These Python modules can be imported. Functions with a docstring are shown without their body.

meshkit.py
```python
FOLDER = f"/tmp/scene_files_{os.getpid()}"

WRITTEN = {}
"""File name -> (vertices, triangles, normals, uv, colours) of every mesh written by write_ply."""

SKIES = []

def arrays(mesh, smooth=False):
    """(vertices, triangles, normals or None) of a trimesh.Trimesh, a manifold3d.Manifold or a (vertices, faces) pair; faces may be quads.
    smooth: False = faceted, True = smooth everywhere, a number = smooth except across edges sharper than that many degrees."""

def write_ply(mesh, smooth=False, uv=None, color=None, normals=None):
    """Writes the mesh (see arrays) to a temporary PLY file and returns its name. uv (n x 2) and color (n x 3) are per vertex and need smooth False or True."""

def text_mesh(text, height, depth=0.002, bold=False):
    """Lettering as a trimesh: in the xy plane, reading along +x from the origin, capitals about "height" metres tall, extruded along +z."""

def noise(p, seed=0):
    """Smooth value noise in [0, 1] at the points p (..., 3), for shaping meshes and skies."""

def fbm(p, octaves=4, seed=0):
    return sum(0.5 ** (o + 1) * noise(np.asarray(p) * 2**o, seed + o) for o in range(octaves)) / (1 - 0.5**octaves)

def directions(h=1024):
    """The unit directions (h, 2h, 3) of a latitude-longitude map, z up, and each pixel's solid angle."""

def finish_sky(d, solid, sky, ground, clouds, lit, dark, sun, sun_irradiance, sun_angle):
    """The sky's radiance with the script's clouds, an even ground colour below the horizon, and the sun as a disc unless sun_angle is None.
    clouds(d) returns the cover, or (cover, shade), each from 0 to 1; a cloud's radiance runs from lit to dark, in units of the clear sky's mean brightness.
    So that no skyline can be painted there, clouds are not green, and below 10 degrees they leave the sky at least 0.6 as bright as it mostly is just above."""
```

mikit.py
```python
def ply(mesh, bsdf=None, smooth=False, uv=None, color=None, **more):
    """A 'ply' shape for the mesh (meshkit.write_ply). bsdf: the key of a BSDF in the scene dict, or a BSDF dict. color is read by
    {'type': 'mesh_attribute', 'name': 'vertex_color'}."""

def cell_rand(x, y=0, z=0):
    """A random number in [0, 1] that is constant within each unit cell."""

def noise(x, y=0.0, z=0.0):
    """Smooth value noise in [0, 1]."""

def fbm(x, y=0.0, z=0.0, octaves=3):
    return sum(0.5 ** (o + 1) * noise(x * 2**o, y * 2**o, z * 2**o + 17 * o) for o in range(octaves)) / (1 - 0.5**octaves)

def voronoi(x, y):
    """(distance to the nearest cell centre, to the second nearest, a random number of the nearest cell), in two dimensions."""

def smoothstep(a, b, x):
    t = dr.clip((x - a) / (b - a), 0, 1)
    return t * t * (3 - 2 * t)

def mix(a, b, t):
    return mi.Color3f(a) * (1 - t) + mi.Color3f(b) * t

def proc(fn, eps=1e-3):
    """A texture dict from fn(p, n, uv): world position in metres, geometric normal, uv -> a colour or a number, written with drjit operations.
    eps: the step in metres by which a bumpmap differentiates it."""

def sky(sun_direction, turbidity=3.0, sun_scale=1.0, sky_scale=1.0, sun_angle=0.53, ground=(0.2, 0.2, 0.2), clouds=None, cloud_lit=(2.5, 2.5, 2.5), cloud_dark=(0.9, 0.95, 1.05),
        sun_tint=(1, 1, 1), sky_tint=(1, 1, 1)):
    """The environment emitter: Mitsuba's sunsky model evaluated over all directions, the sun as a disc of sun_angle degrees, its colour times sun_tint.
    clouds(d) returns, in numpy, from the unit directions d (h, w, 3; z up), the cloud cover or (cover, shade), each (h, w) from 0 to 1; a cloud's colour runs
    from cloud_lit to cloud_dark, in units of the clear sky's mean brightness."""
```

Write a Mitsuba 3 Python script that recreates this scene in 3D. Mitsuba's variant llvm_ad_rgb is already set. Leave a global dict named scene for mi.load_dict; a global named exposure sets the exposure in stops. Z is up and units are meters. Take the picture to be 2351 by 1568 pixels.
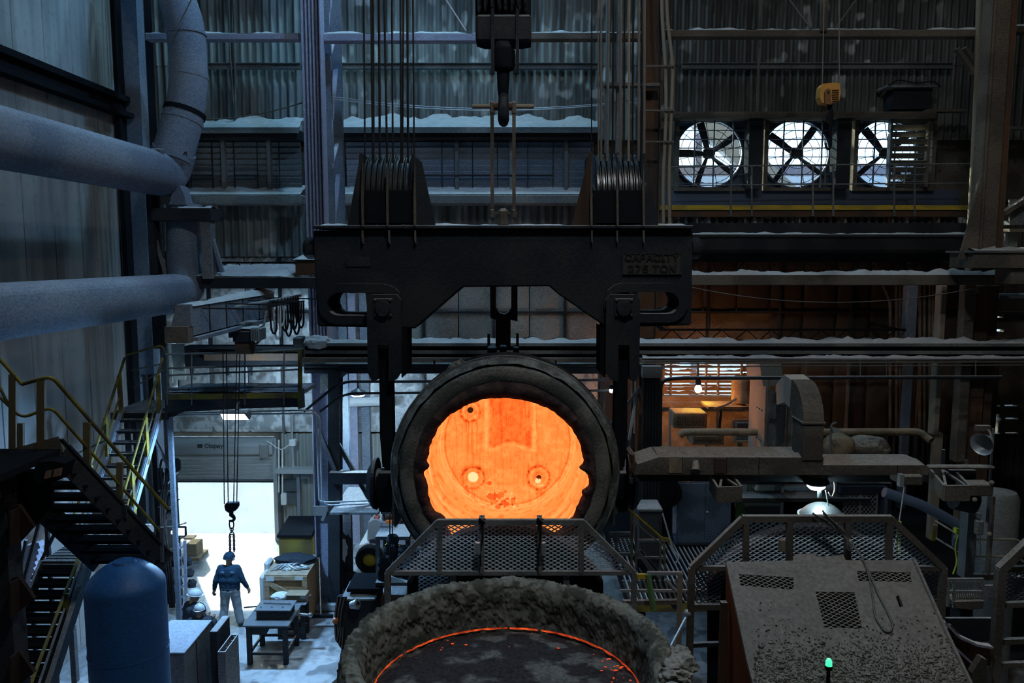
import math, random
import numpy as np, trimesh, manifold3d as m3
import drjit as dr
import mitsuba as mi
import mikit, meshkit
from shapely.geometry import Polygon, Point, box as sbox
from mikit import proc, fbm, noise, smoothstep, mix, cell_rand, voronoi

T = mi.ScalarTransform4f
scene, labels = {}, {}
random.seed(11)
RNG = np.random.default_rng(11)

# ------------------------------------------------------------------ camera
F, PITCH, YAW, EYE = 1830.0, math.radians(6.2), math.radians(-0.3), np.array([0.0, 0.0, 9.2])
FWD = np.array([math.sin(YAW) * math.cos(PITCH), math.cos(YAW) * math.cos(PITCH), -math.sin(PITCH)])
RIGHT = np.array([math.cos(YAW), -math.sin(YAW), 0.0])
UP = np.cross(RIGHT, FWD)
exposure = 0.0
scene['camera'] = {'type': 'perspective', 'fov': 2 * math.degrees(math.atan(1175.5 / F)), 'fov_axis': 'x', 'near_clip': 0.05, 'far_clip': 600,
                   'to_world': T().look_at(origin=EYE.tolist(), target=(EYE + FWD).tolist(), up=[0, 0, 1])}

# ------------------------------------------------------------------ daylight outside
scene['sky'] = {**mikit.sky((-0.47, 0.83, 0.30), turbidity=4, sun_scale=14.0, sky_scale=13.0, ground=(0.5, 0.5, 0.5), sun_tint=(.58, .92, 1.35), sky_tint=(0.62, 0.98, 1.45)), 'sampling_weight': 2.0}

# ------------------------------------------------------------------ overhead shop lamps (built further down as hanging bell lamps): place, aim, radiance
BAY_LAMPS = [((-2.6, 22.6, 24.0), (-2.6, 25.0, 13.0), (108, 215, 275)),
             ((-7.6, 22.8, 24.0), (-8.0, 25.0, 13.0), (28, 84, 130)),
             ((-0.6, 17.4, 20.5), (-9.5, 17.0, 10.5), (80, 172, 290)),
             ((1.6, 5.2, 21.0), (1.4, 9.0, 4.0), (262, 300, 322)),
             ((8.8, 19.5, 24.5), (9.0, 23.0, 12.0), (38, 42, 44)),
             ((6.0, 9.5, 20.0), (6.5, 12.0, 4.0), (125, 110, 95))]

# ------------------------------------------------------------------ geometry helpers
def A(px, py, Y):
    """the point of the plane y = Y seen at this pixel of the photograph"""
    d = FWD + RIGHT * (px - 1175.5) / F - UP * (py - 784.0) / F
    return EYE + d * (Y / d[1])

def M(n, p):
    """n pixels in metres at the point p"""
    return n * float(np.dot(np.asarray(p) - EYE, FWD)) / F

def cat(*ms):
    out = []
    for m in ms:
        out.extend(m if isinstance(m, (list, tuple)) else [m])
    return trimesh.util.concatenate(out)

CUBE_V = np.array([[x, y, z] for x in (-.5, .5) for y in (-.5, .5) for z in (-.5, .5)], float)
CUBE_F = np.array([[0, 1, 3], [0, 3, 2], [4, 6, 7], [4, 7, 5], [0, 4, 5], [0, 5, 1], [2, 3, 7], [2, 7, 6], [0, 2, 6], [0, 6, 4], [1, 5, 7], [1, 7, 3]])

def TM(v, f):
    return trimesh.Trimesh(np.asarray(v, float), np.asarray(f, int), process=False)

def B(x0, x1, y0, y1, z0, z1):
    lo, hi = np.minimum([x0, y0, z0], [x1, y1, z1]), np.maximum([x0, y0, z0], [x1, y1, z1])
    return TM(lo + (CUBE_V + .5) * (hi - lo), CUBE_F)

def RB(x0, x1, y0, y1, z0, z1, c=0.02):
    """box with chamfered edges"""
    lo, hi = np.minimum([x0, y0, z0], [x1, y1, z1]), np.maximum([x0, y0, z0], [x1, y1, z1])
    c = min(c, *((hi - lo) * .45))
    pts = []
    for k in range(3):
        d = np.full(3, c); d[k] = 0
        for s in CUBE_V:
            pts.append(np.where(s < 0, lo + d, hi - d))
    return trimesh.convex.convex_hull(np.array(pts))

def PB(x0, y0, x1, y1, Y, d, c=0):
    """box whose front face, at depth Y, is this rectangle of pixels; d deep"""
    ym, xm = (y0 + y1) / 2, (x0 + x1) / 2
    a = (A(x0, ym, Y)[0], A(x1, ym, Y)[0], Y, Y + d, A(xm, y1, Y)[2], A(xm, y0, Y)[2])
    return RB(*a, c) if c else B(*a)

def prism_xz(poly, Y, d):
    m = trimesh.creation.extrude_polygon(poly, d, engine='earcut')
    v = m.vertices
    return TM(np.stack([v[:, 0], Y + d - v[:, 2], v[:, 1]], 1), m.faces)

def prism_yz(poly, X, d):
    m = trimesh.creation.extrude_polygon(poly, d, engine='earcut')
    v = m.vertices
    return TM(np.stack([X + v[:, 2], v[:, 0], v[:, 1]], 1), m.faces)

def prism_xy(poly, z, d):
    m = trimesh.creation.extrude_polygon(poly, d, engine='earcut')
    return TM(m.vertices + [0, 0, z], m.faces)

def flat(pts, Y):
    return [(A(x, y, Y)[0], A(x, y, Y)[2]) for x, y in pts]

def PP(pts, Y, d, holes=()):
    poly = Polygon(flat(pts, Y), [flat(h, Y) for h in holes]).buffer(0)
    return prism_xz(poly, Y, d)

def frame_of(t, up=(0, 0, 1)):
    t = np.asarray(t, float); t = t / np.linalg.norm(t)
    up = np.asarray(up, float)
    if abs(t @ up) > .98:
        up = np.array([0, 1.0, 0])
    s = np.cross(t, up); s /= np.linalg.norm(s)
    return t, s, np.cross(s, t)

def BAR(p, q, w, h=None, up=(0, 0, 1)):
    """rectangular bar from p to q: w wide sideways, h tall"""
    p, q = np.asarray(p, float), np.asarray(q, float)
    t, s, u = frame_of(q - p, up)
    h = w if h is None else h
    v = (p + q) / 2 + CUBE_V[:, :1] * (q - p) + CUBE_V[:, 1:2] * s * w + CUBE_V[:, 2:] * u * h
    f = CUBE_F if np.linalg.det(np.stack([q - p, s, u])) > 0 else CUBE_F[:, ::-1]
    return TM(v, f)

def PBAR(a, b, Y, w, h=None, Y2=None):
    return BAR(A(*a, Y), A(*b, Y if Y2 is None else Y2), w, h)

def IB(p, q, w, h, t=.03, up=(0, 0, 1)):
    """I-beam from p to q, flanges w wide, h tall"""
    p, q = np.asarray(p, float), np.asarray(q, float)
    _, s, u = frame_of(q - p, up)
    return cat(BAR(p + u * (h - t) / 2, q + u * (h - t) / 2, w, t, up), BAR(p - u * (h - t) / 2, q - u * (h - t) / 2, w, t, up), BAR(p, q, t, h - 2 * t, up))

def TUBE(pts, r, n=8, cap=True):
    p = np.asarray(pts, float)
    r = np.broadcast_to(np.asarray(r, float), (len(p),))
    t = np.gradient(p, axis=0) if len(p) > 2 else np.repeat((p[1:] - p[:-1]), 2, 0)
    if len(p) > 2:
        d = np.diff(p, axis=0); d /= np.linalg.norm(d, axis=1, keepdims=True) + 1e-12
        t = np.vstack([d[:1], d[1:] + d[:-1], d[-1:]])
    t = t / (np.linalg.norm(t, axis=1, keepdims=True) + 1e-12)
    ref = np.array([0, 0, 1.0]) if abs(t[0][2]) < .9 else np.array([1.0, 0, 0])
    a = np.cross(t[0], ref); a /= np.linalg.norm(a)
    rings, ang = [], np.arange(n) * 2 * np.pi / n
    for i in range(len(p)):
        a = a - t[i] * (a @ t[i]); a /= np.linalg.norm(a)
        b = np.cross(t[i], a)
        k = 1.0
        rings.append(p[i] + r[i] * k * (np.cos(ang)[:, None] * a + np.sin(ang)[:, None] * b))
    v = np.vstack(rings)
    f = []
    for i in range(len(p) - 1):
        for j in range(n):
            q = (i * n + j, i * n + (j + 1) % n, (i + 1) * n + (j + 1) % n, (i + 1) * n + j)
            f += [(q[0], q[1], q[2]), (q[0], q[2], q[3])]
    if cap:
        v = np.vstack([v, p[:1], p[-1:]])
        c0, c1, o = len(v) - 2, len(v) - 1, (len(p) - 1) * n
        for j in range(n):
            f += [(c0, (j + 1) % n, j), (c1, o + j, o + (j + 1) % n)]
    return TM(v, f)

def bend(pts, r, k=5):
    """polyline with its corners rounded"""
    p = [np.asarray(x, float) for x in pts]
    out = [p[0]]
    for i in range(1, len(p) - 1):
        a, b = p[i - 1] - p[i], p[i + 1] - p[i]
        la, lb = np.linalg.norm(a), np.linalg.norm(b)
        d = min(r, la * .45, lb * .45)
        s, e = p[i] + a / la * d, p[i] + b / lb * d
        for u in np.linspace(0, 1, k):
            out.append((1 - u) ** 2 * s + 2 * u * (1 - u) * p[i] + u * u * e)
    out.append(p[-1])
    return np.array(out)

def sag(a, b, drop, n=14):
    u = np.linspace(0, 1, n)[:, None]
    p = np.asarray(a) * (1 - u) + np.asarray(b) * u
    p[:, 2] -= (4 * u * (1 - u))[:, 0] * drop
    return p

def LATHE(prof, o, axis, n=48, jag=None):
    """profile [(r, t)] turned about the axis from o; jag(phi, i) -> added radius"""
    t, s, u = frame_of(axis, (0, 0, 1) if abs(np.asarray(axis, float)[2]) < .9 * np.linalg.norm(axis) else (0, 1, 0))
    pr = np.asarray(prof, float)
    ph = np.arange(n) * 2 * np.pi / n
    v = []
    for i, (r, h) in enumerate(pr):
        rr = r + (jag(ph, i) if jag else 0)
        v.append(np.asarray(o) + t * h + (rr * np.cos(ph))[:, None] * s + (rr * np.sin(ph))[:, None] * u)
    v, f = np.vstack(v), []
    for i in range(len(pr) - 1):
        j = np.arange(n); k = (j + 1) % n
        f.append(np.stack([i * n + j, i * n + k, (i + 1) * n + k], 1)); f.append(np.stack([i * n + j, (i + 1) * n + k, (i + 1) * n + j], 1))
    return TM(v, np.vstack(f))

def CYL(p, q, r, n=20):
    return TUBE([p, q], r, n)

def SPH(c, r, n=2, sc=(1, 1, 1)):
    m = trimesh.creation.icosphere(subdivisions=n, radius=1.0)
    return TM(m.vertices * np.asarray(sc) * r + np.asarray(c), m.faces)

def GRID(fn, nu, nv):
    """surface fn(u, v) -> (…,3) over the unit square"""
    u, v = np.meshgrid(np.linspace(0, 1, nu), np.linspace(0, 1, nv), indexing='ij')
    p = fn(u, v).reshape(-1, 3)
    i, j = np.meshgrid(np.arange(nu - 1), np.arange(nv - 1), indexing='ij')
    a = (i * nv + j).ravel()
    f = np.vstack([np.stack([a, a + nv, a + nv + 1], 1), np.stack([a, a + nv + 1, a + 1], 1)])
    return TM(p, f)

def LUMP(c, r, seed=0, n=2, sc=(1, 1, 1), amp=.35, fr=2.2):
    m = trimesh.creation.icosphere(subdivisions=n, radius=1.0)
    v = m.vertices * (1 + amp * (meshkit.fbm(m.vertices * fr + 50 + seed * 3.7, 3, seed)[:, None] - .5) * 2)
    return TM(v * np.asarray(sc) * r + np.asarray(c), m.faces)

def chips(n, place, r0, r1, seed):
    """n small angular stones; place(rng) -> point"""
    rng = np.random.default_rng(seed)
    ico = trimesh.creation.icosahedron()
    out = []
    for _ in range(n):
        v = ico.vertices * rng.uniform(.6, 1.3, (12, 1)) * rng.uniform(.6, 1.2, 3) * rng.uniform(r0, r1)
        out.append(TM(v + place(rng), ico.faces))
    return cat(out)

# ------------------------------------------------------------------ names and labels
def numbered(k):
    used = lambda x: x in scene or x in labels or any(q.startswith(x + '__') for q in scene)
    if not used(k):
        return k
    i = 1
    while used(f'{k}_{i:03d}'):
        i += 1
    return f'{k}_{i:03d}'

COUNT = {}
ORD = ('leftmost', 'second', 'third', 'fourth', 'fifth', 'sixth', 'seventh', 'eighth', 'ninth', 'tenth', 'eleventh', 'twelfth')
def fresh(k):
    if k not in COUNT:
        COUNT[k] = 0
        return k
    COUNT[k] += 1
    return f'{k}_{COUNT[k]:03d}'

def thing(name, label, cat_, group=None):
    k = fresh(name)
    labels[k] = {'label': label, 'category': cat_}
    if group:
        labels[k]['group'] = group
    return k

def struct(name, mesh=None, mat=None, label=None, smooth=False):
    labels[name] = {'kind': 'structure'}
    if label:
        labels[name]['label'] = label
    COUNT[name] = 0
    if mesh is not None:
        scene[name] = mikit.ply(mesh, 'mat_' + mat, smooth=smooth)
    return name

def part(parent, name, mesh, mat, label=None, smooth=False, kind=None, emit=None, sw=1.0, **kw):
    k = fresh(parent + '__' + name)
    more = dict(kw)
    if emit is not None:
        more['emitter'] = {'type': 'area', 'radiance': emit if isinstance(emit, dict) else {'type': 'rgb', 'value': list(map(float, emit))}, 'sampling_weight': float(sw)}
    scene[k] = mikit.ply(mesh, 'mat_' + mat, smooth=smooth, **more)
    if label or kind:
        labels[k] = {}
        if label: labels[k]['label'] = label
        if kind: labels[k]['kind'] = kind
    return k

def one(name, label, cat_, mesh, mat, group=None, smooth=False, kind=None):
    k = thing(name, label, cat_, group)
    scene[k] = mikit.ply(mesh, 'mat_' + mat, smooth=smooth)
    if kind:
        labels[k]['kind'] = kind
    return k

# ------------------------------------------------------------------ materials
def mat(key, d, two=True):
    scene['mat_' + key] = {'type': 'twosided', 'b': d} if two else d
    return key

def rgb(*c):
    return {'type': 'rgb', 'value': list(c)}

def plain(key, c, rough=.6, metal=0.0, spec=.4):
    if metal == 0 and rough >= .55:
        return mat(key, {'type': 'diffuse', 'reflectance': rgb(*c)})
    return mat(key, {'type': 'principled', 'base_color': rgb(*c), 'roughness': rough, 'metallic': metal, 'specular': spec})

def dusty(key, base, alt, dust, scale=1.2, amt=.9, rough=.65, metal=0.0, stretch=1.0, lo=.35, hi=.7, octaves=1):
    """metal or paint, patchy from base to alt, with grey dust lying on whatever faces up"""
    def fn(p, n, uv):
        m = fbm(p.x * scale, p.y * scale, p.z * scale * stretch, octaves=octaves)
        f = noise(p.x * 31, p.y * 31, p.z * 31)
        g = m * .6 + f * .4
        m = smoothstep(lo, hi, m * .82 + f * .18)
        c = mix(base, alt, m) * (.82 + .36 * f)
        d = smoothstep(.45, .85, n.z) * amt * (.65 + .5 * g)
        return mix(c, mi.Color3f(dust) * (.8 + .4 * f), dr.clip(d, 0, 1))
    if metal == 0 and rough >= .6:
        return mat(key, {'type': 'diffuse', 'reflectance': proc(fn)})
    return mat(key, {'type': 'principled', 'base_color': proc(fn), 'roughness': rough, 'metallic': metal, 'specular': .35})

DUST = (.40, .41, .42)
dusty('dark_steel', (.030, .034, .040), (.045, .047, .050), DUST, 1.5, .75)
dusty('beam_paint', (.027, .031, .038), (.042, .043, .044), (.34, .34, .34), 1.2, .9, octaves=2)
dusty('grey_steel', (.13, .14, .145), (.21, .21, .205), DUST, 1.6, .9, stretch=.3)
dusty('pale_steel', (.30, .31, .40), (.40, .40, .50), (.62, .62, .62), 1.8, .95, stretch=.2)
dusty('rust_steel', (.13, .072, .045), (.085, .060, .048), (.36, .32, .28), 2.2, .85, stretch=.35)
dusty('brown_steel', (.11, .095, .080), (.17, .145, .12), (.36, .33, .30), 2.0, .95)
dusty('duct_metal', (.16, .19, .24), (.22, .245, .285), (.33, .36, .42), .9, .9, rough=.7, octaves=2)
dusty('yellow_paint', (.24, .185, .04), (.11, .09, .05), (.40, .36, .24), 5.0, .5)
dusty('blue_paint', (.022, .095, .25), (.03, .085, .20), (.15, .145, .14), 1.2, 1.2, rough=.5)
dusty('crust', (.085, .088, .078), (.20, .20, .185), (.27, .265, .25), 4.5, .55, rough=.95, octaves=2)
dusty('hood_plate', (.16, .146, .132), (.21, .192, .174), (.275, .25, .228), 2.5, .55, rough=.95, octaves=2)
dusty('skull', (.045, .030, .034), (.085, .055, .050), (.13, .12, .11), 7, .5, rough=.9)
dusty('timber', (.42, .31, .19), (.30, .21, .125), (.38, .36, .33), 6.0, .4, stretch=4)

def panel_fn(p, n, uv):
    st = fbm(p.y * 6.0, p.z * .35, 3.0, octaves=2)                                   # rain-like streaks running down
    st2 = smoothstep(.50, .75, fbm(p.y * 14.0, p.z * .25, 7.0, octaves=2)) * smoothstep(18.6, 20.2, p.y)
    blot = fbm(p.y * .8, p.z * .8, 1.0, octaves=2)
    c = mix((.24, .27, .275), (.37, .40, .40), smoothstep(.3, .7, blot * .5 + st * .5))
    c = mix(c, mi.Color3f(c) * mi.Color3f(.80, .70, .66), smoothstep(13.2, 12.9, p.z))   # the lower storey is a browner sheet
    c = mix(c, (.13, .13, .135), dr.clip(st2 * .75, 0, 1))
    sp = smoothstep(.80, .86, noise(p.y * 11, p.z * 11, 5))
    return mix(c, (.12, .11, .10), sp * .16)
mat('wall_panel', {'type': 'principled', 'base_color': proc(panel_fn), 'roughness': .55, 'specular': .3})

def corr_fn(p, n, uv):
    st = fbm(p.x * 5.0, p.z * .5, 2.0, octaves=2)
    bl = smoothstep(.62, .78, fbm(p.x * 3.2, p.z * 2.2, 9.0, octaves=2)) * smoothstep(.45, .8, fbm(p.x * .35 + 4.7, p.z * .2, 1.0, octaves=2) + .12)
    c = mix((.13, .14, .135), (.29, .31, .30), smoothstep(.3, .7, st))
    c = mix(c, mi.Color3f(c) * .25 + mi.Color3f(.035, .032, .030), smoothstep(2.5, 5.0, p.x))          # next bay: brownish sheets, darkened in colour for the dim light there
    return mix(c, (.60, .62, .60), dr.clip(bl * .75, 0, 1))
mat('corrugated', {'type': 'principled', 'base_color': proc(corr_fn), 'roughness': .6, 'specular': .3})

def foil_fn(p, n, uv):
    a = fbm(p.x * 1.6, p.z * 1.1, 4.0, octaves=2)
    w = fbm(p.x * 9.0, p.z * 7.0, 2.0, octaves=2)
    c = mix((.38, .40, .40), (.74, .75, .74), smoothstep(.38, .64, a * .45 + w * .55))
    return mix(c, (.20, .18, .15), smoothstep(.6, .8, fbm(p.x * 2.0, p.z * 3.0, 8.0, octaves=2)) * .7)
mat('foil', {'type': 'principled', 'base_color': proc(foil_fn), 'roughness': .42, 'metallic': .3, 'specular': .5})

def floor_fn(p, n, uv):
    a = fbm(p.x * .9, p.y * .9, 2.0, octaves=3)
    b = fbm(p.x * 7, p.y * 7, 4.0, octaves=2)
    c = mix((.20, .21, .22), (.40, .41, .42), smoothstep(.35, .68, a * .65 + b * .35))
    return mix(c, (.07, .075, .08), smoothstep(.62, .72, fbm(p.x * 2.3, p.y * 2.3, 6.0, octaves=2)) * .6)
mat('concrete', {'type': 'principled', 'base_color': proc(floor_fn), 'roughness': .5, 'specular': .4})

def slag_fn(p, n, uv):
    a = fbm(p.x * 4.1, p.y * 5.1, 1.0, octaves=3)
    f = noise(p.x * 40, p.y * 40, p.z * 40)
    c = mix((.022, .018, .022), (.055, .050, .052), f)
    return mix(c, (.20, .195, .185), smoothstep(.52, .74, a) * (.35 + .65 * f))
mat('slag', {'type': 'principled', 'base_color': proc(slag_fn), 'roughness': .9, 'specular': .2})

plain('black_steel', (.014, .015, .018), .55)
plain('rope_wire', (.020, .019, .018), .5, .3)
plain('grey_wire', (.17, .16, .15), .6)
plain('tan_conduit', (.30, .25, .19), .6)
plain('bare_steel', (.40, .40, .40), .28, .9)
plain('galvanised', (.48, .50, .51), .42, .6)
plain('white_paint', (.66, .67, .66), .5)
plain('dark_rubber', (.02, .02, .022), .8)
plain('orange_paint', (.55, .16, .04), .5)
plain('hoist_yellow', (.52, .25, .055), .5)
plain('orange_plate', (.20, .066, .030), .8)
plain('green_paint', (.16, .30, .12), .6)
plain('lime_paint', (.55, .62, .05), .6)
plain('shirt_blue', (.024, .052, .085), .85)
plain('reflective_patch', (.13, .19, .25), .6)
plain('trouser_grey', (.26, .29, .31), .9)
plain('dark_cloth', (.040, .048, .060), .9)
plain('skin_tone', (.36, .22, .16), .6)
plain('hat_pale', (.45, .48, .50), .4)
plain('hat_blue', (.02, .045, .07), .6)
plain('cardboard', (.30, .235, .165), .8)
plain('card_white', (.60, .62, .62), .7)
plain('lens_off', (.8, .8, .8), .3)
plain('osb_board', (.36, .23, .12), .9)
# ================================================================== the building
YW = 25.0
struct('floor', B(-21, 17, -9, 25.6, -.3, 0), 'concrete', 'worn grey concrete shop floor')
struct('ground', B(-90, 90, 25.6, 190, -.35, -.05), plain('yard_concrete', (.62, .61, .60), .9), 'pale sunlit concrete yard outside the door')
struct('ceiling', B(-21, 17, -9, 25.8, 30, 30.3), 'dark_steel', 'dark roof of the shop')
struct('wall_right', B(16.6, 16.9, -9, 25.6, 0, 30), 'brown_steel', 'brown side wall of the shop')
struct('wall_front', B(-21, 17, -9.3, -9, 0, 30), 'brown_steel', 'shop wall opposite the fans')
struct('wall_recess', B(-16.3, -16, 21, 25.6, 0, 30), 'brown_steel', 'wall of the recess beside the roller door')

def rect_at(x0, y0, x1, y1, Y=YW):
    a, b = A(x0, (y0 + y1) / 2, Y)[0], A(x1, (y0 + y1) / 2, Y)[0]
    return sbox(min(a, b), A((x0 + x1) / 2, y1, Y)[2], max(a, b), A((x0 + x1) / 2, y0, Y)[2])

DOOR = sbox(A(391, 1180, YW)[0], 0, A(627, 1180, YW)[0], 3.35)
FANS = [rect_at(1552, 274, 1710, 432), rect_at(1754, 274, 1915, 432), rect_at(1960, 274, 2130, 432)]
LOUVER = rect_at(1530, 820, 1732, 915)
SLITS = [rect_at(*r) for r in ((2290, 668, 2322, 672), (2316, 655, 2323, 668), (2286, 758, 2320, 764), (2222, 730, 2232, 733), (2222, 758, 2232, 766), (2288, 728, 2318, 732),
                               (2277, 934, 2310, 938), (2276, 964, 2312, 970), (2276, 998, 2310, 1002), (2212, 997, 2224, 1003), (2212, 1030, 2224, 1035), (2300, 955, 2308, 998),
                               (2320, 934, 2351, 938), (2322, 964, 2352, 968), (2322, 998, 2352, 1001), (2330, 826, 2360, 830), (2293, 1028, 2310, 1034), (2168, 388, 2173, 392), (2134, 180, 2139, 185), (524, 281, 534, 286), (2158, 219, 2161, 222))]
shell = sbox(-21, 0, 17, 30)
for h in [DOOR, LOUVER] + FANS + SLITS:
    shell = shell.difference(h)
struct('wall_back', prism_xz(shell, YW + .32, .25), 'brown_steel', 'end wall of the shop with corrugated sheets, foil panels, fans and roller door')

def corr(x0, x1, z0, z1, Y, pitch=.235, amp=.06):
    n = max(4, int((x1 - x0) / pitch * 8))
    def fn(u, v):
        x = x0 + u * (x1 - x0)
        return np.stack([x, Y + amp * np.cos(2 * np.pi * x / pitch), z0 + v * (z1 - z0)], -1)
    g = GRID(fn, n + 1, 2)
    v = g.vertices; nv = len(v)
    back = TM(v + [0, .012, 0], g.faces[:, ::-1])
    return cat(g, back)

def clear_of(r, holes):
    return all(r.intersection(h).area < .02 for h in holes)

xs = np.arange(-11.6, 16.4, .94)
for z0, z1 in ((14.92, 17.9), (12.7, 14.97)):
    for x in xs:
        if clear_of(sbox(x, z0, x + .96, z1), FANS + SLITS[-3:]):
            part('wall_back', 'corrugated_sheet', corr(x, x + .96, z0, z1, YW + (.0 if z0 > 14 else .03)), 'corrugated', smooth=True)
        else:
            r = sbox(x, z0, x + .96, z1)
            top = [h.bounds[3] for h in FANS if h.intersects(r)]
            if top and z1 - max(top) > .15:
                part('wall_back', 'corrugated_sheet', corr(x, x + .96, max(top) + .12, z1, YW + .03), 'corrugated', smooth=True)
for x in xs:
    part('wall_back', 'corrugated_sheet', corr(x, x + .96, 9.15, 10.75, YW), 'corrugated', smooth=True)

# padded insulation panels below, silvery in the door bay, sooty brown in the next
dusty('soot_panel', (.075, .064, .055), (.042, .038, .034), (.25, .23, .21), .9, .6)
dusty('dirty_panel', (.20, .21, .19), (.33, .34, .31), (.3, .3, .3), 1.1, .5, stretch=.6)
def quilt(x0, x1, z0, z1, Y, seed, amp=.07):
    def fn(u, v):
        x, z = x0 + u * (x1 - x0), z0 + v * (z1 - z0)
        w = (np.sin(np.pi * u) * np.sin(np.pi * v)) ** .35
        q = np.stack([x * 2.2, z * 1.7, np.full_like(x, seed)], -1)
        return np.stack([x, Y - amp * w * (.3 + 1.4 * meshkit.fbm(q, 3, 3)) - .03 * w * meshkit.fbm(q * 3.1, 2, 5), z], -1)
    return GRID(fn, 16, 22)
holes = [DOOR, LOUVER] + SLITS[:-3]
rows = ((7.42, 9.15), (5.85, 7.40), (3.55, 5.83))
for ri, (z0, z1) in enumerate(rows):
    x = -11.9
    k = 0
    while x < 16.3:
        w = 1.12 if x < 3 else 1.05
        r = sbox(x, z0, x + w, z1)
        if clear_of(r, holes):
            m = 'soot_panel' if x > 2.6 else ('dirty_panel' if ri < 2 and x > -4.6 else 'foil')
            part('wall_back', 'insulation_panel', quilt(x + .015, x + w - .015, z0, z1, YW + .1, k + ri * 7), m, smooth=True)
        x += w; k += 1
    for xx in np.arange(-11.9, 16.0, 2.24):
        if clear_of(sbox(xx - .04, z0, xx + .04, z1), holes):
            part('wall_back', 'batten', B(xx - .035, xx + .035, YW - .06, YW + .1, z0, z1), 'dark_steel' if ri < 2 else 'grey_steel')
for z, m in ((7.41, 'dark_steel'), (5.84, 'dark_steel')):
    part('wall_back', 'rail', B(-11.9, 3.6 if z < 7 else 16.3, YW - .05, YW + .1, z - .035, z + .035), m)
part('wall_back', 'header_panel', quilt(-11.9, -7.2, 3.62, 4.45, YW + .02, 31, .10), 'foil', smooth=True)
mat('dirty_sheet', {'type': 'principled', 'base_color': rgb(.30, .31, .29), 'roughness': .6})
for x in list(np.arange(-7.55, 2.6, .96)) + list(np.arange(3.0, 16, .96)):
    hi = 3.5
    if clear_of(sbox(x, 0, x + .98, hi), holes):
        part('wall_back', 'lower_sheet', corr(x, x + .98, 0, hi, YW + .08), 'dirty_sheet' if x < 2.6 else 'dark_steel', smooth=True)
part('wall_back', 'lower_sheet', corr(-12.4, -11.1, 0, 3.6, YW + .08), 'dirty_sheet', smooth=True)

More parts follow.
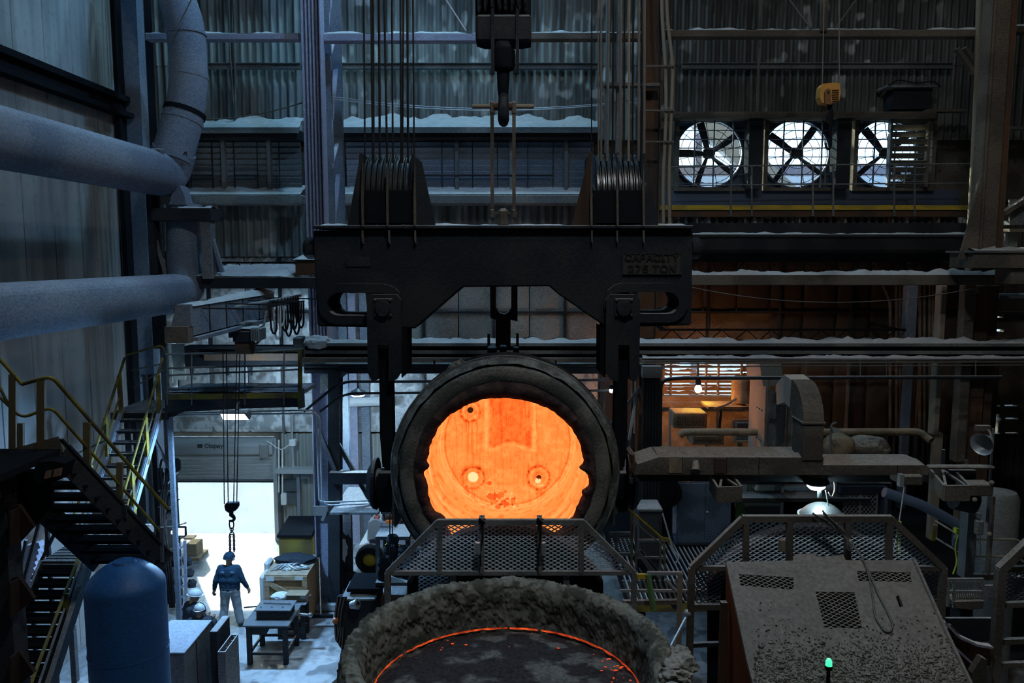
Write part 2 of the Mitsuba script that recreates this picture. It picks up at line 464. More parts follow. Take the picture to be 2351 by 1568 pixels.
# horizontal girts carrying the sheets, dust along their tops
for x0, x1 in ((430, 690), (762, 1372), (1565, 2185)):
    a, b = A(x0, 152, 24.75), A(x1, 152, 24.75)
    one('wall_girt', {430: 'snowy grey wall rail behind the bent exhaust duct', 762: 'dust-capped wall rail behind the crane ropes', 1565: 'dusty wall rail above the three fans'}[x0], 'rail',
        IB(a, b, .20, .17, .02), 'grey_steel')
    one('wall_girt', {430: 'topmost wall rail behind the exhaust duct', 762: 'topmost wall rail behind the crane ropes', 1565: 'topmost wall rail of the fan bay'}[x0], 'rail',
        IB(a + [0, 0, 2.55], b + [0, 0, 2.55], .20, .17, .02), 'grey_steel')

# slatted vent panels under a dust ledge
def vent_panel(x0, x1, label, posts, rods):
    t = thing('wall_vent', label, 'vent')
    a, b = A(x0, 385, 24.7), A(x1, 385, 24.7)
    z0, z1 = A(800, 447, 24.7)[2], A(800, 326, 24.7)[2]
    n = 9
    for i in range(n):
        za, zb = z0 + (z1 - z0) * i / n, z0 + (z1 - z0) * (i + .93) / n
        poly = Polygon([(24.72, za), (24.66, zb), (24.72, zb + .015), (24.78, za)])
        part(t, 'slat', prism_yz(poly, a[0], b[0] - a[0]), 'duct_metal' if x0 > 700 else 'grey_steel')
    for p in posts:
        q = A(p, 385, 24.5)
        part(t, 'mullion', B(q[0] - .055, q[0] + .055, 24.5, 24.68, z0 - .02, z1 + .02), 'grey_steel')
    part(t, 'sill', RB(a[0] - .1, b[0] + .1, 24.15, 24.9, z0 - .33, z0 - .03, .04), 'grey_steel')
    seed = int(x0)
    def dust(u, v):
        x, y = a[0] - .1 + u * (b[0] - a[0] + .2), 24.15 + v * .7
        q = np.stack([x * 3, y * 5, np.full_like(x, seed * .1)], -1)
        return np.stack([x, y, z0 - .03 + .30 * v ** .8 * (.6 + .8 * meshkit.fbm(q, 3))], -1)
    part(t, 'settled_dust', GRID(dust, 60, 8), 'pale_dust', smooth=True)
    part(t, 'hood', B(a[0] - .1, b[0] + .1, 24.3, 24.9, z1 + .02, z1 + .28), 'dark_steel')
    part(t, 'hood_lip', BAR((a[0] - .1, 24.12, z1 + .26), (b[0] + .1, 24.12, z1 + .26), .1, .16), 'grey_steel')
    def dust2(u, v):
        x, y = a[0] - .1 + u * (b[0] - a[0] + .2), 24.08 + v * .85
        q = np.stack([x * 1.6, y * 4, np.full_like(x, seed * .1 + 5)], -1)
        return np.stack([x, y, z1 + .33 + .42 * v * (.2 + 1.7 * meshkit.fbm(q, 4))], -1)
    part(t, 'settled_dust', GRID(dust2, 80, 8), 'pale_dust', smooth=True)
    for r in rods:
        q = A(r, 385, 24.5)
        part(t, 'pull_rod', BAR((q[0], 24.55, z0 + .2), (q[0], 24.55, z1), .025), 'dark_steel')
    for r0, r1 in zip(rods[::2], rods[1::2]):
        p0, p1 = A(r0, 403, 24.5), A(r1, 403, 24.5)
        part(t, 'link_bar', BAR(p0, p1, .05), 'dark_steel')
def pale_fn(p, n, uv):
    return mix((.42, .43, .44), (.60, .61, .62), fbm(p.x * 7, p.y * 7, p.z * 7))
mat('pale_dust', {'type': 'diffuse', 'reflectance': proc(pale_fn)})
vent_panel(432, 692, 'slatted wall vent behind the bent exhaust duct', (512, 617), (436, 487, 537, 590, 640))
vent_panel(796, 1362, 'wide slatted wall vent behind the crane sheaves', (1049, 1174, 1300), (1015, 1085, 1142, 1212, 1270, 945))

# roller door
d0, d1 = A(391, 1070, YW - .05), A(627, 1070, YW - .05)
DX0, DX1 = d0[0], d1[0]
zt, zb = A(500, 1037, YW)[2], A(500, 1103, YW)[2]
t = struct('door_1', None, None, 'grey slatted roller door, half raised')
n = 8
for i in range(n):
    za, zc = zb + (zt - zb) * i / n, zb + (zt - zb) * (i + .96) / n
    zz = np.linspace(za, zc, 6)
    pts = [(YW + .06 - .05 * math.sin(math.pi * k / 5), z) for k, z in enumerate(zz)]
    poly = Polygon(pts + [(YW + .09, zc), (YW + .09, za)])
    part(t, 'slat', prism_yz(poly, DX0, DX1 - DX0), 'galvanised')
part(t, 'bottom_bar', B(DX0, DX1, YW - .02, YW + .1, zb - .06, zb), 'dark_steel')
zh = A(500, 1020, YW)[2]
hood = [(YW + .05, zh - .22), (YW - .33, zh - .22)] + [(YW - .1 + .27 * math.cos(a), zh + .0 + .24 * math.sin(a)) for a in np.linspace(math.pi * 1.05, math.pi * .5, 9)] + [(YW + .05, zh + .24)]
dh = part(t, 'hood', prism_yz(Polygon(hood).buffer(0), DX0 - .12, DX1 - DX0 + .2), 'galvanised')
tx = meshkit.text_mesh('Clopay', .13, .012, True)
def upright(m, at_, Y=None):
    v = m.vertices
    return TM(np.stack([at_[0] + v[:, 0], at_[1] - v[:, 2], at_[2] + v[:, 1]], 1), m.faces)
p = A(469, 1027, YW - .38)
part(dh, 'lettering', cat(upright(tx, (p[0], YW - .365, p[2] - .02)), B(p[0] - .22, p[0] - .06, YW - .375, YW - .36, p[2] - .02, p[2] + .10)), 'dark_steel')
for x in (DX0 - .1, DX1):
    part(t, 'guide', B(x, x + .12, YW - .08, YW + .3, 0, zh + .2), 'galvanised')
part(t, 'motor_box', RB(DX1 - .28, DX1 - .02, YW - .5, YW - .32, zh - .32, zh + .12, .02), 'grey_steel')

# left wall: an enclosure of tall sheet panels; the upper storey, a channel, the lower storey
struct('wall_left', B(-16, -10.34, -8.8, 20.85, 0, 30), 'dark_steel', 'tall sheet-clad wall of the furnace enclosure')
ZC = 13.05
y = 21.05
while y > 7:
    y0 = y - 1.1
    part('wall_left', 'panel', RB(-10.34, -10.2, y0 + .008, y - .008, ZC + .18, 19.5, .012), 'wall_panel')
    part('wall_left', 'panel', RB(-10.34, -10.21, y0 + .008, y - .008, 4.62, ZC - .1, .012), 'wall_panel')
    part('wall_left', 'panel', RB(-10.34, -10.19, y0 + .008, y - .008, 0, 4.60, .012), 'wall_panel')
    for zz in (11.2, 11.3, 16.0):
        part('wall_left', 'bolt', SPH((-10.2, y0 + .06, zz), .018, 1), 'dark_steel')
    y = y0
part('wall_left', 'channel', cat(B(-10.3, -9.98, 6, 21.1, ZC + .06, ZC + .2), B(-10.3, -9.9, 6, 21.1, ZC - .34, ZC - .22), B(-10.32, -10.12, 6, 21.1, ZC - .22, ZC + .06)), 'black_steel')
part('wall_left', 'corner_post', cat(B(-10.36, -10.1, 20.75, 21.1, 0, 20), B(-10.15, -10.02, 20.6, 20.72, 4.6, ZC - .3)), 'black_steel')
one('steel_column', 'pale teal steel post at the far corner of the sheet-clad wall', 'column', cat(B(-10.2, -9.75, 21.2, 21.25, 6.0, 20), B(-10.2, -10.16, 21.2, 21.7, 0, 20), B(-9.79, -9.75, 21.2, 21.6, 0, 20)), 'duct_metal')
one('steel_column', 'dark steel post behind the elbow of the upper exhaust duct', 'column', IB(A(365, 1000, 22) * [1, 1, 0], A(365, 1000, 22) * [1, 1, 0] + [0, 0, 20], .5, .5, .03, (0, 1, 0)), 'dark_steel')

# main columns of the crane aisle
def h_column(label, px, Y, z0, z1, w=.47, m='pale_steel', dd=.42):
    c = A(px, 250, Y)
    k = thing('steel_column', label, 'column')
    x0, x1 = c[0] - w / 2, c[0] + w / 2
    part(k, 'flange', B(x0, x0 + .03, Y, Y + dd, z0, z1), m); part(k, 'flange', B(x1 - .03, x1, Y, Y + dd, z0, z1), m)
    part(k, 'web', B(x0 + .03, x1 - .03, Y + dd * .4, Y + dd * .4 + .03, z0, z1), m)
    return k, x0, x1
k, x0, x1 = h_column('blue-grey steel column between the exhaust ducts and the lifting beam', 718, 20, 0, 19.5)
part(k, 'cable_tray', cat(*[B(x0 + .08 + i * .085, x0 + .12 + i * .085, 20.08, 20.15, 6.7, 19) for i in range(4)]), 'pale_steel')
part(k, 'base_plate', RB(x0 - .35, x1 + .35, 19.75, 20.7, 0, .22, .04), 'concrete')
part(k, 'splice_plate', B(x0 - .02, x1 + .02, 19.96, 20.0, 2.5, 2.75), 'grey_steel')
# laced second leg behind it
k = thing('laced_column', 'laced steel column with diagonal braces just right of the blue-grey column', 'column')
for px, Y in ((752, 20.9), (776, 21.6)):
    c = A(px, 300, Y)
    part(k, 'leg', IB((c[0], Y, 0), (c[0], Y, 19), .26, .2, .02, (0, 1, 0)), 'duct_metal')
zz = 6.8
while zz < 18:
    a, b = A(752, 300, 20.9), A(776, 300, 21.6)
    part(k, 'brace', BAR((a[0] + .05, 20.85, zz), (b[0], 21.55, zz + 1.9), .12, .05), 'pale_steel')
    part(k, 'brace', BAR((a[0] + .05, 20.88, zz + 1.9), (b[0], 21.58, zz + 2.7), .1, .05), 'pale_steel')
    zz += 2.7
k, x0, x1 = h_column('rusty steel column behind the tan conduits', 1497, 20, 0, 19.5, .44, 'rust_steel')
k2, x0, x1 = h_column('riveted steel column right of the fan walkway', 2296, 18.5, 9.1, 19, .50, 'brown_steel', .5)
for i in range(30):
    part(k2, 'rivet', SPH((x1 - .09, 18.93 - .5 + .04, 9.3 + i * .32), .022, 1), 'rust_steel')
part(k2, 'cover_strip', B(x1 - .14, x1 - .04, 18.46, 18.5, 9.1, 19), 'rust_steel')
part(k2, 'side_plate', prism_xz(Polygon([(x0 - .02, 9.1), (x0 - .45, 9.1), (x0 - .05, 11.0), (x0 - .02, 19)]), 18.55, .04), 'brown_steel')

# long horizontal beams right across the picture
def dust_top(x0, x1, Y0, Y1, z, seed, hmax=.07, n=90):
    def fn(u, v):
        x, y = x0 + u * (x1 - x0), Y0 + v * (Y1 - Y0)
        q = np.stack([x * 2.7, y * 6, np.full_like(x, seed)], -1)
        e = np.minimum(1, 6 * np.minimum(v, 1 - v))
        return np.stack([x, y, z + hmax * e * 2 * np.clip(meshkit.fbm(q, 4) - .22, 0, 1)], -1)
    return GRID(fn, n, 6)
def girt(label, x0, x1, y0, y1, Y, m='pale_steel', d=.3, dust='pale_dust', seed=1, hmax=.07):
    k = thing('tie_beam', label, 'beam')
    a, b = A(x0, (y0 + y1) / 2, Y), A(x1, (y0 + y1) / 2, Y)
    zt, zb_ = A((x0 + x1) / 2, y0, Y)[2], A((x0 + x1) / 2, y1, Y)[2]
    part(k, 'web', RB(a[0], b[0], Y, Y + d, zb_, zt, .015), m)
    part(k, 'settled_dust', dust_top(a[0], b[0], Y, Y + d, zt, seed, hmax), dust, smooth=True)
    return k
girt('pale tie beam crossing in front of the upper exhaust duct', 333, 684, 77, 91, 20.3, seed=2)
girt('pale tie beam behind the left bundle of crane ropes', 730, 1100, 77, 94, 20.3, seed=3)
girt('pale tie beam between the crane block and the rusty column', 1215, 1478, 75, 90, 20.3, 'brown_steel', seed=4)
girt('tie beam above the three fans with snow-like dust on top', 1530, 2278, 68, 84, 20.3, 'brown_steel', seed=5)
girt('short tie beam to the right of the riveted column', 2318, 2420, 60, 74, 20.3, 'brown_steel', seed=6)
girt('thin dusty ledge under the fan walkway', 1585, 2252, 538, 545, 21.5, 'dark_steel', .5, seed=7)
girt('broad brown beam with cracked dust crust below the fan walkway', 1580, 2330, 631, 655, 19.5, 'brown_steel', .5, seed=8, hmax=.13)
# the runway beam with its rail
k = thing('runway_beam', 'long dark runway beam with white dust running behind the ladle', 'beam')
a, b = A(697, 800, 19.4), A(2400, 800, 19.4)
for y0, y1, m, d, o in ((788, 795, 'grey_steel', .5, 0), (795, 806, 'black_steel', .3, .15), (806, 813, 'grey_steel', .4, .03), (813, 822, 'black_steel', .3, .12), (822, 832, 'brown_steel', .55, -.05)):
    part(k, 'rail_course', B(a[0], b[0], 19.4 + o, 19.4 + o + d, A(1500, y1, 19.4)[2], A(1500, y0, 19.4)[2]), m)
part(k, 'settled_dust', dust_top(a[0], b[0], 19.4, 19.9, A(1500, 788, 19.4)[2], 12, .12, 160), 'pale_dust', smooth=True)
part(k, 'settled_dust', dust_top(A(1474, 822, 19.4)[0], b[0], 19.3, 19.62, A(1900, 822, 19.4)[2], 13, .08, 110), 'pale_dust', smooth=True)
part(k, 'settled_dust', LUMP(A(728, 786, 19.5), .3, 5, 3, (1, .7, .6)), 'pale_dust', smooth=True)
girt('dark bottom flange of the runway behind the ladle', 697, 1480, 836, 858, 19.9, 'dark_steel', .3, seed=14)
# lattice joist under the roof of the lean-to
def joist(label, x0, x1, yt, yb, Y, step, m='black_steel'):
    k = thing('lattice_joist', label, 'joist')
    xa, xb = A(x0, yt, Y)[0], A(x1, yt, Y)[0]
    zt, zb_ = A(900, yt, Y)[2], A(900, yb, Y)[2]
    part(k, 'bearing', B(xa + .1, xa + .2, Y, 25.3, zt - .03, zt + .03), m); part(k, 'bearing', B(xb - .2, xb - .1, Y, 25.3, zt - .03, zt + .03), m)
    part(k, 'chord', B(xa, xb, Y, Y + .07, zt - .03, zt + .03), m); part(k, 'chord', B(xa, xb, Y, Y + .07, zb_ - .03, zb_ + .03), m)
    x, up = xa, True
    while x + step < xb:
        part(k, 'web_bar', BAR((x, Y + .035, zb_ if up else zt), (x + step, Y + .035, zt if up else zb_), .025), m)
        x += step; up = not up
joist('zigzag lattice joist left of the lifting beam', 495, 700, 603, 625, 24.2, .22)
joist('zigzag lattice joist right of the lifting beam', 1580, 2160, 600, 632, 24.2, .24, 'dark_steel')
joist('zigzag lattice joist lit orange from below', 1515, 2080, 757, 782, 23.0, .36)
part(struct('window_1', None, None, 'band of bright translucent sheet behind the left joist'), 'pane', PB(498, 604, 702, 628, 24.7, .05), plain('milky_sheet', (.8, .82, .8), .5))
# ================================================================== left: exhaust ducts
def duct(label, segs, r0, extra=None):
    k = thing('exhaust_duct', label, 'duct')
    for name, pts, r in segs:
        part(k, name, TUBE(pts, r, 40), 'duct_metal', smooth=50)
    return k
R1 = .50
e0, e1 = A(-60, 317, 12.2), A(352, 396, 18.3)
e0 = np.array([e1[0], 6.0, e1[2]])
e2 = A(386, 398, 18.75); e3 = A(427, 248, 19.1); e4 = A(435, 165, 19.15); e5 = A(428, 60, 19.2); e6 = A(392, -40, 19.6); e7 = A(330, -130, 20.0)
e2b = e1 + (e1 - e0) / np.linalg.norm(e1 - e0) * .55
k = duct('upper exhaust duct, thick and dust-covered, bending up into a riser beside the sheet-clad wall',
         [('horizontal_run', [e0, e1, e2b], R1)], R1)
part(k, 'elbow', TUBE(bend([e1, e2b + [.03, .12, .0], e2 + (e3 - e2) * .35], .5, 8), [R1] * 5 + [R1 * .97] * 5, 40), 'duct_metal', smooth=60)
d = e2 + (e3 - e2) * .2
part(k, 'inclined_section', TUBE([d, e2 + (e3 - e2) * .90], .455, 40), 'duct_metal', smooth=50)
part(k, 'elbow', TUBE(bend([e2 + (e3 - e2) * .86, e3, e4], .9, 8), .425, 40), 'duct_metal', smooth=50)
part(k, 'riser', TUBE(bend([e4 - (e4 - e3) * .2, e5, e6, e7], .8, 6), .425, 40), 'duct_metal', smooth=50)
for a, b, u in ((e2, e3, .80), (e3, e4, .9), (e4, e5, .82)):
    c = a + (b - a) * u; t_ = (b - a) / np.linalg.norm(b - a)
    part(k, 'seam_band', TUBE([c - t_ * .03, c + t_ * .03], .47 if u == .8 else .435, 40), 'duct_metal', smooth=50)
part(k, 'shadow_band', TUBE([e2 + (e3 - e2) * .895, e2 + (e3 - e2) * .96], .475, 40), 'black_steel', smooth=50)  # black band stands in for the shadow under the collar
part(k, 'hatch', RB(*(np.array([-.12, .12, -.1, .1, -.08, .1]) + np.repeat(A(362, 352, 18.1), 2)), .03), 'grey_steel')
part(k, 'lifting_lug', TUBE(bend([A(421, 356, 18.3), A(428, 346, 18.3), A(428, 358, 18.3)], .1), .015, 6), 'dark_steel')
saddle = A(408, 470, 18.7)
part(k, 'saddle', PP([(388, 470), (395, 440), (412, 425), (422, 445), (428, 470)], 18.6, .4), 'duct_metal')

f1 = A(398, 674, 18.4); f0 = np.array([f1[0] - .25, 6.0, f1[2] + .02])
f2 = A(420, 668, 18.7); f3 = A(424, 605, 18.95); f4 = A(424, 470, 19.05)
k = duct('lower exhaust duct running along the sheet-clad wall at balcony height', [('horizontal_run', [f0, f1], .45)], .45)
part(k, 'elbow', TUBE(bend([f1 - (f1 - f0) * .02, f2 + [.06, .1, 0], f3, f3 + [0, 0, .3]], .45, 9), .42, 40), 'duct_metal', smooth=60)
part(k, 'riser', TUBE([f3 + [0, 0, .1], f4], .40, 40), 'duct_metal', smooth=50)
part(k, 'seam_band', TUBE([A(424, 556, 19.0), A(424, 552, 19.0)], .412, 40), 'duct_metal', smooth=50)

# portal frame around the lower riser
k = thing('pipe_support_frame', 'dark steel portal frame around the lower duct riser, dust on its cap', 'frame')
part(k, 'post', PB(462, 486, 484, 640, 18.45, .3), 'grey_steel'); part(k, 'post', PB(343, 440, 358, 800, 18.45, .3), 'dark_steel')
part(k, 'cap_beam', PB(346, 478, 484, 506, 18.4, .5), 'dark_steel')
a, b = A(408, 478, 18.4), A(484, 478, 18.4)
part(k, 'settled_dust', dust_top(a[0], b[0], 18.4, 18.9, a[2], 21, .08, 20), 'pale_dust', smooth=True)
part(k, 'brace', BAR(A(356, 545, 18.6), A(378, 622, 18.6), .07), 'grey_steel'); part(k, 'brace', BAR(A(488, 548, 18.6), A(511, 625, 18.6), .1, .07), 'duct_metal')
part(k, 'gusset', PP([(486, 548), (509, 625), (486, 625)], 18.7, .05), 'duct_metal')

# stub beam with a heap of dust
k = thing('stub_beam', 'dark beam carrying a long heap of pale dust left of the lifting beam', 'beam')
part(k, 'web', PB(423, 637, 728, 662, 18.6, .5, .01), 'dark_steel')
a, b = A(428, 637, 18.6), A(672, 637, 18.6)
def heap(u, v):
    x = a[0] + u * (b[0] - a[0]); y = 18.6 + v * 1.0
    q = np.stack([x * 4, y * 4, x * 0 + 3], -1)
    return np.stack([x + .5 * v * (1 - u), y, a[2] + (.03 + .26 * v ** .8) * np.minimum(1, 8 * (1 - u)) * (.8 + .4 * meshkit.fbm(q, 3))], -1)
part(k, 'settled_dust', GRID(heap, 70, 12), 'pale_dust', smooth=True)
k = thing('junction_box', 'maroon steel box capped with white dust at the left end of the lifting beam', 'box')
part(k, 'body', PB(678, 596, 724, 632, 18.7, .6, .01), 'rust_steel')
p, q = A(671, 596, 18.6), A(722, 596, 18.6)
part(k, 'settled_dust', TM(*(lambda v: (v.vertices, v.faces))(trimesh.convex.convex_hull([[p[0], 18.6, p[2]], [q[0], 18.6, p[2]], [p[0], 19.4, p[2]], [q[0], 19.4, p[2]], [p[0] + .25, 19.3, p[2] + .2], [q[0], 19.3, p[2] + .2], [q[0], 18.9, p[2] + .12]]))), 'pale_dust')

# jib girder with its cable festoon and hoist
k = thing('jib_girder', 'box girder of a jib crane pointing at the viewer from below the stub beam', 'crane')
gx0, gx1 = -6.30, -5.93
part(k, 'box', RB(gx0, gx1 - .05, 14.6, 19.6, 7.70, 8.26, .02), 'brown_steel')
part(k, 'web_plate', B(gx1 - .05, gx1 - .03, 14.62, 19.6, 7.72, 8.26), 'duct_metal')
part(k, 'lower_flange', B(gx0 - .05, gx1 + .06, 14.6, 19.6, 7.62, 7.69), 'duct_metal')
part(k, 'end_plate', prism_xz(Polygon([(gx0 - .02, 7.9), (gx1 - .02, 7.9), (gx1 - .02, 8.3), (gx0 + .1, 8.3)]), 14.5, .1), 'duct_metal')
part(k, 'end_cover', B(gx0 - .1, gx1 - .04, 14.4, 14.62, 7.6, 7.9), 'brown_steel')
for y in (15.4, 16.3, 17.3, 18.4):
    part(k, 'stiffener', B(gx1 - .03, gx1 - .015, y, y + .03, 7.72, 8.26), 'dark_steel')
def heap2(u, v):
    y = 14.6 + u * 5; x = gx0 + v * (gx1 - gx0)
    q = np.stack([x * 4, y * 3, x * 0 + 8], -1)
    return np.stack([x, y, 8.26 + .16 * np.sin(np.pi * v) ** .6 * meshkit.fbm(q, 3) * (.4 + 1.2 * u)], -1)
part(k, 'settled_dust', GRID(heap2, 60, 10), 'pale_dust', smooth=True)
for y in (15.0, 16.4, 17.6, 18.7):
    part(k, 'outrigger', BAR((gx1, y, 8.2), (gx1 + 1.0, y + .9, 8.12), .03), 'dark_steel')
k = thing('cable_festoon', 'bundle of looped cables hanging on a rail beside the jib girder', 'cable')
ra, rb = A(533, 706, 16.8), A(690, 679, 19.0)
part(k, 'rail', TUBE([ra, rb], .035, 8), 'galvanised')
for i, px in enumerate((613, 622, 631, 640, 648, 655, 662, 668, 674, 680)):
    u = (px - 533) / 157
    c = ra + (rb - ra) * u
    dz = .45 + .16 * math.sin(i * 2.1) + .2
    tr_ = part(k, 'trolley', B(c[0] - .04, c[0] + .04, c[1] - .04, c[1] + .04, c[2] - .14, c[2] + .02), 'dark_steel')
    pts = [c + [0, 0, -.1], c + [.02, .03, -dz], c + [.07, .06, -dz - .12], c + [.12, .1, -dz], c + [.13, .11, -.1]]
    part(tr_, 'cable_loop', TUBE(bend(pts, .1, 4), .022, 6), 'white_paint' if i in (1, 2) else 'dark_rubber', smooth=True)
part(k, 'drop_cable', TUBE(bend([A(611, 715, 17.8), A(606, 745, 17.5), A(595, 785, 17.3), A(582, 792, 17.2)], .3), .03, 6), 'grey_wire', smooth=True)
k = thing('hoist_trolley', 'grey electric hoist trolley with a ribbed motor under the jib girder', 'hoist')
part(k, 'gear_case', PB(534, 760, 574, 786, 16.9, .5, .02), 'dark_steel')
part(k, 'motor', PB(574, 754, 596, 783, 16.8, .45, .02), 'grey_steel')
for i in range(5):
    part(k, 'cooling_rib', PB(576 + i * 4, 753, 577.5 + i * 4, 783, 16.76, .06), 'galvanised')
part(k, 'control_box', PB(538, 742, 557, 757, 17.0, .4, .02), 'grey_steel'); part(k, 'control_box', PB(556, 738, 582, 754, 17.2, .4, .02), 'grey_steel')
a, b = A(536, 757, 16.9), A(594, 757, 16.9)
part(k, 'settled_dust', dust_top(a[0], b[0], 16.9, 17.3, a[2] + .02, 31, .05, 20), 'pale_dust', smooth=True)
part(k, 'hanger', PB(524, 745, 536, 775, 16.9, .4), 'dark_steel')
part(k, 'drum', CYL(A(545, 795, 17.1), A(580, 795, 17.1), .17), 'rust_steel', smooth=40)

# hook on its four falls of rope
HY = 17.1
k = thing('hook_block', 'small black hook block hanging in the bright doorway over the worker', 'hook')
c = A(531, 1168, HY)
part(k, 'block', PP([(515, 1162), (518, 1156), (530, 1155), (545, 1155), (546, 1164), (541, 1172), (531, 1178), (524, 1177), (517, 1172)], HY - .06, .12), 'black_steel')
part(k, 'cheek', PP([(524, 1154), (546, 1153), (546, 1164), (536, 1170)], HY + .06, .05), 'yellow_paint')
part(k, 'swivel', CYL(A(531, 1176, HY), A(531, 1184, HY), .045), 'black_steel')
hk = [A(531, 1182, HY), A(537, 1187, HY), A(538, 1192, HY), A(533, 1197, HY), A(526, 1195, HY)]
part(k, 'hook', TUBE(bend(hk, .06, 4), np.linspace(.045, .02, len(bend(hk, .06, 4))), 8), 'black_steel', smooth=True)
for xt, xb in ((506, 515), (514, 524), (538, 536.5), (545, 543.5)):
    kk = one('hoist_rope', {506: 'leftmost', 514: 'second', 538: 'third', 545: 'rightmost'}[xt] + ' thin rope from the jib hoist down to the black hook block', 'rope', TUBE([A(xt + 6, 800, HY), A(xb, 1157, HY)], .011, 5), 'rope_wire', group='ropes of the jib hoist')
k = thing('lifting_chain', 'chain hanging from the black hook down behind the worker', 'chain')
def link(c, a, b, r, turn):
    ph = np.linspace(0, 2 * np.pi, 13)
    s = np.array([1, 0, 0]) if not turn else np.array([0, 1, 0])
    return TUBE([c + s * a * math.cos(t) + np.array([0, 0, 1]) * b * math.sin(t) for t in ph], r, 5, cap=False)
part(k, 'master_link', link(A(531.5, 1204, HY), .05, .10, .014, False), 'black_steel', smooth=True)
z0, z1 = A(532, 1213, HY), A(533, 1266, HY)
for i in range(12):
    u = (i + .5) / 12
    for s in ((-1, 1) if i > 2 else (0,)):
        part(k, 'link', link(z0 + (z1 - z0) * u + [s * .045, 0, 0], .022 if i > 2 else .04, .035, .009, i % 2), 'black_steel')

# ------------------------------------------------------------------ foot bridge above the roller door
k = thing('foot_bridge', 'dark foot bridge with yellow toe board above the roller door', 'bridge')
BY = 18.0
part(k, 'girder', PP([(379, 918), (690, 914), (694, 934), (560, 938), (379, 948)], BY, .25), 'dark_steel')
part(k, 'toe_board', PP([(380, 905), (688, 902), (688, 914), (380, 918)], BY - .03, .03), 'yellow_paint')
zd = A(500, 905, BY)[2]
xa, xb = A(380, 900, BY)[0], A(690, 900, BY)[0]
part(k, 'deck', B(xa, xb, BY, BY + 1.4, zd - .05, zd), 'grey_steel')
def deckdust(u, v):
    x, y = xa + u * (xb - xa), BY + .1 + v * 1.25
    return np.stack([x, y, zd + .01 + .05 * meshkit.fbm(np.stack([x * 2, y * 5, x * 0], -1), 3)], -1)
part(k, 'settled_dust', GRID(deckdust, 40, 12), 'duct_metal', smooth=True)
part(k, 'pipe', TUBE([A(385, 893, BY + .3), A(690, 886, BY + .3)], .035, 6), 'duct_metal')
for (a_, b_, Y) in (((380, 814), (690, 803), BY), ((384, 862), (690, 848), BY), ((384, 814), (690, 806), BY + 1.4), ((384, 845), (690, 838), BY + 1.4)):
    part(k, 'rail', TUBE([A(*a_, Y), A(*b_, Y)], .024, 6), 'yellow_paint' if a_[1] == 814 and Y > BY else 'grey_steel')
for px in (384, 440, 562, 652):
    part(k, 'post', BAR(A(px, 930, BY - .04), A(px, 812 - (px - 384) * .03, BY - .04), .025), 'grey_steel')
part(k, 'corner_post', BAR(A(689, 936, BY - .04), A(689, 800, BY - .04), .09, .06), 'yellow_paint')
part(k, 'end_plate', PP([(682, 905), (698, 890), (700, 935), (684, 940)], BY - .06, .02), 'grey_steel')
k = thing('service_girder', 'dark girder with a rusty band behind the foot bridge rail', 'beam')
part(k, 'web', PB(424, 795, 700, 842, 20.6, .4), 'black_steel'); part(k, 'band', PB(468, 812, 690, 828, 20.5, .1), 'rust_steel')
for px in (436, 518, 572):
    part(k, 'hanger', PB(px, 840, px + 5, 862, 20.6, .1), 'black_steel')
part(k, 'motor', cat(PB(672, 775, 694, 795, 20.0, .4, .03), PB(694, 782, 700, 792, 20.1, .2)), 'dark_steel')
one('wall_sheet', 'pale plywood sheet beside the foot bridge, left of the dark girder', 'sheet', cat(PB(384, 790, 424, 872, 20.9, .05), PB(388, 790, 394, 880, 20.8, .06)), 'dirty_panel')

# flood light of the bridge (lit)
k = thing('flood_light', 'bright rectangular LED flood light hanging under the foot bridge', 'lamp')
fc = A(541, 953, 17.75)
part(k, 'housing', trimesh.convex.convex_hull([(fc[0] + s * .31, yy, fc[2] + zz) for s in (-1, 1) for yy, zz in ((17.58, .09), (17.80, -.10), (17.9, .0), (17.75, .12))]), 'grey_steel')
lens = TM([[fc[0] - .29, 17.76, fc[2] - .11], [fc[0] + .29, 17.76, fc[2] - .11], [fc[0] + .27, 17.56, fc[2] + .06], [fc[0] - .27, 17.56, fc[2] + .06]], [[0, 2, 1], [0, 3, 2]])
lens = TM(lens.vertices, lens.faces if lens.face_normals[0][1] < 0 else lens.faces[:, ::-1])
part(k, 'diffuser', lens, 'lens_off', emit=(420, 840, 1400), sw=2)
bl = TM([[fc[0] - .27, 19.46, fc[2] - .05], [fc[0] + .27, 19.46, fc[2] - .05], [fc[0] + .27, 19.50, fc[2] + .10], [fc[0] - .27, 19.50, fc[2] + .10]], [[0, 1, 2], [0, 2, 3]])  # unseen second lamp added behind the bridge to brighten the foil wall
part(k, 'added_rear_housing', cat(B(fc[0] - .3, fc[0] + .3, 19.3, 19.44, fc[2] - .08, fc[2] + .12), B(fc[0] - .03, fc[0] + .03, 17.9, 19.4, fc[2] + .1, fc[2] + .14)), 'grey_steel')
part(k, 'added_rear_lamp', TM(bl.vertices, bl.faces if bl.face_normals[0][1] > 0 else bl.faces[:, ::-1]), 'lens_off', emit=(240, 380, 500), sw=.8)
part(k, 'bracket', BAR((fc[0], 17.85, fc[2] + .1), (fc[0], 18.05, fc[2] + .28), .06), 'dark_steel')

# conduits under the bridge turning down along the column
k = thing('conduit', 'pair of steel conduits under the foot bridge turning down beside the steel column', 'pipe')
for i, o in enumerate((0, 7)):
    part(k, 'tube', TUBE(bend([A(385, 950 + o * .6, 18.6), A(700, 942 + o, 18.6), A(726 + o, 943 + o, 18.9), A(733 + o, 1150, 18.9), A(745 + o, 1153 + o, 18.9), A(872, 1148 + o, 18.9)], .15), .022, 6), 'galvanised', smooth=True)
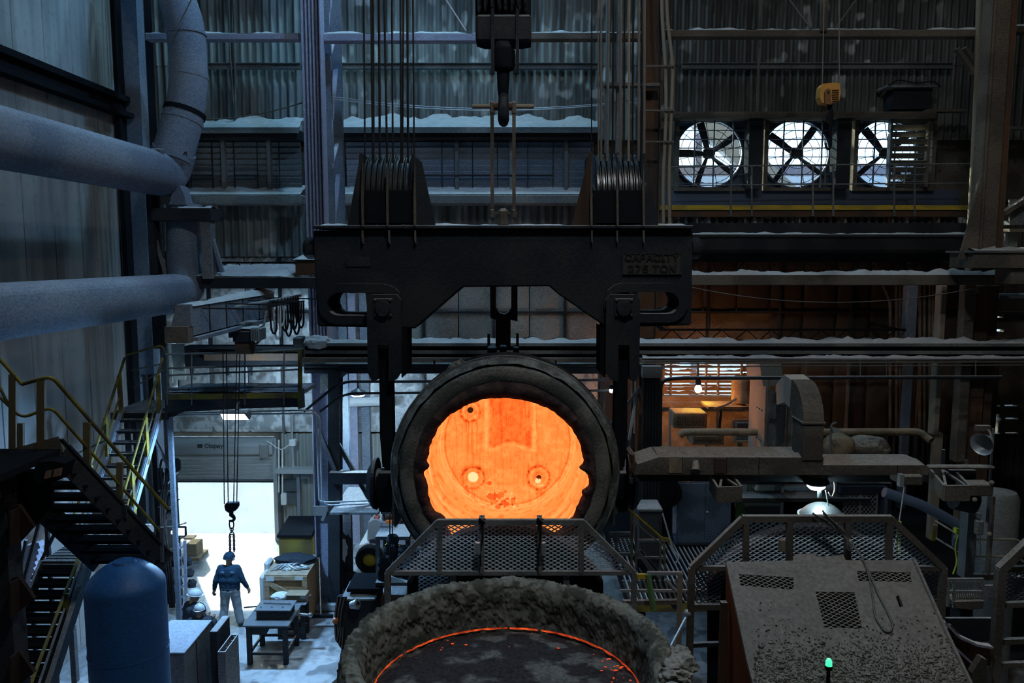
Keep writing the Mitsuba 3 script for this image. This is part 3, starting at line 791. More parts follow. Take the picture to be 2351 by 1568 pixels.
# brackets and struts right of the column
k = thing('braced_post', 'bolted bracket frame with two crossing braces right of the steel column', 'frame')
part(k, 'leg', IB(A(770, 1395, 20.0), A(770, 850, 20.0), .3, .35, .03, (0, 1, 0)), 'dark_steel')
part(k, 'tie', PB(755, 1086, 868, 1112, 19.6, .25), 'dark_steel')
part(k, 'brace', BAR(A(757, 985, 19.9), A(868, 1180, 19.9), .10), 'dark_steel'); part(k, 'brace', BAR(A(730, 985, 19.85), A(770, 1080, 19.85), .1), 'duct_metal')
part(k, 'brace', BAR(A(786, 1080, 19.95), A(740, 1195, 19.95), .08), 'grey_steel')
sa, sb = A(757, 1182, 19.3), A(868, 1182, 19.3)
part(k, 'shelf', B(sa[0], sb[0], 19.3, 21.5, sa[2], sa[2] + .06), 'grey_steel')
part(k, 'rail', TUBE(bend([A(698, 945, 19.3), A(782, 876, 19.3), A(930, 876, 19.3)], .3), .035, 6), 'dark_steel'); part(k, 'rail', TUBE(bend([A(735, 945, 19.3), A(790, 903, 19.3), A(930, 902, 19.3)], .3), .03, 6), 'dark_steel')
part(k, 'gusset', PP([(735, 862), (780, 850), (800, 856), (735, 905)], 19.9, .06), 'grey_steel')
for px, Y, lab in ((812, 24.7, 'pale square post against the foil wall below the small dome lamp'), (840, 24.9, 'pale square post against the foil wall right of the dome lamp post')):
    a = A(px, 1000, Y)
    one('steel_column', lab, 'column', B(a[0] - .13, a[0] + .13, Y, Y + .2, 0, 8), 'pale_steel' if px < 820 else 'duct_metal')
one('wall_pipe', 'wide pale pipe along the foil wall behind the dome lamp', 'pipe', TUBE([A(786, 925, 24.5), A(900, 920, 24.5)], .14, 16), 'white_paint', smooth=40)
k = thing('dome_lamp', 'small lit dome lamp in front of the foil wall, left of the glowing ladle', 'lamp')
c = A(822, 905, 20.5)
part(k, 'cap', LATHE([(.04, .16), (.18, .08), (.22, .0)], c, (0, 0, 1), 20), 'galvanised', smooth=40)
m = LATHE([(.19, 0), (.15, -.05), (.001, -.08)], c, (0, 0, 1), 20)
part(k, 'globe', TM(m.vertices, m.faces if (m.face_normals[:, 2].mean() < 0) else m.faces[:, ::-1]), 'lens_off', emit=(300, 460, 620), sw=.8, smooth=True)
part(k, 'stem', TUBE([c + [0, 0, .14], A(822, 878, 20.5)], .015, 6), 'dark_steel')
one('shelf_bracket', 'pale shelf strip along the wall right of the roller door', 'shelf', PB(632, 1078, 720, 1088, 24.3, .4), 'galvanised')
k = thing('electrical_box', 'small switch box on conduits right of the roller door', 'box')
part(k, 'box', PB(663, 1010, 677, 1025, 24.5, .2, .02), 'white_paint')
part(k, 'conduit', TUBE([A(670, 950, 24.6), A(670, 1010, 24.6)], .04, 6), 'galvanised'); part(k, 'conduit', TUBE([A(670, 1025, 24.6), A(673, 1080, 24.6)], .06, 6), 'galvanised')
part(k, 'conduit', TUBE(bend([A(640, 1010, 24.5), A(640, 1130, 24.5)], .1), .025, 6), 'white_paint'); part(k, 'conduit', TUBE([A(648, 1030, 24.5), A(648, 1135, 24.5)], .025, 6), 'white_paint')
part(k, 'flex_cable', TUBE(bend([A(612, 1012, 24.4), A(625, 1020, 24.4), A(645, 1035, 24.4), A(665, 1020, 24.4)], .3), .015, 5), 'white_paint', smooth=True)
part(k, 'switch', PB(644, 1134, 656, 1160, 24.4, .15, .02), 'white_paint')
one('wall_window', 'dark window frame in the wall right of the roller door', 'window', cat(PB(651, 1100, 686, 1128, 24.85, .06), PB(651, 1132, 686, 1156, 24.85, .06)), plain('dark_pane', (.07, .085, .10), .2), )
one('door_frame', 'pale upright frame between the dark window and the steel column', 'frame', cat(PB(683, 1088, 690, 1280, 24.6, .1), PB(690, 1090, 712, 1098, 24.6, .1)), 'duct_metal')

# ------------------------------------------------------------------ far stair up to the bridge
def stair(label, top, bot, width, n, m, tread_m, tread_d=.24, both=True, sh=.2, t=.04):
    """top, bot: ends of the right stringer; the left one stands width to its left"""
    k = thing('steel_stair', label, 'stair')
    top, bot = np.asarray(top, float), np.asarray(bot, float)
    for o in ((0, width) if both else (0,)):
        part(k, 'stringer', BAR(top - [o, 0, 0], bot - [o, 0, 0], t, sh, (0, 0, 1)), m)
        part(k, 'stringer_flange', BAR(top - [o, 0, 0] + [0, 0, sh * .62], bot - [o, 0, 0] + [0, 0, sh * .62], .10, .02), m)
    for i in range(n):
        c = top + (bot - top) * (i + .5) / n
        bars = [B(c[0] - width, c[0], c[1] - tread_d / 2 + j * tread_d / 5, c[1] - tread_d / 2 + j * tread_d / 5 + .022, c[2] - .03, c[2]) for j in range(6)]
        bars += [B(c[0] - width, c[0], c[1] - tread_d / 2, c[1] - tread_d / 2 + .02, c[2] - .05, c[2] + .01)] + [B(c[0] - width * q, c[0] - width * q + .02, c[1] - tread_d / 2, c[1] + tread_d / 2, c[2] - .03, c[2] - .005) for q in (.25, .5, .75)]
        part(k, 'tread', cat(*bars), tread_m)
    return k
S_T, S_B = A(368, 950, 18.0), A(284, 1190, 16.4)
S_B = np.array([S_T[0], S_B[1], S_B[2]])
dirn = (S_B - S_T) / np.linalg.norm(S_B - S_T)
S_B2 = S_T + (S_B - S_T) * 1.35
k = stair('steep far stair with a pale blue stringer climbing to the foot bridge', S_T, S_B2, .88, 12, 'blue_grey', 'dark_steel') if mat('blue_grey', {'type': 'principled', 'base_color': rgb(.27, .31, .38), 'roughness': .45}) else None
for o in (0.0, .88):
    q0, q1 = S_T - [o, 0, 0] + [0, 0, .95], S_B2 - [o, 0, 0] + [0, 0, .95]
    part(k, 'handrail', TUBE([q0 + (q0 - q1) * .12, q1], .03, 8), 'yellow_paint', smooth=True)
    part(k, 'handrail', TUBE([q0 - [0, 0, .45], q1 - [0, 0, .45]], .022, 8), 'yellow_paint', smooth=True)
    for u in (.02, .34, .68):
        c = S_T + (S_B2 - S_T) * u - [o, 0, 0]
        part(k, 'post', B(c[0] - .03, c[0] + .03, c[1] - .06, c[1] + .06, c[2] - .1, c[2] + .95), 'yellow_paint')
part(k, 'landing', B(S_T[0] - 1.15, S_T[0] + .15, 18.0, 19.6, S_T[2] - .14, S_T[2] + .02), 'dark_steel')
part(k, 'landing_grating', cat(*[B(S_T[0] - 1.1, S_T[0] + .1, 18.05 + i * .1, 18.07 + i * .1, S_T[2] + .02, S_T[2] + .05) for i in range(15)]), 'duct_metal')
part(k, 'landing_rail', TUBE(bend([A(290, 815, 18.1), A(372, 792, 18.1), A(380, 812, 18.1)], .1), .022, 6), 'yellow_paint'); part(k, 'landing_rail', TUBE([A(302, 850, 18.4), A(372, 835, 18.4)], .018, 6), 'grey_steel')
part(k, 'landing_rail', TUBE([A(305, 890, 18.6), A(375, 850, 18.6)], .018, 6), 'grey_steel')
part(k, 'support_post', B(S_T[0] + .1, S_T[0] + .2, 18.1, 18.2, 0, S_T[2] - .1), 'duct_metal'); part(k, 'support_post', B(S_T[0] - .05, S_T[0] + .02, 18.5, 18.6, 0, S_T[2] - .1), 'galvanised')
part(k, 'support_brace', BAR(A(345, 990, 18.2), A(392, 1080, 18.2), .1, .04), 'duct_metal')
part(k, 'support_post', B(S_T[0] - 1.0, S_T[0] - .9, 18.3, 18.4, 0, S_T[2] - .1), 'dark_steel')

# ------------------------------------------------------------------ near stair, two flights
N_T, N_B = A(140, 1040, 11.0), A(382, 1292, 12.6)
W1 = 1.1
k = stair('dark near stair with yellow-brown handrails coming down from the top left', N_T, N_B, W1, 10, 'dark_steel', 'black_steel', .27, True, .34, .03)
d_ = N_B - N_T
part(k, 'upper_landing', B(N_T[0] - 3.2, N_T[0], 9.6, 11.0, N_T[2] - .03, N_T[2] + .06), 'black_steel')
part(k, 'landing_kickplate', B(N_T[0] - 3.2, N_T[0] + .02, 9.58, 9.62, N_T[2] - .22, N_T[2] + .12), 'dark_steel')
part(k, 'landing_kickplate', BAR(A(30, 1050, 11.0), A(140, 1020, 11.0), .03, .24), 'brown_steel')
for pts, r in (([(-40, 790), (0, 824), (51, 882)], .028), ([(51, 882), (60, 879), (118, 863), (250, 1015), (385, 1168)], .028), ([(-40, 875), (0, 912), (50, 960), (118, 934), (250, 1085), (372, 1226)], .022), ([(-20, 850), (20, 930)], .02)):
    q = [A(x, y, 11.0 + max(0, (x - 118) / 265) * 1.6) for x, y in pts]
    part(k, 'handrail', TUBE(bend(q, .12), r, 8), 'yellow_paint', smooth=True)
for x, y0, y1, w in ((30, 860, 1035, .10), (95, 873, 1062, .11), (200, 970, 1085, .10), (275, 1062, 1165, .09), (48, 972, 1060, .08)):
    Y = 11.0 + max(0, (x - 118) / 265) * 1.6
    part(k, 'post', BAR(A(x, y0, Y), A(x, y1, Y), w, .05), 'yellow_dark' if mat('yellow_dark', {'type': 'principled', 'base_color': rgb(.14, .10, .045), 'roughness': .6}) else '')
part(k, 'post', BAR(A(372, 1210, 12.5), A(372, 1290, 12.5), .05), 'grey_steel')
part(k, 'splice_bracket', PP([(265, 1155), (288, 1160), (290, 1190), (268, 1185)], 11.85, .05), 'dark_steel')
k = thing('steel_stair', 'lower flight below the near stair, bottom left, with one yellow handrail', 'stair')
L_T, L_B = A(190, 1297, 13.0), A(95, 1580, 11.2)
L_T2, L_B2 = A(97, 1297, 13.0), A(-5, 1580, 11.2)
for a_, b_ in ((L_T, L_B), (L_T2, L_B2)):
    part(k, 'stringer', BAR(a_, b_, .04, .26), 'dark_steel')
for i in range(11):
    u = (i + .5) / 10
    a_, b_ = L_T2 + (L_B2 - L_T2) * u, L_T + (L_B - L_T) * u
    part(k, 'tread', cat(*[BAR(a_ + [0, -.12 + j * .05, 0], b_ + [0, -.12 + j * .05, 0], .022, .035) for j in range(5)], BAR(a_ + [0, -.14, -.02], b_ + [0, -.14, -.02], .02, .06)), 'black_steel')
part(k, 'landing', cat(*[BAR(A(95, 1290, 13.0) + [0, j * .07, 0], A(195, 1290, 13.0) + [0, j * .07, 0], .03, .04) for j in range(16)]), 'dark_steel')
part(k, 'landing_edge', PB(95, 1296, 197, 1304, 12.95, .05), 'dark_steel')
part(k, 'handrail', TUBE([A(187, 1262, 12.9), A(70, 1572, 11.0)], .028, 8), 'yellow_paint', smooth=True); part(k, 'handrail', TUBE([A(192, 1340, 12.8), A(100, 1580, 11.2)], .018, 8), 'grey_wire', smooth=True)
part(k, 'post', BAR(A(152, 1362, 12.2), A(152, 1480, 12.2), .08, .05), 'yellow_paint')
part(k, 'support', PB(160, 1440, 172, 1568, 13.2, .1), 'grey_steel')
part(k, 'newel', BAR(A(205, 1290, 12.9), A(115, 1575, 11.3), .08, .22), 'dark_steel')
# flood light on a bracket (switched off, the mirrored orange glow put into the glass colour)
k = thing('flood_light', 'switched-off black flood light under the near stair landing, its glass painted with an orange reflection', 'lamp')
c = A(113, 1085, 10.4)
part(k, 'housing', PP([(74, 1098), (82, 1062), (118, 1058), (150, 1064), (140, 1100), (108, 1112), (80, 1106)], 10.45, .25), 'black_steel')
part(k, 'glass', PP([(105, 1082), (142, 1074), (138, 1092), (100, 1100)], 10.42, .02), mat('reflection_tinted_glass', {'type': 'principled', 'base_color': rgb(.30, .17, .12), 'roughness': .12, 'specular': .8}))
part(k, 'glass_divider', PP([(120, 1079), (122, 1078.5), (119, 1096), (117, 1096.5)], 10.40, .02), 'black_steel')
part(k, 'cable', TUBE(bend([A(15, 1100, 10.4), A(35, 1135, 10.4), A(70, 1110, 10.5)], .3), .012, 6), 'dark_rubber', smooth=True)
plain('maroon_steel', (.040, .027, .022), .7)
k = thing('gusset_post', 'dark riveted post with triangular brackets at the left picture edge', 'column')
part(k, 'post', PB(-40, 1085, 22, 1600, 10.2, .3), 'dark_steel')
for y in (1165, 1330, 1500):
    part(k, 'bracket', PP([(18, y), (42, y - 6), (78, y + 45), (20, y + 92)], 10.25, .06), 'maroon_steel'); part(k, 'bracket_web', PP([(20, y + 10), (24, y + 10), (24, y + 90), (20, y + 90)], 10.05, .2), 'maroon_steel')
part(k, 'dark_panel', PP([(22, 1075), (120, 1105), (120, 1160), (100, 1185), (22, 1270)], 10.7, .05), 'black_steel')
# wall frames behind the lower flight
k = thing('ladder_frame', 'slim angle-iron frame between the near stair and the bright lower wall', 'frame')
for a_, b_ in (((112, 1175), (106, 1270)), ((98, 1170), (40, 1390)), ((60, 1240), (30, 1400)), ((130, 1215), (75, 1330))):
    part(k, 'bar', PBAR(a_, b_, 13.6, .05), 'dark_steel')
part(k, 'post', BAR(A(106, 1180, 13.6), A(106, 1180, 13.6) * [1, 1, 0], .06), 'dark_steel')
k = thing('ribbed_sheet', 'slanting pale ribbed sheet beside the lower flight', 'sheet')
part(k, 'post', BAR(A(66, 1262, 14.1), A(66, 1262, 14.1) * [1, 1, 0], .06), 'dark_steel')
for i in range(11):
    part(k, 'rib', PBAR((62 + i * .6, 1258 + i * 13), (96 - i * 3.2, 1248 + i * 13.5), 14.0, .16, .1), 'pale_steel')

# ------------------------------------------------------------------ blue tank
k = thing('storage_tank', 'tall blue cylindrical tank with a dusty domed top in the bottom left', 'tank')
c = A(288, 1340, 11.6); R_ = M(86, c)
zs = A(288, 1345, 11.6)[2]
prof = [(R_, -zs + .02), (R_, 0), (R_ * .985, .05), (R_ * .94, .10), (R_ * .84, .17), (R_ * .70, .245), (R_ * .54, .315), (R_ * .42, .35), (.17, .37), (.15, .40), (.001, .41)]
part(k, 'shell', LATHE(prof, (c[0], 11.6, zs), (0, 0, 1), 64), 'blue_paint', smooth=40)
for z in (zs - 1.0, zs - 2.0):
    part(k, 'weld_band', LATHE([(R_ - .01, -.01), (R_ + .008, -.01), (R_ + .008, .01), (R_ - .01, .01)], (c[0], 11.6, z), (0, 0, 1), 64), 'blue_paint', smooth=40)

# grey cabinet, thin panel and bin beside the tank
k = thing('steel_cabinet', 'waist-high grey steel cabinet with a sloping-looking flat top beside the blue tank', 'cabinet')
q = A(422, 1497, 14.2); q2 = A(481, 1425, 14.2)
part(k, 'body', RB(-7.0, q[0], 14.2, 15.5, 0, q[2] - .03, .015), 'grey_steel'); part(k, 'top', RB(-7.05, q[0] + .02, 14.17, 15.53, q[2] - .03, q[2], .01), 'duct_metal')
part(k, 'door_edge', B(q[0] + .0, q[0] + .012, 14.75, 14.77, .05, q[2] - .05), 'dark_steel')
one('metal_sheet', 'narrow dark panel standing right of the grey cabinet', 'panel', RB(A(483, 1500, 14.9)[0], A(500, 1500, 14.9)[0], 14.9, 15.6, 0, A(490, 1450, 14.9)[2], .01), 'dark_steel')
k = thing('scrap_bin', 'open grey scrap bin at the end of the cabinets', 'bin')
b0, b1, zt_ = A(500, 1520, 14.7)[0], A(518, 1520, 14.7)[0], A(508, 1497, 14.7)[2]
for m in (B(b0, b1, 14.7, 14.73, 0, zt_), B(b0, b1, 15.4, 15.43, 0, zt_), B(b1 - .02, b1, 14.7, 15.4, 0, zt_), B(b0, b0 + .02, 14.7, 15.4, 0, zt_)):
    part(k, 'side', m, 'grey_steel')
part(k, 'scrap', cat(*[BAR((b0 + .05, 14.8 + i * .08, zt_ - .3 + .05 * (i % 3)), (b1 - .04, 14.9 + i * .07, zt_ - .05 * (i % 2)), .03) for i in range(7)]), 'brown_steel', kind='stuff')
# ================================================================== the lifting beam and what hangs from it
LY = 14.4
k = BEAM = thing('lifting_beam', 'huge dark lifting beam with two slotted ends, above the glowing ladle', 'lifting beam')
out = [(722, 530), (1588, 526), (1584, 744), (1392, 748), (1282, 672), (1262, 654), (1062, 656), (1038, 676), (952, 751), (731, 746)]
def slot(x0, x1, y0, y1, n=8):
    r = (y1 - y0) / 2
    return [(x0 + r - r * math.sin(a), (y0 + y1) / 2 - r * math.cos(a)) for a in np.linspace(0, math.pi, n)] + [(x1 - r + r * math.sin(a), (y0 + y1) / 2 + r * math.cos(a)) for a in np.linspace(0, math.pi, n)]
sl, sr = slot(752, 905, 672, 724), slot(1405, 1558, 670, 720)
part(k, 'front_plate', PP(out, LY, .08, [sl, sr]), 'beam_paint'); part(k, 'back_plate', prism_xz(Polygon(flat(out, LY), [flat(sl, LY), flat(sr, LY)]), LY + .95, .08), 'beam_paint')
tl, tr = A(718, 525, LY - .12), A(1592, 522, LY - .12)
part(k, 'top_flange', RB(tl[0], tr[0], LY - .12, LY + 1.1, tl[2], tl[2] + .06, .01), 'beam_paint')
part(k, 'settled_dust', dust_top(tl[0] + .1, tr[0] - .1, LY - .02, LY + 1.05, tl[2] + .06, 41, .05, 120), 'pale_dust', smooth=True)
g = flat(out, LY)
for i, (a, b) in enumerate(zip(g, g[1:] + g[:1])):
    if i not in (0,):
        part(k, 'edge_plate', BAR((a[0], LY + .5, a[1]), (b[0], LY + .5, b[1]), .95, .05, (a[1] - b[1], 0, b[0] - a[0])), 'beam_paint')
for sx in (sl, sr):                                            # lined slots with a raised collar
    gs = flat(sx, LY)
    poly = Polygon(gs)
    part(k, 'slot_collar', prism_xz(poly.buffer(.16, join_style=2).difference(poly), LY - .06, .06), 'beam_paint')
    part(k, 'slot_liner', prism_xz(poly.buffer(.03).difference(poly), LY + .08, .87), 'dark_steel')
pl = PP([(838, 665), (905, 658), (918, 672), (918, 700), (842, 700)], LY - .05, .05); part(k, 'cover_plate', pl, 'beam_paint')
for px in (832, 893, 953, 1359, 1417, 1478):
    part(k, 'stiffener', PP([(px - 2, 528), (px + 2, 528), (px + 2, 560), (px - 2, 552)], LY - .1, .1), 'brown_steel')
for px in (714, 1596):
    p = A(px, 570, LY + .3)
    part(k, 'stop_knob', LATHE([(.001, -.12), (.14, -.12), (.2, -.05), (.2, .08)], p, (-1 if px > 1000 else 1, 0, 0), 20), 'beam_paint', smooth=40)
p0, p1 = A(1429, 580, LY), A(1564, 630, LY)
cp = part(k, 'capacity_plate', B(p0[0], p1[0], LY - .025, LY, p1[2], p0[2]), 'plate_brown' if plain('plate_brown', (.060, .055, .050), .6) else '')
part(cp, 'plate_rim', prism_xz(sbox(p0[0], p1[2], p1[0], p0[2]).difference(sbox(p0[0] + .02, p1[2] + .02, p1[0] - .02, p0[2] - .02)), LY - .04, .02), 'dark_steel')
def lettering(txt, cx, cy, h, wpx, Y, m, dep=.02):
    t_ = meshkit.text_mesh(txt, h, dep, True)
    v = t_.vertices; w = v[:, 0].max() - v[:, 0].min()
    c = A(cx, cy, Y); s = M(wpx, c) / w
    v = v * [s, 1, 1] - [s * (v[:, 0].min() + w / 2), (v[:, 1].max() + v[:, 1].min()) / 2, 0]
    return upright(TM(v, t_.faces), (c[0], Y, c[2]))
for txt, cy, w in (('CAPACITY', 591, 124), ('275 TON', 617, 110)):
    part(cp, 'raised_lettering', lettering(txt, 1497, cy, .125, w, LY - .025, ''), mat('letter_black', {'type': 'principled', 'base_color': rgb(.010, .010, .011), 'roughness': .6}))
p0, p1 = A(794, 590, LY), A(850, 612, LY)
part(k, 'maker_plate', B(p0[0], p1[0], LY - .02, LY, p1[2], p0[2]), 'dark_steel')

# ---- sheave nests
def sheave_nest(label, x0, x1, yt, ribs, cheek_l, cheek_r, seed, n=9):
    k = thing('sheave_nest', label, 'pulley')
    for pts in (cheek_l, cheek_r):
        part(k, 'cheek_plate', PP(pts, LY + .0, .06), 'rust_dark' if pts is cheek_l and seed == 2 else 'dark_steel')
    part(k, 'cheek_side', PP([(cheek_l[1][0] - 4, 521), (cheek_l[1][0] - 2, 356), (cheek_l[1][0] + 4, 352), (cheek_l[1][0] + 6, 521)], LY + .02, .9), 'dark_steel')
    part(k, 'cheek_side', PP([(cheek_r[1][0] - 6, 521), (cheek_r[1][0] - 4, 352), (cheek_r[1][0] + 2, 356), (cheek_r[1][0] + 4, 521)], LY + .02, .9), 'dark_steel')
    cz = A((x0 + x1) / 2, 458, LY + .6)[2]
    R_ = A((x0 + x1) / 2, yt, LY + .6)[2] - cz
    xa, xb = A(x0, 440, LY + .5)[0], A(x1, 440, LY + .5)[0]
    for i in range(n):
        x = xa + (xb - xa) * (i + .5) / n
        w = (xb - xa) / n * .42
        part(k, 'sheave', LATHE([(R_ * .3, -w), (R_ * .93, -w), (R_, -w * .9), (R_, -w * .7), (R_ * .93, -.2 * w), (R_ * .93, .2 * w), (R_, w * .7), (R_, w * .9), (R_ * .93, w), (R_ * .3, w)], (x, LY + .80, cz), (1, 0, 0), 48), 'sheave_steel', smooth=35)
    part(k, 'axle', CYL((xa, LY + .80, cz), (xb, LY + .80, cz), .12), 'dark_steel')
    a, b = A(x0, 437, LY - .1), A(x1, 512, LY - .1)
    ang = np.linspace(-.2, 1.1, 9)
    part(k, 'guard', B(a[0], b[0], LY - .1, LY - .06, b[2], a[2]), 'black_steel')
    for r in ribs:
        part(k, 'rib', PP([(r - 2, 520), (r - 3, 440), (r, 372), (r + 2, 440), (r + 3, 520)], LY - .16, .08), 'brown_steel')
    return k
plain('sheave_steel', (.20, .195, .19), .25, .85)
plain('rust_dark', (.07, .045, .032), .7)
sheave_nest('nest of rope sheaves on the lifting beam under the dark rope bundle', 838, 946, 354, (832, 889, 952),
            [(797, 522), (826, 362), (834, 356), (838, 522)], [(946, 522), (949, 356), (968, 372), (1000, 520)], 1)
sheave_nest('nest of rope sheaves on the lifting beam in front of the rusty column', 1363, 1474, 352, (1358, 1418, 1478),
            [(1312, 520), (1354, 350), (1359, 346), (1362, 520)], [(1474, 520), (1477, 352), (1482, 352), (1512, 518)], 2)
for i, (xt, xb, w) in enumerate(((832, 838, .016), (848, 856, .02), (856, 858, .018), (868, 872, .022), (873, 889, .02), (897, 902, .018), (917, 921, .018), (929, 924, .018), (933, 937, .022), (944, 951, .016))):
    one('crane_rope', ORD[i] + ' rope from the left of the dark bundle above the first sheave nest', 'rope', TUBE([A(xt, -500, LY + .1), A(xb, 375, LY + .1)], w, 6), 'rope_wire', group='dark ropes of the first sheave nest')
for i, (xt, xb, w, m) in enumerate(((1360, 1358, .012, 'rope_wire'), (1371, 1374, .014, 'grey_wire'), (1379, 1380, .026, 'grey_wire'), (1402, 1394, .03, 'grey_wire'), (1411, 1406, .02, 'rope_wire'), (1427, 1424, .028, 'grey_wire'), (1436, 1432, .018, 'rope_wire'), (1447, 1443, .024, 'tan_conduit'), (1456, 1452, .02, 'rope_wire'), (1468, 1466, .024, 'grey_wire'), (1474, 1472, .018, 'rope_wire'), (1481, 1479, .026, 'grey_wire'))):
    one('crane_rope', ORD[i] + ' rope from the left of the grey bundle in front of the rusty column', 'rope', TUBE([A(xt, -500, LY + .1), A(xb, 370, LY + .1)], w * .9, 6), m, group='ropes of the second sheave nest')

# ---- auxiliary block with its big hook, the pin bar and its links
k = thing('crane_block', 'massive dark crane block with a hook hanging from the top edge of the picture', 'hook')
part(k, 'cheek', PP([(1090, -120), (1218, -120), (1220, 92), (1200, 96), (1110, 96), (1092, 90)], LY, .5), 'black_steel')
part(k, 'guard', PB(1092, 32, 1220, 95, LY - .15, .15, .04), 'beam_paint')
for i in range(8):
    p = A(1102 + i * 15, -20, LY + .1)
    part(k, 'sheave', LATHE([(.2, -.03), (.4, -.03), (.42, 0), (.4, .03), (.2, .03)], (p[0], LY - .0, p[2]), (1, 0, 0), 32), 'sheave_steel', smooth=35)
for px in (1127, 1184):
    part(k, 'strap', PB(px, -120, px + 8, 168, LY - .2, .08), 'dark_steel')
part(k, 'crosshead', LATHE([(.001, .0), (.19, .0), (.21, .05), (.21, .32), (.17, .36), (.001, .36)], A(1155, 160, LY), (0, 0, 1), 28), 'black_steel', smooth=30)
part(k, 'nut', LATHE([(.001, .0), (.15, .0), (.16, .12), (.001, .12)], A(1155, 115, LY), (0, 0, 1), 28), 'dark_steel', smooth=30)
part(k, 'shank', TUBE([A(1155, 160, LY), A(1155, 200, LY), A(1156, 225, LY)], [.11, .10, .085], 16), 'black_steel', smooth=True)
hk = bend([A(1155, 205, LY), A(1156, 225, LY - .02), A(1156, 262, LY - .22), A(1156, 284, LY - .02), A(1156, 268, LY + .25), A(1156, 242, LY + .25)], .2, 5)
part(k, 'hook', TUBE(hk, np.concatenate([np.linspace(.08, .10, len(hk) // 2), np.linspace(.10, .03, len(hk) - len(hk) // 2)]), 12), 'dark_steel', smooth=True)
k = thing('pin_bar', 'rusty round pin bar lying across the crane hook', 'bar')
part(k, 'bar', TUBE([A(1084, 244, LY), A(1226, 244, LY)], .04, 12), 'tan_conduit', smooth=40)
for px in (1130, 1180):
    part(k, 'link', cat(PB(px - 4, 236, px + 4, 497, LY - .03, .05), PB(px - 5.5, 232, px + 5.5, 262, LY - .05, .09, .02), PB(px - 5.5, 480, px + 5.5, 502, LY - .05, .09, .02)), 'brown_steel')
    part(k, 'collar', CYL(A(px + (9 if px < 1150 else -9), 244, LY) - [.04, 0, 0], A(px + (9 if px < 1150 else -9), 244, LY) + [.04, 0, 0], .07), 'rust_steel')
part(BEAM, 'lug', cat(PB(1143, 478, 1167, 522, LY - .02, .3, .05), PB(1122, 486, 1188, 492, LY, .05)), 'brown_steel')
for x0, x1, y0, y1, lab in ((762, 1490, 222, 226, 'drooping rope pair strung from the laced column to the rusty column'),):
    kk = thing('guide_rope', lab, 'rope')
    for o in (0, 5):
        part(kk, 'strand', TUBE(sag(A(x0, y0 + o, 20.2), A(x1, y1 + o * .6, 20.2), .27), .014, 5), 'galvanised')
one('guide_rope', 'sagging thin wire across the brown panels right of the lifting beam', 'rope', TUBE(sag(A(1585, 659, 19.0), A(2300, 648, 19.0), .42, 24), .012, 5), 'grey_wire')
one('guide_rope', 'thin wire rising across the corrugated wall left of the blue-grey column', 'rope', TUBE(sag(A(468, 274, 21.5), A(694, 236, 20.5), .1), .018, 5), 'grey_wire')

# ---- the two ladle hooks
def ladle_hook(label, cx, mir):
    X = lambda x: cx + (x if not mir else -x)
    k = thing('ladle_hook', label, 'hook')
    cl = [(X(-38), 690), (X(-28), 676), (X(30), 676), (X(40), 690), (X(42), 852), (X(30), 872), (X(12), 876), (X(12), 792), (X(-13), 792), (X(-13), 872), (X(-26), 876), (X(-36), 856)]
    part(k, 'clevis', PP(cl, LY - .32, .16), 'beam_paint')
    part(k, 'clevis', prism_xz(Polygon(flat(cl, LY - .32)), LY + .62, .16), 'beam_paint')
    part(k, 'clevis_side', PP([(X(42), 755), (X(54), 750), (X(54), 858), (X(42), 868)], LY - .1, .7), 'black_steel')
    p = A(X(0), 707, LY - .32)
    part(k, 'pin', LATHE([(.001, -.1), (.12, -.1), (.135, -.08), (.135, 0)], p, (0, 1, 0), 24), 'dark_steel', smooth=40)
    pk = part(k, 'pin_keeper', RB(p[0] - .17, p[0] + .17, LY - .35, LY - .32, p[2] - .17, p[2] + .17, .02), 'beam_paint')
    for sx in (-.13, .13):
        for sz in (-.13, .13):
            part(pk, 'bolt', SPH((p[0] + sx, LY - .36, p[2] + sz), .022, 1), 'dark_steel')
    sh = [(X(-13), 798), (X(12), 798), (X(20), 880), (X(22), 1000), (X(30), 1062), (X(24), 1072), (X(-2), 1072), (X(-8), 1000), (X(-9), 880)]
    part(k, 'shank', PP(sh, LY - .12, .3), 'black_steel')
    part(k, 'shank_tip', PB(min(X(-9), X(11)), 790, max(X(-9), X(11)), 800, LY - .15, .3), 'grey_steel')
    # the crook that takes the trunnion
    c = A(X(14), 1095, LY)
    rr = np.linspace(math.pi * .9, math.pi * 2.25, 14)
    poly = Polygon([(c[1] + .34 * math.cos(a), c[2] + .05 + .36 * math.sin(a)) for a in rr] + [(c[1] + .66 * math.cos(a), c[2] - .02 + .62 * math.sin(a)) for a in rr[::-1]])
    part(k, 'crook', prism_yz(poly.buffer(0), c[0] - .13, .26), 'black_steel')
    part(k, 'wear_plate', prism_yz(Polygon([(c[1] + .33 * math.cos(a), c[2] + .05 + .35 * math.sin(a)) for a in rr] + [(c[1] + .37 * math.cos(a), c[2] + .05 + .39 * math.sin(a)) for a in rr[::-1]]).buffer(0), c[0] - .15, .30), 'grey_steel')
ladle_hook('laminated ladle hook on the left, carrying the left trunnion of the glowing ladle', 880, False)
ladle_hook('laminated ladle hook on the right, carrying the right trunnion of the glowing ladle', 1432, True)

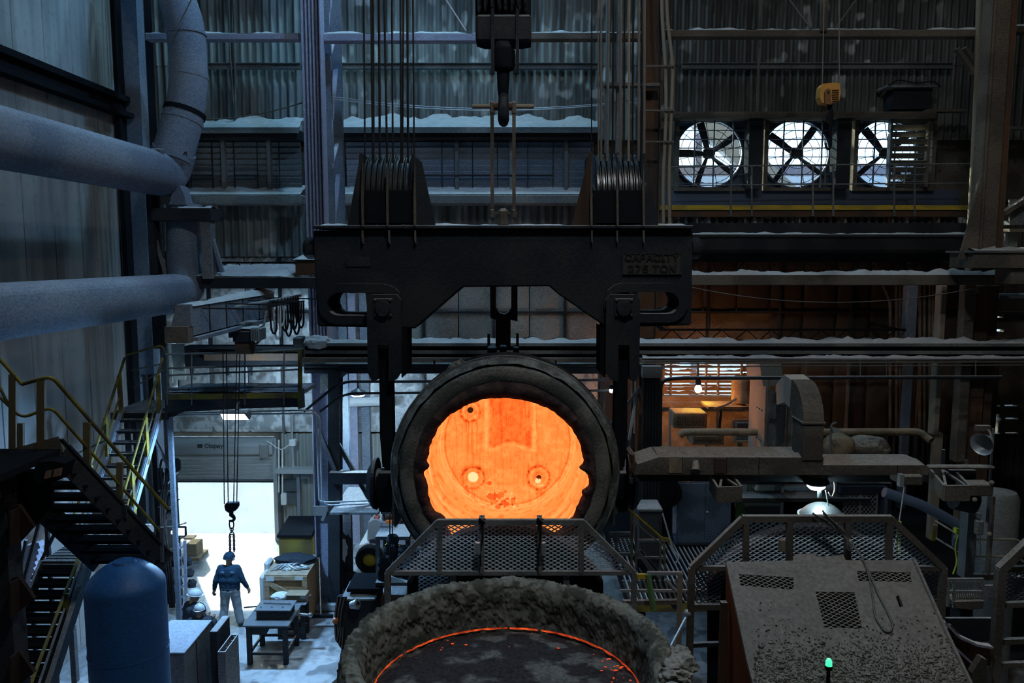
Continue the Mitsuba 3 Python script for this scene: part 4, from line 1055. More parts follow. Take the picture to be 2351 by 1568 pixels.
# ================================================================== the glowing ladle
AX0, AX1 = A(1159, 1083, 13.0), A(1165, 1010, 17.0)
ax = (AX1 - AX0) / np.linalg.norm(AX1 - AX0)
L = np.linalg.norm(AX1 - AX0)
t_, s_, u_ = frame_of(ax)
LAD = k = thing('steel_ladle', 'tilted steel ladle glowing orange inside, hanging from the lifting beam', 'ladle')
def rough(seed, amp, fr=6):
    def j(ph, i):
        return amp * (meshkit.fbm(np.stack([np.cos(ph) * fr, np.sin(ph) * fr, np.full_like(ph, seed + i * 1.7)], -1), 3, seed) - .5) * 2
    return j
part(k, 'lip_ring', LATHE([(1.50, .10), (1.52, -.02), (1.60, -.06), (1.71, -.05), (1.76, 0), (1.77, .12), (1.80, .20)], AX0, ax, 96, rough(3, .012)), 'ladle_shell' if dusty('ladle_shell', (.085, .085, .078), (.18, .172, .15), (.30, .29, .26), 2.6, .7, rough=.9, octaves=2) else '', smooth=40)
part(k, 'lip_flange', LATHE([(1.77, .15), (1.93, .17), (1.95, .22), (1.95, .34), (1.92, .38), (1.76, .40)], AX0, ax, 96, rough(4, .015)), 'ladle_shell', smooth=40)
part(k, 'shell', LATHE([(1.74, .38), (1.73, 1.3), (1.70, 2.6), (1.66, L + .1), (1.5, L + .3), (.01, L + .42)], AX0, ax, 96), 'ladle_shell', smooth=40)
for h, r in ((.95, 1.98), (2.0, 1.92)):
    part(k, 'stiffener_ring', LATHE([(1.70, h - .12), (r, h - .1), (r, h + .1), (1.70, h + .12)], AX0, ax, 96), 'dark_steel', smooth=40)
# slag crust on the lip: jagged towards the mouth
NPH = 520
ph = np.linspace(0, 2 * np.pi, NPH, endpoint=False)
jag = meshkit.fbm(np.stack([np.cos(ph) * 5, np.sin(ph) * 5, ph * 0 + 2], -1), 5, 5)
base = 1.35 + .03 * np.cos(ph * 3 + 1) + .13 * (jag - .5) * (1 - .6 * np.exp(-((ph - 1.4) / .6) ** 2))
for pc, w, dd in ((math.radians(177), .05, .09), (math.radians(2), .05, .10), (math.radians(-14), .05, .06), (math.radians(-40), .08, .06), (math.radians(-142), .1, .06), (math.radians(90), .62, .15), (math.radians(172), .2, -.04), (math.radians(-8), .1, -.05)):
    dph = np.angle(np.exp(1j * (ph - pc)))
    base -= dd * np.exp(-(dph / w) ** 2)
# s_ points to which side?
flip = -1 if s_[0] < 0 else 1
def skull_ring(r, h):
    return AX0 + ax * np.asarray(h + 0 * ph)[:, None] + (r * np.cos(ph))[:, None] * s_ * flip + (r * np.sin(ph))[:, None] * u_
rings = []
for f_, h in ((1.0, .02), (.8, -.02), (.55, -.06), (.25, -.05), (0, .03), (-.02, .14), (.2, .22), (.6, .26)):
    r = base * (1 - f_) + 1.56 * f_
    n_ = meshkit.fbm(np.stack([np.cos(ph) * r * 7, np.sin(ph) * r * 7, ph * 0 + h * 9], -1), 3, 8) - .5
    rings.append(skull_ring(r + .03 * n_ * (f_ < 1), h + .09 * n_))
v = np.vstack(rings); f = []
for i in range(len(rings) - 1):
    j = np.arange(NPH); q = (j + 1) % NPH
    f += [np.stack([i * NPH + j, i * NPH + q, (i + 1) * NPH + q], 1), np.stack([i * NPH + j, (i + 1) * NPH + q, (i + 1) * NPH + j], 1)]
part(k, 'slag_crust', TM(v, np.vstack(f)), 'skull', smooth=50)
# the hot lining: glow by temperature, per vertex
EM = 1.0
def heat(T_):
    T_ = np.clip(T_, 0, 1)[..., None]
    stops = np.array([[.06, .002, .001], [.35, .022, .004], [.88, .085, .012], [1.0, .19, .030], [1.06, .29, .060], [1.1, .44, .12], [1.3, .85, .42]])
    x = T_[..., 0] * (len(stops) - 1); i = np.minimum(x.astype(int), len(stops) - 2); w = (x - i)[..., None]
    return (stops[i] * (1 - w) + stops[i + 1] * w) * EM
plain('hot_lining', (.22, .10, .05), .9)
def glow_part(parent, name, mesh, T_, label=None):
    return part(parent, name, mesh, 'hot_lining', label, True, None, {'type': 'mesh_attribute', 'name': 'vertex_color'}, {'lining': .5, 'ladle_bottom': .5, 'glowing_seam': .1}.get(name, .01), color=heat(T_))
RB_, RT = 1.46, 1.50
def wall(u, v):
    h = .12 + v * (L - .35 - .12); a = u * 2 * np.pi
    P = np.stack([np.cos(a) * 5, np.sin(a) * 5, h * 2.4], -1)
    r = RT + (RB_ - RT) * v - .06 * (meshkit.fbm(P, 4, 2) - .5) - .05 * np.sin(h * 6.5) * (h > 1.2) - .10 * np.clip((h - (L - .7)) / .35, 0, 1)
    return AX0 + ax * h[..., None] + (r * np.cos(a))[..., None] * s_ * flip + (r * np.sin(a))[..., None] * u_
m = GRID(wall, 240, 70)
uu, vv = np.meshgrid(np.linspace(0, 1, 240), np.linspace(0, 1, 70), indexing='ij')
hh, aa = .12 + vv * (L - .47), uu * 2 * np.pi
P = np.stack([np.cos(aa) * 14, np.sin(aa) * 14, hh * 7], -1)
Tw = .66 + .22 * (meshkit.fbm(P, 4, 3) - .5) + .09 * np.sin(hh * 17 + 1.5 * np.sin(aa * 4)) * (hh < 2.2) * (hh > .6) - .52 * np.clip(1 - hh / .55, 0, 1) ** 1.3 + .05 * (vv > .8)
Tw += .10 * (np.abs(((hh * 4) % 1) - .5) < .08) - .16 * (meshkit.noise(np.stack([np.cos(aa) * 17, np.sin(aa) * 17, hh * 9], -1), 13) > .72) * (hh > .5)
glow_part(k, 'lining', m, Tw.ravel(), 'glowing orange refractory wall')
# ladle bottom, a relief of wells, a raised impact pad and debris
OF = np.array([AX0 + ax * (L - .36)])[0]
def onbot(px, py):
    d = FWD + RIGHT * (px - 1175.5) / F - UP * (py - 784.0) / F
    s = ((OF - EYE) @ ax) / (d @ ax)
    q = EYE + d * s - OF
    return q @ s_ * flip, q @ u_
NG = 260
g1 = np.linspace(-1.5, 1.5, NG)
gx, gy = np.meshgrid(g1, g1, indexing='ij')
rr = np.hypot(gx, gy)
P = np.stack([gx * 7, gy * 7, gx * 0], -1)
relief = .03 * (meshkit.fbm(P, 4, 4) - .5)
Tb = .655 + .16 * (meshkit.fbm(P * 1.6, 5, 6) - .5) - .10 * (meshkit.noise(P * 9, 3) > .86) - .06 * np.clip((meshkit.fbm(np.stack([gx * 26, gy * 1.6, gx * 0 + 3], -1), 4, 7) - .58) / .1, 0, 1)
def dist(px, py):
    a, b = onbot(px, py)
    return np.hypot(gx - a, gy - b), gx - a, gy - b
for (px, py, r0, r1, Tc) in ((1086, 1096, .11, .235, .97), (1237, 1096, .045, .24, .60), (1080, 944, .06, .21, .66)):
    d, dx, dy = dist(px, py)
    d2 = d + .035 * (meshkit.fbm(P * 2, 3, 9) - .5)
    ring = np.exp(-((d2 - r1) / .035) ** 2); inner = np.exp(-((d2 - (r0 + .05)) / .03) ** 2)
    relief -= .05 * ring + .03 * inner
    Tb += -.24 * ring * (meshkit.noise(P * 4, 5) + .15) + .06 * np.exp(-((d2 - r1 * .75) / .05) ** 2) - .12 * inner * meshkit.noise(P * 5, 15) - .05 * (d < r1) * (meshkit.noise(P * 6, 25) > .6)
    Tb = np.where(d < r0, Tc, Tb)
    relief = np.where(d < r0, relief + .12, relief)
    st = (np.abs(dx) < .17) & (dy < 0 if py > 1000 else dy < -.1) & (dy > (-.65 if py > 1000 else -1.0))
    stre = meshkit.fbm(np.stack([gx * 30, gy * 1.2, gx * 0 + 7], -1), 3, 11)
    Tb = Tb - .09 * np.clip((stre - .5) / .12, 0, 1) * (d > r1) * np.clip((.19 - np.abs(dx)) / .08, 0, 1) * np.clip(-dy / .15, 0, 1) * np.clip((dy + (.7 if py > 1000 else 1.05)) / .3, 0, 1)
d, dx, dy = dist(1237, 1096); Tb = np.where(d < .055, .0, Tb); d, dx, dy = dist(1235, 1103); Tb = np.where((d < .06) & (dist(1237, 1095)[0] > .055), .95, Tb)
a0, b0 = onbot(1122, 905); a1, b1 = onbot(1222, 1022)
pad = np.minimum(np.minimum(gx - a0, a1 - gx), gy - b1 + .06 * np.cos((gx - a0) / (a1 - a0) * 2 * np.pi) )
pad = pad + .03 * (meshkit.fbm(P * 2, 3, 12) - .5)
inpad = smooth_in = np.clip(pad / .05, 0, 1)
relief += .06 * inpad
Tb -= .085 * inpad + .07 * np.exp(-((pad - .03) / .03) ** 2) * np.clip((b1 + .4 - gy) / .3, 0, 1) * meshkit.noise(P * 3, 33) * 1.6
Tb += .08 * np.exp(-((pad + .05) / .04) ** 2)
d, dx, dy = dist(1150, 1150)
deb = np.exp(-((dx / .42) ** 2 + (dy / .22) ** 2)) * meshkit.noise(P * 2.6, 21)
Tb += np.where(deb > .42, -.20, 0) + np.where((deb > .25) & (deb < .42) & (meshkit.noise(P * 5, 8) > .6), .18, 0)
Tb -= .13 * np.exp(-((rr - 1.33 - .03 * (meshkit.fbm(P, 3, 40) - .5)) / .018) ** 2) - .05 * np.exp(-((rr - 1.38) / .03) ** 2)
Tb += .03 * (gy < -.9) - .03 * np.exp(-((gx / .35) ** 2)) * (gy > b1 - .5)
Tb = np.where(Tb > .8, Tb, np.where(Tb < .2, Tb, .645 + (Tb - .655) * 1.75))
V = OF + gx[..., None] * s_ * flip + gy[..., None] * u_ + relief[..., None] * ax
i_, j_ = np.meshgrid(np.arange(NG - 1), np.arange(NG - 1), indexing='ij')
q = (i_ * NG + j_).ravel()
keep = (rr[:-1, :-1].ravel() < 1.47)
q = q[keep]
mb = TM(V.reshape(-1, 3), np.vstack([np.stack([q, q + NG, q + NG + 1], 1), np.stack([q, q + NG + 1, q + 1], 1)]))
if mb.face_normals.mean(0) @ ax > 0:
    mb = TM(mb.vertices, mb.faces[:, ::-1])
glow_part(k, 'ladle_bottom', mb, Tb.ravel(), 'glowing ladle bottom with three round tap wells and a dull square pad')
# the inner wall must shine inwards
w0 = meshkit.WRITTEN
def fix_inward(key):
    pass
a_, b_ = onbot(1080, 941)
pc = OF + a_ * s_ * flip + b_ * u_
part(k, 'plug', CYL(pc - ax * .06, pc + ax * .05, .062, 16), 'dark_steel', 'small blue-grey plug in a tap well')
for (px, py, r, Tq) in ((1124, 1109, .045, .33), (1126, 1139, .075, .36), (1151, 1135, .06, .42), (1163, 1156, .055, .34), (1143, 1165, .06, .40), (1178, 1150, .05, .45), (1146, 1178, .05, .35), (1133, 1152, .05, .5), (1160, 1128, .03, .4), (1168, 1172, .04, .6), (1188, 1160, .035, .6), (1120, 1160, .04, .6)):
    a_, b_ = onbot(px, py)
    m = LUMP(OF + a_ * s_ * flip + b_ * u_ - ax * .02, r, px, 1, (1, .7, 1), .5, 1.6)
    glow_part(k, 'debris', m, np.full(len(m.vertices), Tq))
# trunnions
for sgn, cx in ((-1, 884), (1, 1432)):
    c = A(cx, 1110, LY)
    inn = c - np.array([sgn * .42, 0, 0])
    part(k, 'trunnion', CYL(inn, c + [sgn * .14, 0, 0], .28, 32), 'dark_steel', smooth=40)
    part(k, 'trunnion_plate', RB(c[0] - .05 - sgn * .28, c[0] + .05 - sgn * .28, LY - .7, LY + .7, c[2] - .6, c[2] + .62, .05), 'ladle_shell')
    part(k, 'trunnion_cap', LATHE([(.001, .1), (.30, .1), (.46, .0), (.48, -.06), (.1, -.06)], c + [sgn * .2, 0, 0], (sgn, 0, 0), 36), 'dark_steel', smooth=30)
    part(k, 'trunnion_bracket', PP([(cx - 8 - sgn * 22, 1062), (cx + 8 - sgn * 22, 1062), (cx + 8 - sgn * 22, 1180), (cx - 8 - sgn * 22, 1180)], LY - .5, .9), 'ladle_shell')
part(k, 'slag_lump', LUMP(A(1060, 852, 13.8), .22, 3, 3, (1.1, .8, .8), .45, 3), 'crust', smooth=False)
part(k, 'slag_crust_rim', LATHE([(1.80, .02), (1.86, .10), (1.91, .17)], AX0, ax, 160, rough(9, .032, 9)), 'crust')

# bracket hanging behind the ladle rim
k = thing('tilting_bracket', 'rusty forked steel bracket standing behind the top of the glowing ladle', 'bracket')
part(k, 'arm', PP([(1125, 655), (1138, 655), (1138, 706), (1146, 718), (1158, 722), (1168, 716), (1174, 706), (1174, 655), (1188, 655), (1188, 738), (1172, 734), (1172, 800), (1138, 800), (1138, 734), (1126, 730)], 16.0, .2), 'rust_steel')
for px in (1122, 1188):
    part(k, 'pin', PB(px - 3, 766, px + 3, 802, 15.9, .1), 'brown_steel'); part(k, 'foot', PB(px - 10 if px > 1150 else px - 3, 797, px + 4 if px > 1150 else px + 18, 832, 15.7, .4, .02), 'dark_steel')
part(k, 'centre_foot', PB(1147, 794, 1163, 832, 15.75, .3, .02), 'dark_steel')
part(k, 'axle', CYL(A(1120, 815, 15.9), A(1196, 815, 15.9), .06), 'dark_steel')
part(k, 'base', B(A(1120, 830, 15.7)[0], A(1196, 830, 15.7)[0], 15.6, 16.2, A(1150, 850, 15.7)[2], A(1150, 830, 15.7)[2]), 'dark_steel')

# ================================================================== the guarded stand and the ladle in the foreground
def expanded(poly_px, Y, cell_w=.105, cell_h=.060, t=.016):
    """expanded metal: zig-zag strands clipped to the polygon"""
    poly = Polygon(flat(poly_px, Y)).buffer(0)
    x0, z0, x1, z1 = poly.bounds
    out = []
    nz = int((z1 - z0) / cell_h) + 2
    for r in range(nz):
        for sgn in (1, -1):
            xs_ = np.arange(x0 - cell_w, x1 + cell_w, cell_w / 2)
            zs_ = z0 + r * cell_h + sgn * np.where(np.arange(len(xs_)) % 2 == 0, 0, cell_h / 2)
            from shapely.geometry import LineString
            inter = LineString(np.stack([xs_, zs_], 1)).intersection(poly)
            for ln in getattr(inter, 'geoms', [inter]):
                if ln.geom_type == 'LineString' and len(ln.coords) > 1:
                    c = np.array(ln.coords)
                    n = len(c)
                    v = np.concatenate([np.stack([c[:, 0], np.full(n, Y), c[:, 1] - t / 2], 1), np.stack([c[:, 0], np.full(n, Y + .012), c[:, 1] + t / 2], 1)])
                    i = np.arange(n - 1)
                    out.append(TM(v, np.vstack([np.stack([i, i + 1, n + i + 1], 1), np.stack([i, n + i + 1, n + i], 1)])))
    return cat(out)
def guard(label, Y, lo_l, up_l, up_r, lo_r, ylo, yup, posts, foot_y, m, shield, w=.075, leg_l=True, leg_r=True):
    k = thing('guard_frame', label, 'frame')
    part(k, 'top_rail', PBAR((up_l - 2, yup), (up_r + 2, yup), Y, w, w), m)
    for a_, b_ in (((lo_l, ylo), (up_l, yup)), ((up_r, yup), (lo_r, ylo))):
        part(k, 'sloping_rail', PBAR(a_, b_, Y, w, w), m)
    part(k, 'bottom_rail', PBAR((lo_l, ylo), (lo_r, ylo), Y, w * .8, w * .8), m)
    for p in posts:
        part(k, 'upright', PBAR((p, yup), (p, ylo), Y, w * .9, w), m)
    for x, on in ((lo_l, leg_l), (lo_r, leg_r)):
        q = A(x, ylo, Y)
        part(k, 'leg', BAR(q, (q[0], Y, 0), w, w), m)
    ed = [lo_l] + list(posts) + [lo_r]
    for i in range(len(ed) - 1):
        a_, b_ = ed[i], ed[i + 1]
        if i == 0: pts = [(a_ + 8, ylo), (b_, yup + 4), (b_, ylo)]
        elif i == len(ed) - 2: pts = [(a_, yup + 4), (b_ - 8, ylo), (a_, ylo)]
        else: pts = [(a_ + 2, yup), (b_ - 2, yup), (b_ - 2, ylo), (a_ + 2, ylo)]
        part(k, 'mesh_panel', expanded(pts, Y + .03), 'mesh_steel')
    return k
plain('mesh_steel', (.55, .62, .66), .4, .3)
GY = 11.3
k = guard('grey guard frame with expanded-metal panels between the two ladles', GY, 889, 1006, 1338, 1456, 1315, 1198, (1010, 1106, 1239, 1335), 0, 'frame_grey' if dusty('frame_grey', (.17, .17, .165), (.25, .245, .235), (.36, .36, .35), 3, .7) else '', None)
for px in (1106, 1239):
    part(k, 'clamp', cat(PB(px - 6, 1190, px + 6, 1202, GY - .07, .14), PBAR((px, 1184), (px, 1200), GY, .02), PBAR((px - 8, 1196), (px + 9, 1192), GY - .08, .02), TUBE([A(px - 6, 1190, GY - .1), A(px + 8, 1200, GY - .1)], .02, 6)), 'dark_steel')
    part(k, 'tag_box', PB(px - 15 if px < 1150 else px + 4, 1246, px - 3 if px < 1150 else px + 14, 1274, GY - .12, .06, .01), 'galvanised')
    part(k, 'cable', TUBE(bend([A(px + 1, 1200, GY - .08), A(px + 3, 1240, GY - .1), A(px - 4, 1262, GY - .1), A(px - 2, 1300, GY - .08)], .1), .012, 5), 'dark_rubber')
for px in (890, 1040, 1300):
    part(k, 'lower_upright', PBAR((px, 1318), (px, 1400), GY + .05, .09), 'frame_grey')
part(k, 'lower_mesh', expanded([(960, 1318), (1030, 1318), (1030, 1380), (960, 1380)], GY + .1), 'mesh_steel')
def shield(label, cx, cy, R_, Y, half):
    k = thing('end_shield', label, 'shield')
    a0_ = math.acos(half / R_)
    arc = [(cx + R_ * math.cos(a), cy - R_ * math.sin(a)) for a in np.linspace(a0_, math.pi - a0_, 40)]
    pts = arc + [(cx - half, cy + 300), (cx + half, cy + 300)]
    part(k, 'plate', PP(pts, Y, .12), 'black_steel')
    arc2 = [(cx + (R_ - 9) * math.cos(a), cy - (R_ - 9) * math.sin(a)) for a in np.linspace(a0_, math.pi - a0_, 40)]
    part(k, 'rim', PP(arc + arc2[::-1], Y - .1, .2), 'skull')
    return k
shield('dark arched end shield behind the guard mesh below the glowing ladle', 1160, 1466, 260, 11.7, 225)
# walkway the guard stands by
PX, PYc = -.10, 8.0
POT = k = thing('slag_ladle', 'large slag-crusted ladle in the foreground with a glowing red seam around its black slag', 'ladle')
zr = 5.10
def potw(ph, i, amp=.06, fr=4.5):
    return amp * 2 * (meshkit.fbm(np.stack([np.cos(ph) * fr, np.sin(ph) * fr, np.full_like(ph, i * .45)], -1), 5, 17) - .5)
N = 620
phi = np.linspace(0, 2 * np.pi, N, endpoint=False)
def ring_stack(prof, amps, fr):
    rows_ = []
    for i, ((r, z), a) in enumerate(zip(prof, amps)):
        q = np.stack([np.cos(phi) * r * fr, np.sin(phi) * r * fr, np.full_like(phi, z * fr)], -1)
        n1 = meshkit.fbm(q, 5, 17) - .5
        n2 = meshkit.fbm(q * 3.1, 4, 23) - .5
        n3 = meshkit.fbm(q * 11, 2, 29) - .5
        rad = r + a * .9 * n1 + a * .55 * n2 + a * .6 * n3
        zz = z + a * .7 * n2 + a * .7 * n1 + a * .6 * n3
        # a notch broken out of the rim on the right, filled with crumbling lumps
        dn = np.angle(np.exp(1j * (phi - math.radians(-18))))
        zz = zz - .20 * np.exp(-(dn / .16) ** 2) * (a > .05) * (z > 4.9)
        rows_.append(np.stack([PX + rad * np.cos(phi), PYc + rad * np.sin(phi), zz], -1))
    v = np.vstack(rows_); f = []
    for i in range(len(rows_) - 1):
        j = np.arange(N); q = (j + 1) % N
        f += [np.stack([i * N + j, i * N + q, (i + 1) * N + q], 1), np.stack([i * N + j, (i + 1) * N + q, (i + 1) * N + j], 1)]
    return TM(v, np.vstack(f))
prof = [(1.425, 4.45), (1.44, 4.56), (1.46, 4.68), (1.475, 4.8), (1.485, 4.92), (1.50, 5.02), (1.53, 5.10), (1.58, 5.15), (1.64, 5.165), (1.70, 5.13), (1.735, 5.05), (1.75, 4.94), (1.755, 4.82), (1.76, 4.70)]
amps_ = [.04, .055, .065, .07, .07, .07, .075, .08, .085, .08, .065, .05, .035, .02]
uu_ = np.linspace(0, len(prof) - 1, 46)
prof_ = [(np.interp(u, range(len(prof)), [p_[0] for p_ in prof]), np.interp(u, range(len(prof)), [p_[1] for p_ in prof])) for u in uu_]
part(k, 'crusted_rim', ring_stack(prof_, list(np.interp(uu_, range(len(prof)), amps_)), 3.2), 'pot_crust' if dusty('pot_crust', (.095, .097, .080), (.26, .255, .22), (.40, .39, .36), 9, .75, rough=.95, lo=.36, hi=.64, octaves=2) else '', smooth=True)
dusty('green_shell', (.085, .088, .058), (.055, .055, .042), (.14, .14, .12), 2.2, .6, rough=.9)
part(k, 'shell', LATHE([(1.755, zr - .35), (1.80, zr - .55), (1.80, zr - .7), (2.12, zr - .78), (2.14, zr - .85), (2.14, zr - 1.15), (2.12, zr - 1.2), (1.80, zr - 1.25), (1.72, .6), (1.5, .2), (.01, .02)], (PX, PYc, 0), (0, 0, 1), 96, rough(5, .012)), 'green_shell', smooth=35)
def slag(u, v):
    a = u * 2 * np.pi; r = (1 - v) * 1.45
    x, y = np.cos(a) * r, np.sin(a) * r
    q = np.stack([x * 4, y * 4, x * 0], -1)
    return np.stack([PX + x, PYc + y, 4.55 + .05 * (1 - (1 - v) ** 6) + .055 * (meshkit.fbm(q, 5, 31) - .5) * np.minimum(1, v * 12)], -1)
part(k, 'slag_crust', GRID(slag, 220, 50), 'slag', 'black and grey crust of slag', smooth=True)
# the glowing seam between crust and wall, and hot spots in the crust
def seam(u, v):
    a = u * 2 * np.pi
    nn = meshkit.fbm(np.stack([np.cos(a) * 14, np.sin(a) * 14, a * 0], -1), 4, 41)
    w = np.clip(.05 * (nn - .42), .0006, .022)
    r = 1.440 - (1 - v) * w
    return np.stack([PX + r * np.cos(a), PYc + r * np.sin(a), 4.590 + .022 * v + 0 * a], -1)
m = GRID(seam, 500, 3)
uu, vv = np.meshgrid(np.linspace(0, 1, 500), np.linspace(0, 1, 3), indexing='ij')
Tm = -.16 + .72 * meshkit.fbm(np.stack([np.cos(uu * 6.283) * 22, np.sin(uu * 6.283) * 22, vv], -1), 4, 43)
if (m.face_normals[:, 2]).mean() < 0: m = TM(m.vertices, m.faces[:, ::-1])
glow_part(k, 'glowing_seam', m, Tm.ravel(), 'glowing red seam')
rng = np.random.default_rng(5)
hs, ht = [], []
for _ in range(70):
    a = rng.uniform(.0, 6.28) if rng.random() < .4 else rng.normal(.05, .35); r = 1.42 - abs(rng.normal(0, .22))
    c = np.array([PX + r * math.cos(a), PYc + r * math.sin(a), 4.585 + .03])
    hs.append(LUMP(c, rng.uniform(.004, .013), int(rng.integers(99)), 1, (1.6, 1, .5)))
ms = cat(hs)
k2 = part(k, 'embers', ms, 'hot_lining', 'red embers on the slag', False, 'stuff', (.7, .06, .008), .02)
# crumbled spout on the right
rng = np.random.default_rng(9)
ch = []
for i in range(26):
    a = math.radians(rng.uniform(-42, 8)); r = rng.uniform(1.58, 1.86)
    c = np.array([PX + r * math.cos(a), PYc + r * math.sin(a), 4.98 + rng.uniform(-.12, .10) - .25 * max(0, r - 1.72)])
    part(k, 'crust_lump', LUMP(c, rng.uniform(.06, .15), i, 2, (1, 1, .7), .5, 2.2), 'pot_crust')
# ================================================================== the three wall fans and their walkway
FY = 24.7
def fan(label, cx, cy, x0, x1, y0, y1, rot, blades, shutter=None):
    k = thing('wall_fan', label, 'fan')
    a, b = A(x0, (y0 + y1) / 2, FY), A(x1, (y0 + y1) / 2, FY)
    z0, z1 = A((x0 + x1) / 2, y1, FY)[2], A((x0 + x1) / 2, y0, FY)[2]
    c = A(cx, cy, FY); R_ = M(77, c)
    plate = sbox(a[0] - .05, z0 - .05, b[0] + .05, z1 + .05).difference(Point(c[0], c[2]).buffer(R_, 24))
    part(k, 'shroud_plate', prism_xz(plate, FY + .32, .05), 'fan_blue')
    part(k, 'frame', prism_xz(sbox(a[0] - .12, z0 - .1, b[0] + .12, z1 + .14).difference(sbox(a[0], z0, b[0], z1)), FY - .25, .5), 'brown_steel')
    ring = Point(c[0], c[2]).buffer(R_ + .03, 32).difference(Point(c[0], c[2]).buffer(R_ - .02, 32))
    part(k, 'shroud_ring', prism_xz(ring, FY + .1, .25), 'fan_blue')
    hb_ = part(k, 'hub', CYL(c + [0, .15, 0], c + [0, -.05, 0], .15, 16), 'dark_steel')
    part(k, 'motor', RB(c[0] - .2, c[0] + .12, FY - .1, FY + .12, c[2] - .14, c[2] + .14, .04), 'dark_steel')
    for i in range(blades):
        an = rot + i * 2 * math.pi / blades
        u = np.array([math.cos(an), 0, math.sin(an)]); w = np.array([-math.sin(an), 0, math.cos(an)])
        pts = [c + [0, .2, 0] + u * r + w * s_w + np.array([0, .07 * (1 if s_w > 0 else -1), 0]) for r, s_w in ((.12, -.06), (R_ * .6, -.11), (R_ * .96, -.10), (R_ * .96, .09), (R_ * .6, .08), (.12, .05))]
        top = np.array(pts); n = len(pts)
        vv_ = np.vstack([top, top + [0, .02, 0]])
        part(hb_, 'blade', trimesh.convex.convex_hull(vv_), 'dark_steel')
    for i in range(3):
        rr = R_ * (.45 + .22 * i)
        part(k, 'guard_ring', TUBE([(c[0] + rr * math.cos(t), FY - .05, c[2] + rr * math.sin(t)) for t in np.linspace(0, 2 * np.pi, 33)], .008, 4, cap=False), 'black_steel')
    for i in range(8):
        an = i * math.pi / 4 + .2
        part(k, 'guard_spoke', BAR(c + [.15 * math.cos(an), -.16, .15 * math.sin(an)], c + [R_ * math.cos(an), -.16, R_ * math.sin(an)], .014), 'black_steel')
    for i in range(8):
        z = z0 + (z1 - z0) * (i + .5) / 8
        part(k, 'grille_bar', B(a[0], b[0], FY - .24, FY - .215, z - .012, z + .012), 'fan_blue')
    for u_ in (.22, .5, .78):
        x = a[0] + (b[0] - a[0]) * u_
        part(k, 'grille_post', B(x - .02, x + .02, FY - .25, FY - .23, z0, z1), 'fan_blue')
    if shutter:
        sa, sb_ = A(shutter[0], cy, FY - .4)[0], A(shutter[1], cy, FY - .4)[0]
        for i in range(10):
            z = z0 + (z1 - z0) * i / 10
            h = (z1 - z0) / 10
            part(k, 'shutter_blade', prism_yz(Polygon([(FY - .32, z + .02), (FY - .45, z + h * .72), (FY - .43, z + h * .80), (FY - .30, z + .05)]), sa, (sb_ - sa) * (1 - .04 * (i % 3 == 1))), 'brown_steel')
        part(k, 'shutter_post', B(sa - .06, sa, FY - .5, FY - .3, z0, z1), 'fan_blue'); part(k, 'shutter_post', B(sb_, sb_ + .06, FY - .5, FY - .3, z0, z1), 'brown_steel')
plain('fan_blue', (.075, .10, .15), .5)
fan('leftmost of the three wall fans, both its blades and motor dark against the sky', 1630, 352, 1556, 1712, 272, 432, .6, 5)
fan('middle of the three wall fans, behind the hanging yellow hoist hook', 1830, 352, 1758, 1914, 272, 432, .95, 4)
fan('rightmost of the three wall fans, half covered by slatted shutters', 2036, 352, 1962, 2130, 272, 432, .7, 4, (2044, 2126))
for px, lab in ((1735, 'dark wall post between the leftmost and middle fan'), (1937, 'dark wall post between the middle and rightmost fan')):
    kk = one('wall_post', lab, 'post', PB(px - 16, 266, px + 16, 434, FY - .55, .5), 'dark_steel')
one('fan_header', 'dusty channel along the top of the fan openings', 'beam', cat(PB(1518, 256, 2150, 270, FY - .7, .6), PB(2130, 250, 2222, 256, FY - .7, .3)), 'brown_steel')
one('steel_sheet', 'dark blue steel panel under the fans behind the walkway', 'panel', PB(1530, 436, 2200, 492, FY - .1, .2), 'fan_blue')
k = thing('outside_gantry', 'blue steel frame and sloping chute outside the fan openings', 'frame')
for x in (5.2, 9.4, 13.8, 18):
    part(k, 'post', B(x * 1.4, x * 1.4 + .25, 33, 33.3, 0, 22), 'pale_steel')
for z in (15.1, 12.4):
    part(k, 'rail', B(5, 28, 33, 33.3, z, z + .4), 'pale_steel')
part(k, 'chute', BAR((6.5, 32.5, 15.3), (11.5, 32.5, 11.0), .5, .9), 'galvanised'); part(k, 'gallery', B(2, 34, 45, 46, 11.2, 13.7), 'white_paint')
k = thing('fan_walkway', 'walkway with a yellow toe board and pipe handrail in front of the fans', 'walkway')
WY = 23.0
a, b = A(1515, 480, WY), A(2266, 480, WY)
zt = A(1900, 482, WY)[2]
part(k, 'toe_board', PB(1515, 471, 2266, 482, WY - .04, .04), 'yellow_bright' if dusty('yellow_bright', (.62, .42, .05), (.40, .28, .06), (.4, .36, .2), 3, .3) else '')
part(k, 'channel', PB(1517, 484, 2260, 498, WY, .15, .01), 'rust_steel')
part(k, 'deck', B(a[0], b[0], WY, WY + 1.4, zt - .05, zt), 'dark_steel')
part(k, 'top_rail', TUBE(bend([A(1524, 480, WY - .05), A(1522, 384, WY - .05), A(1900, 378, WY - .05), A(2264, 376, WY - .05), A(2264, 470, WY - .05)], .05), .022, 6), 'grey_steel'); part(k, 'mid_rail', TUBE([A(1522, 426, WY - .05), A(2264, 420, WY - .05)], .018, 6), 'grey_steel')
for px in (1540, 1678, 1726, 1866, 1913, 2053, 2100, 2244):
    part(k, 'post', PBAR((px, 379), (px, 496), WY - .05, .045, .03), 'yellow_paint' if px > 2200 else 'grey_steel')
for px in (1600, 1710, 1835, 1940, 2050, 2155):
    part(k, 'bracket', PB(px - 1, 498, px + 3, 515, WY + .1, .3), 'grey_steel')
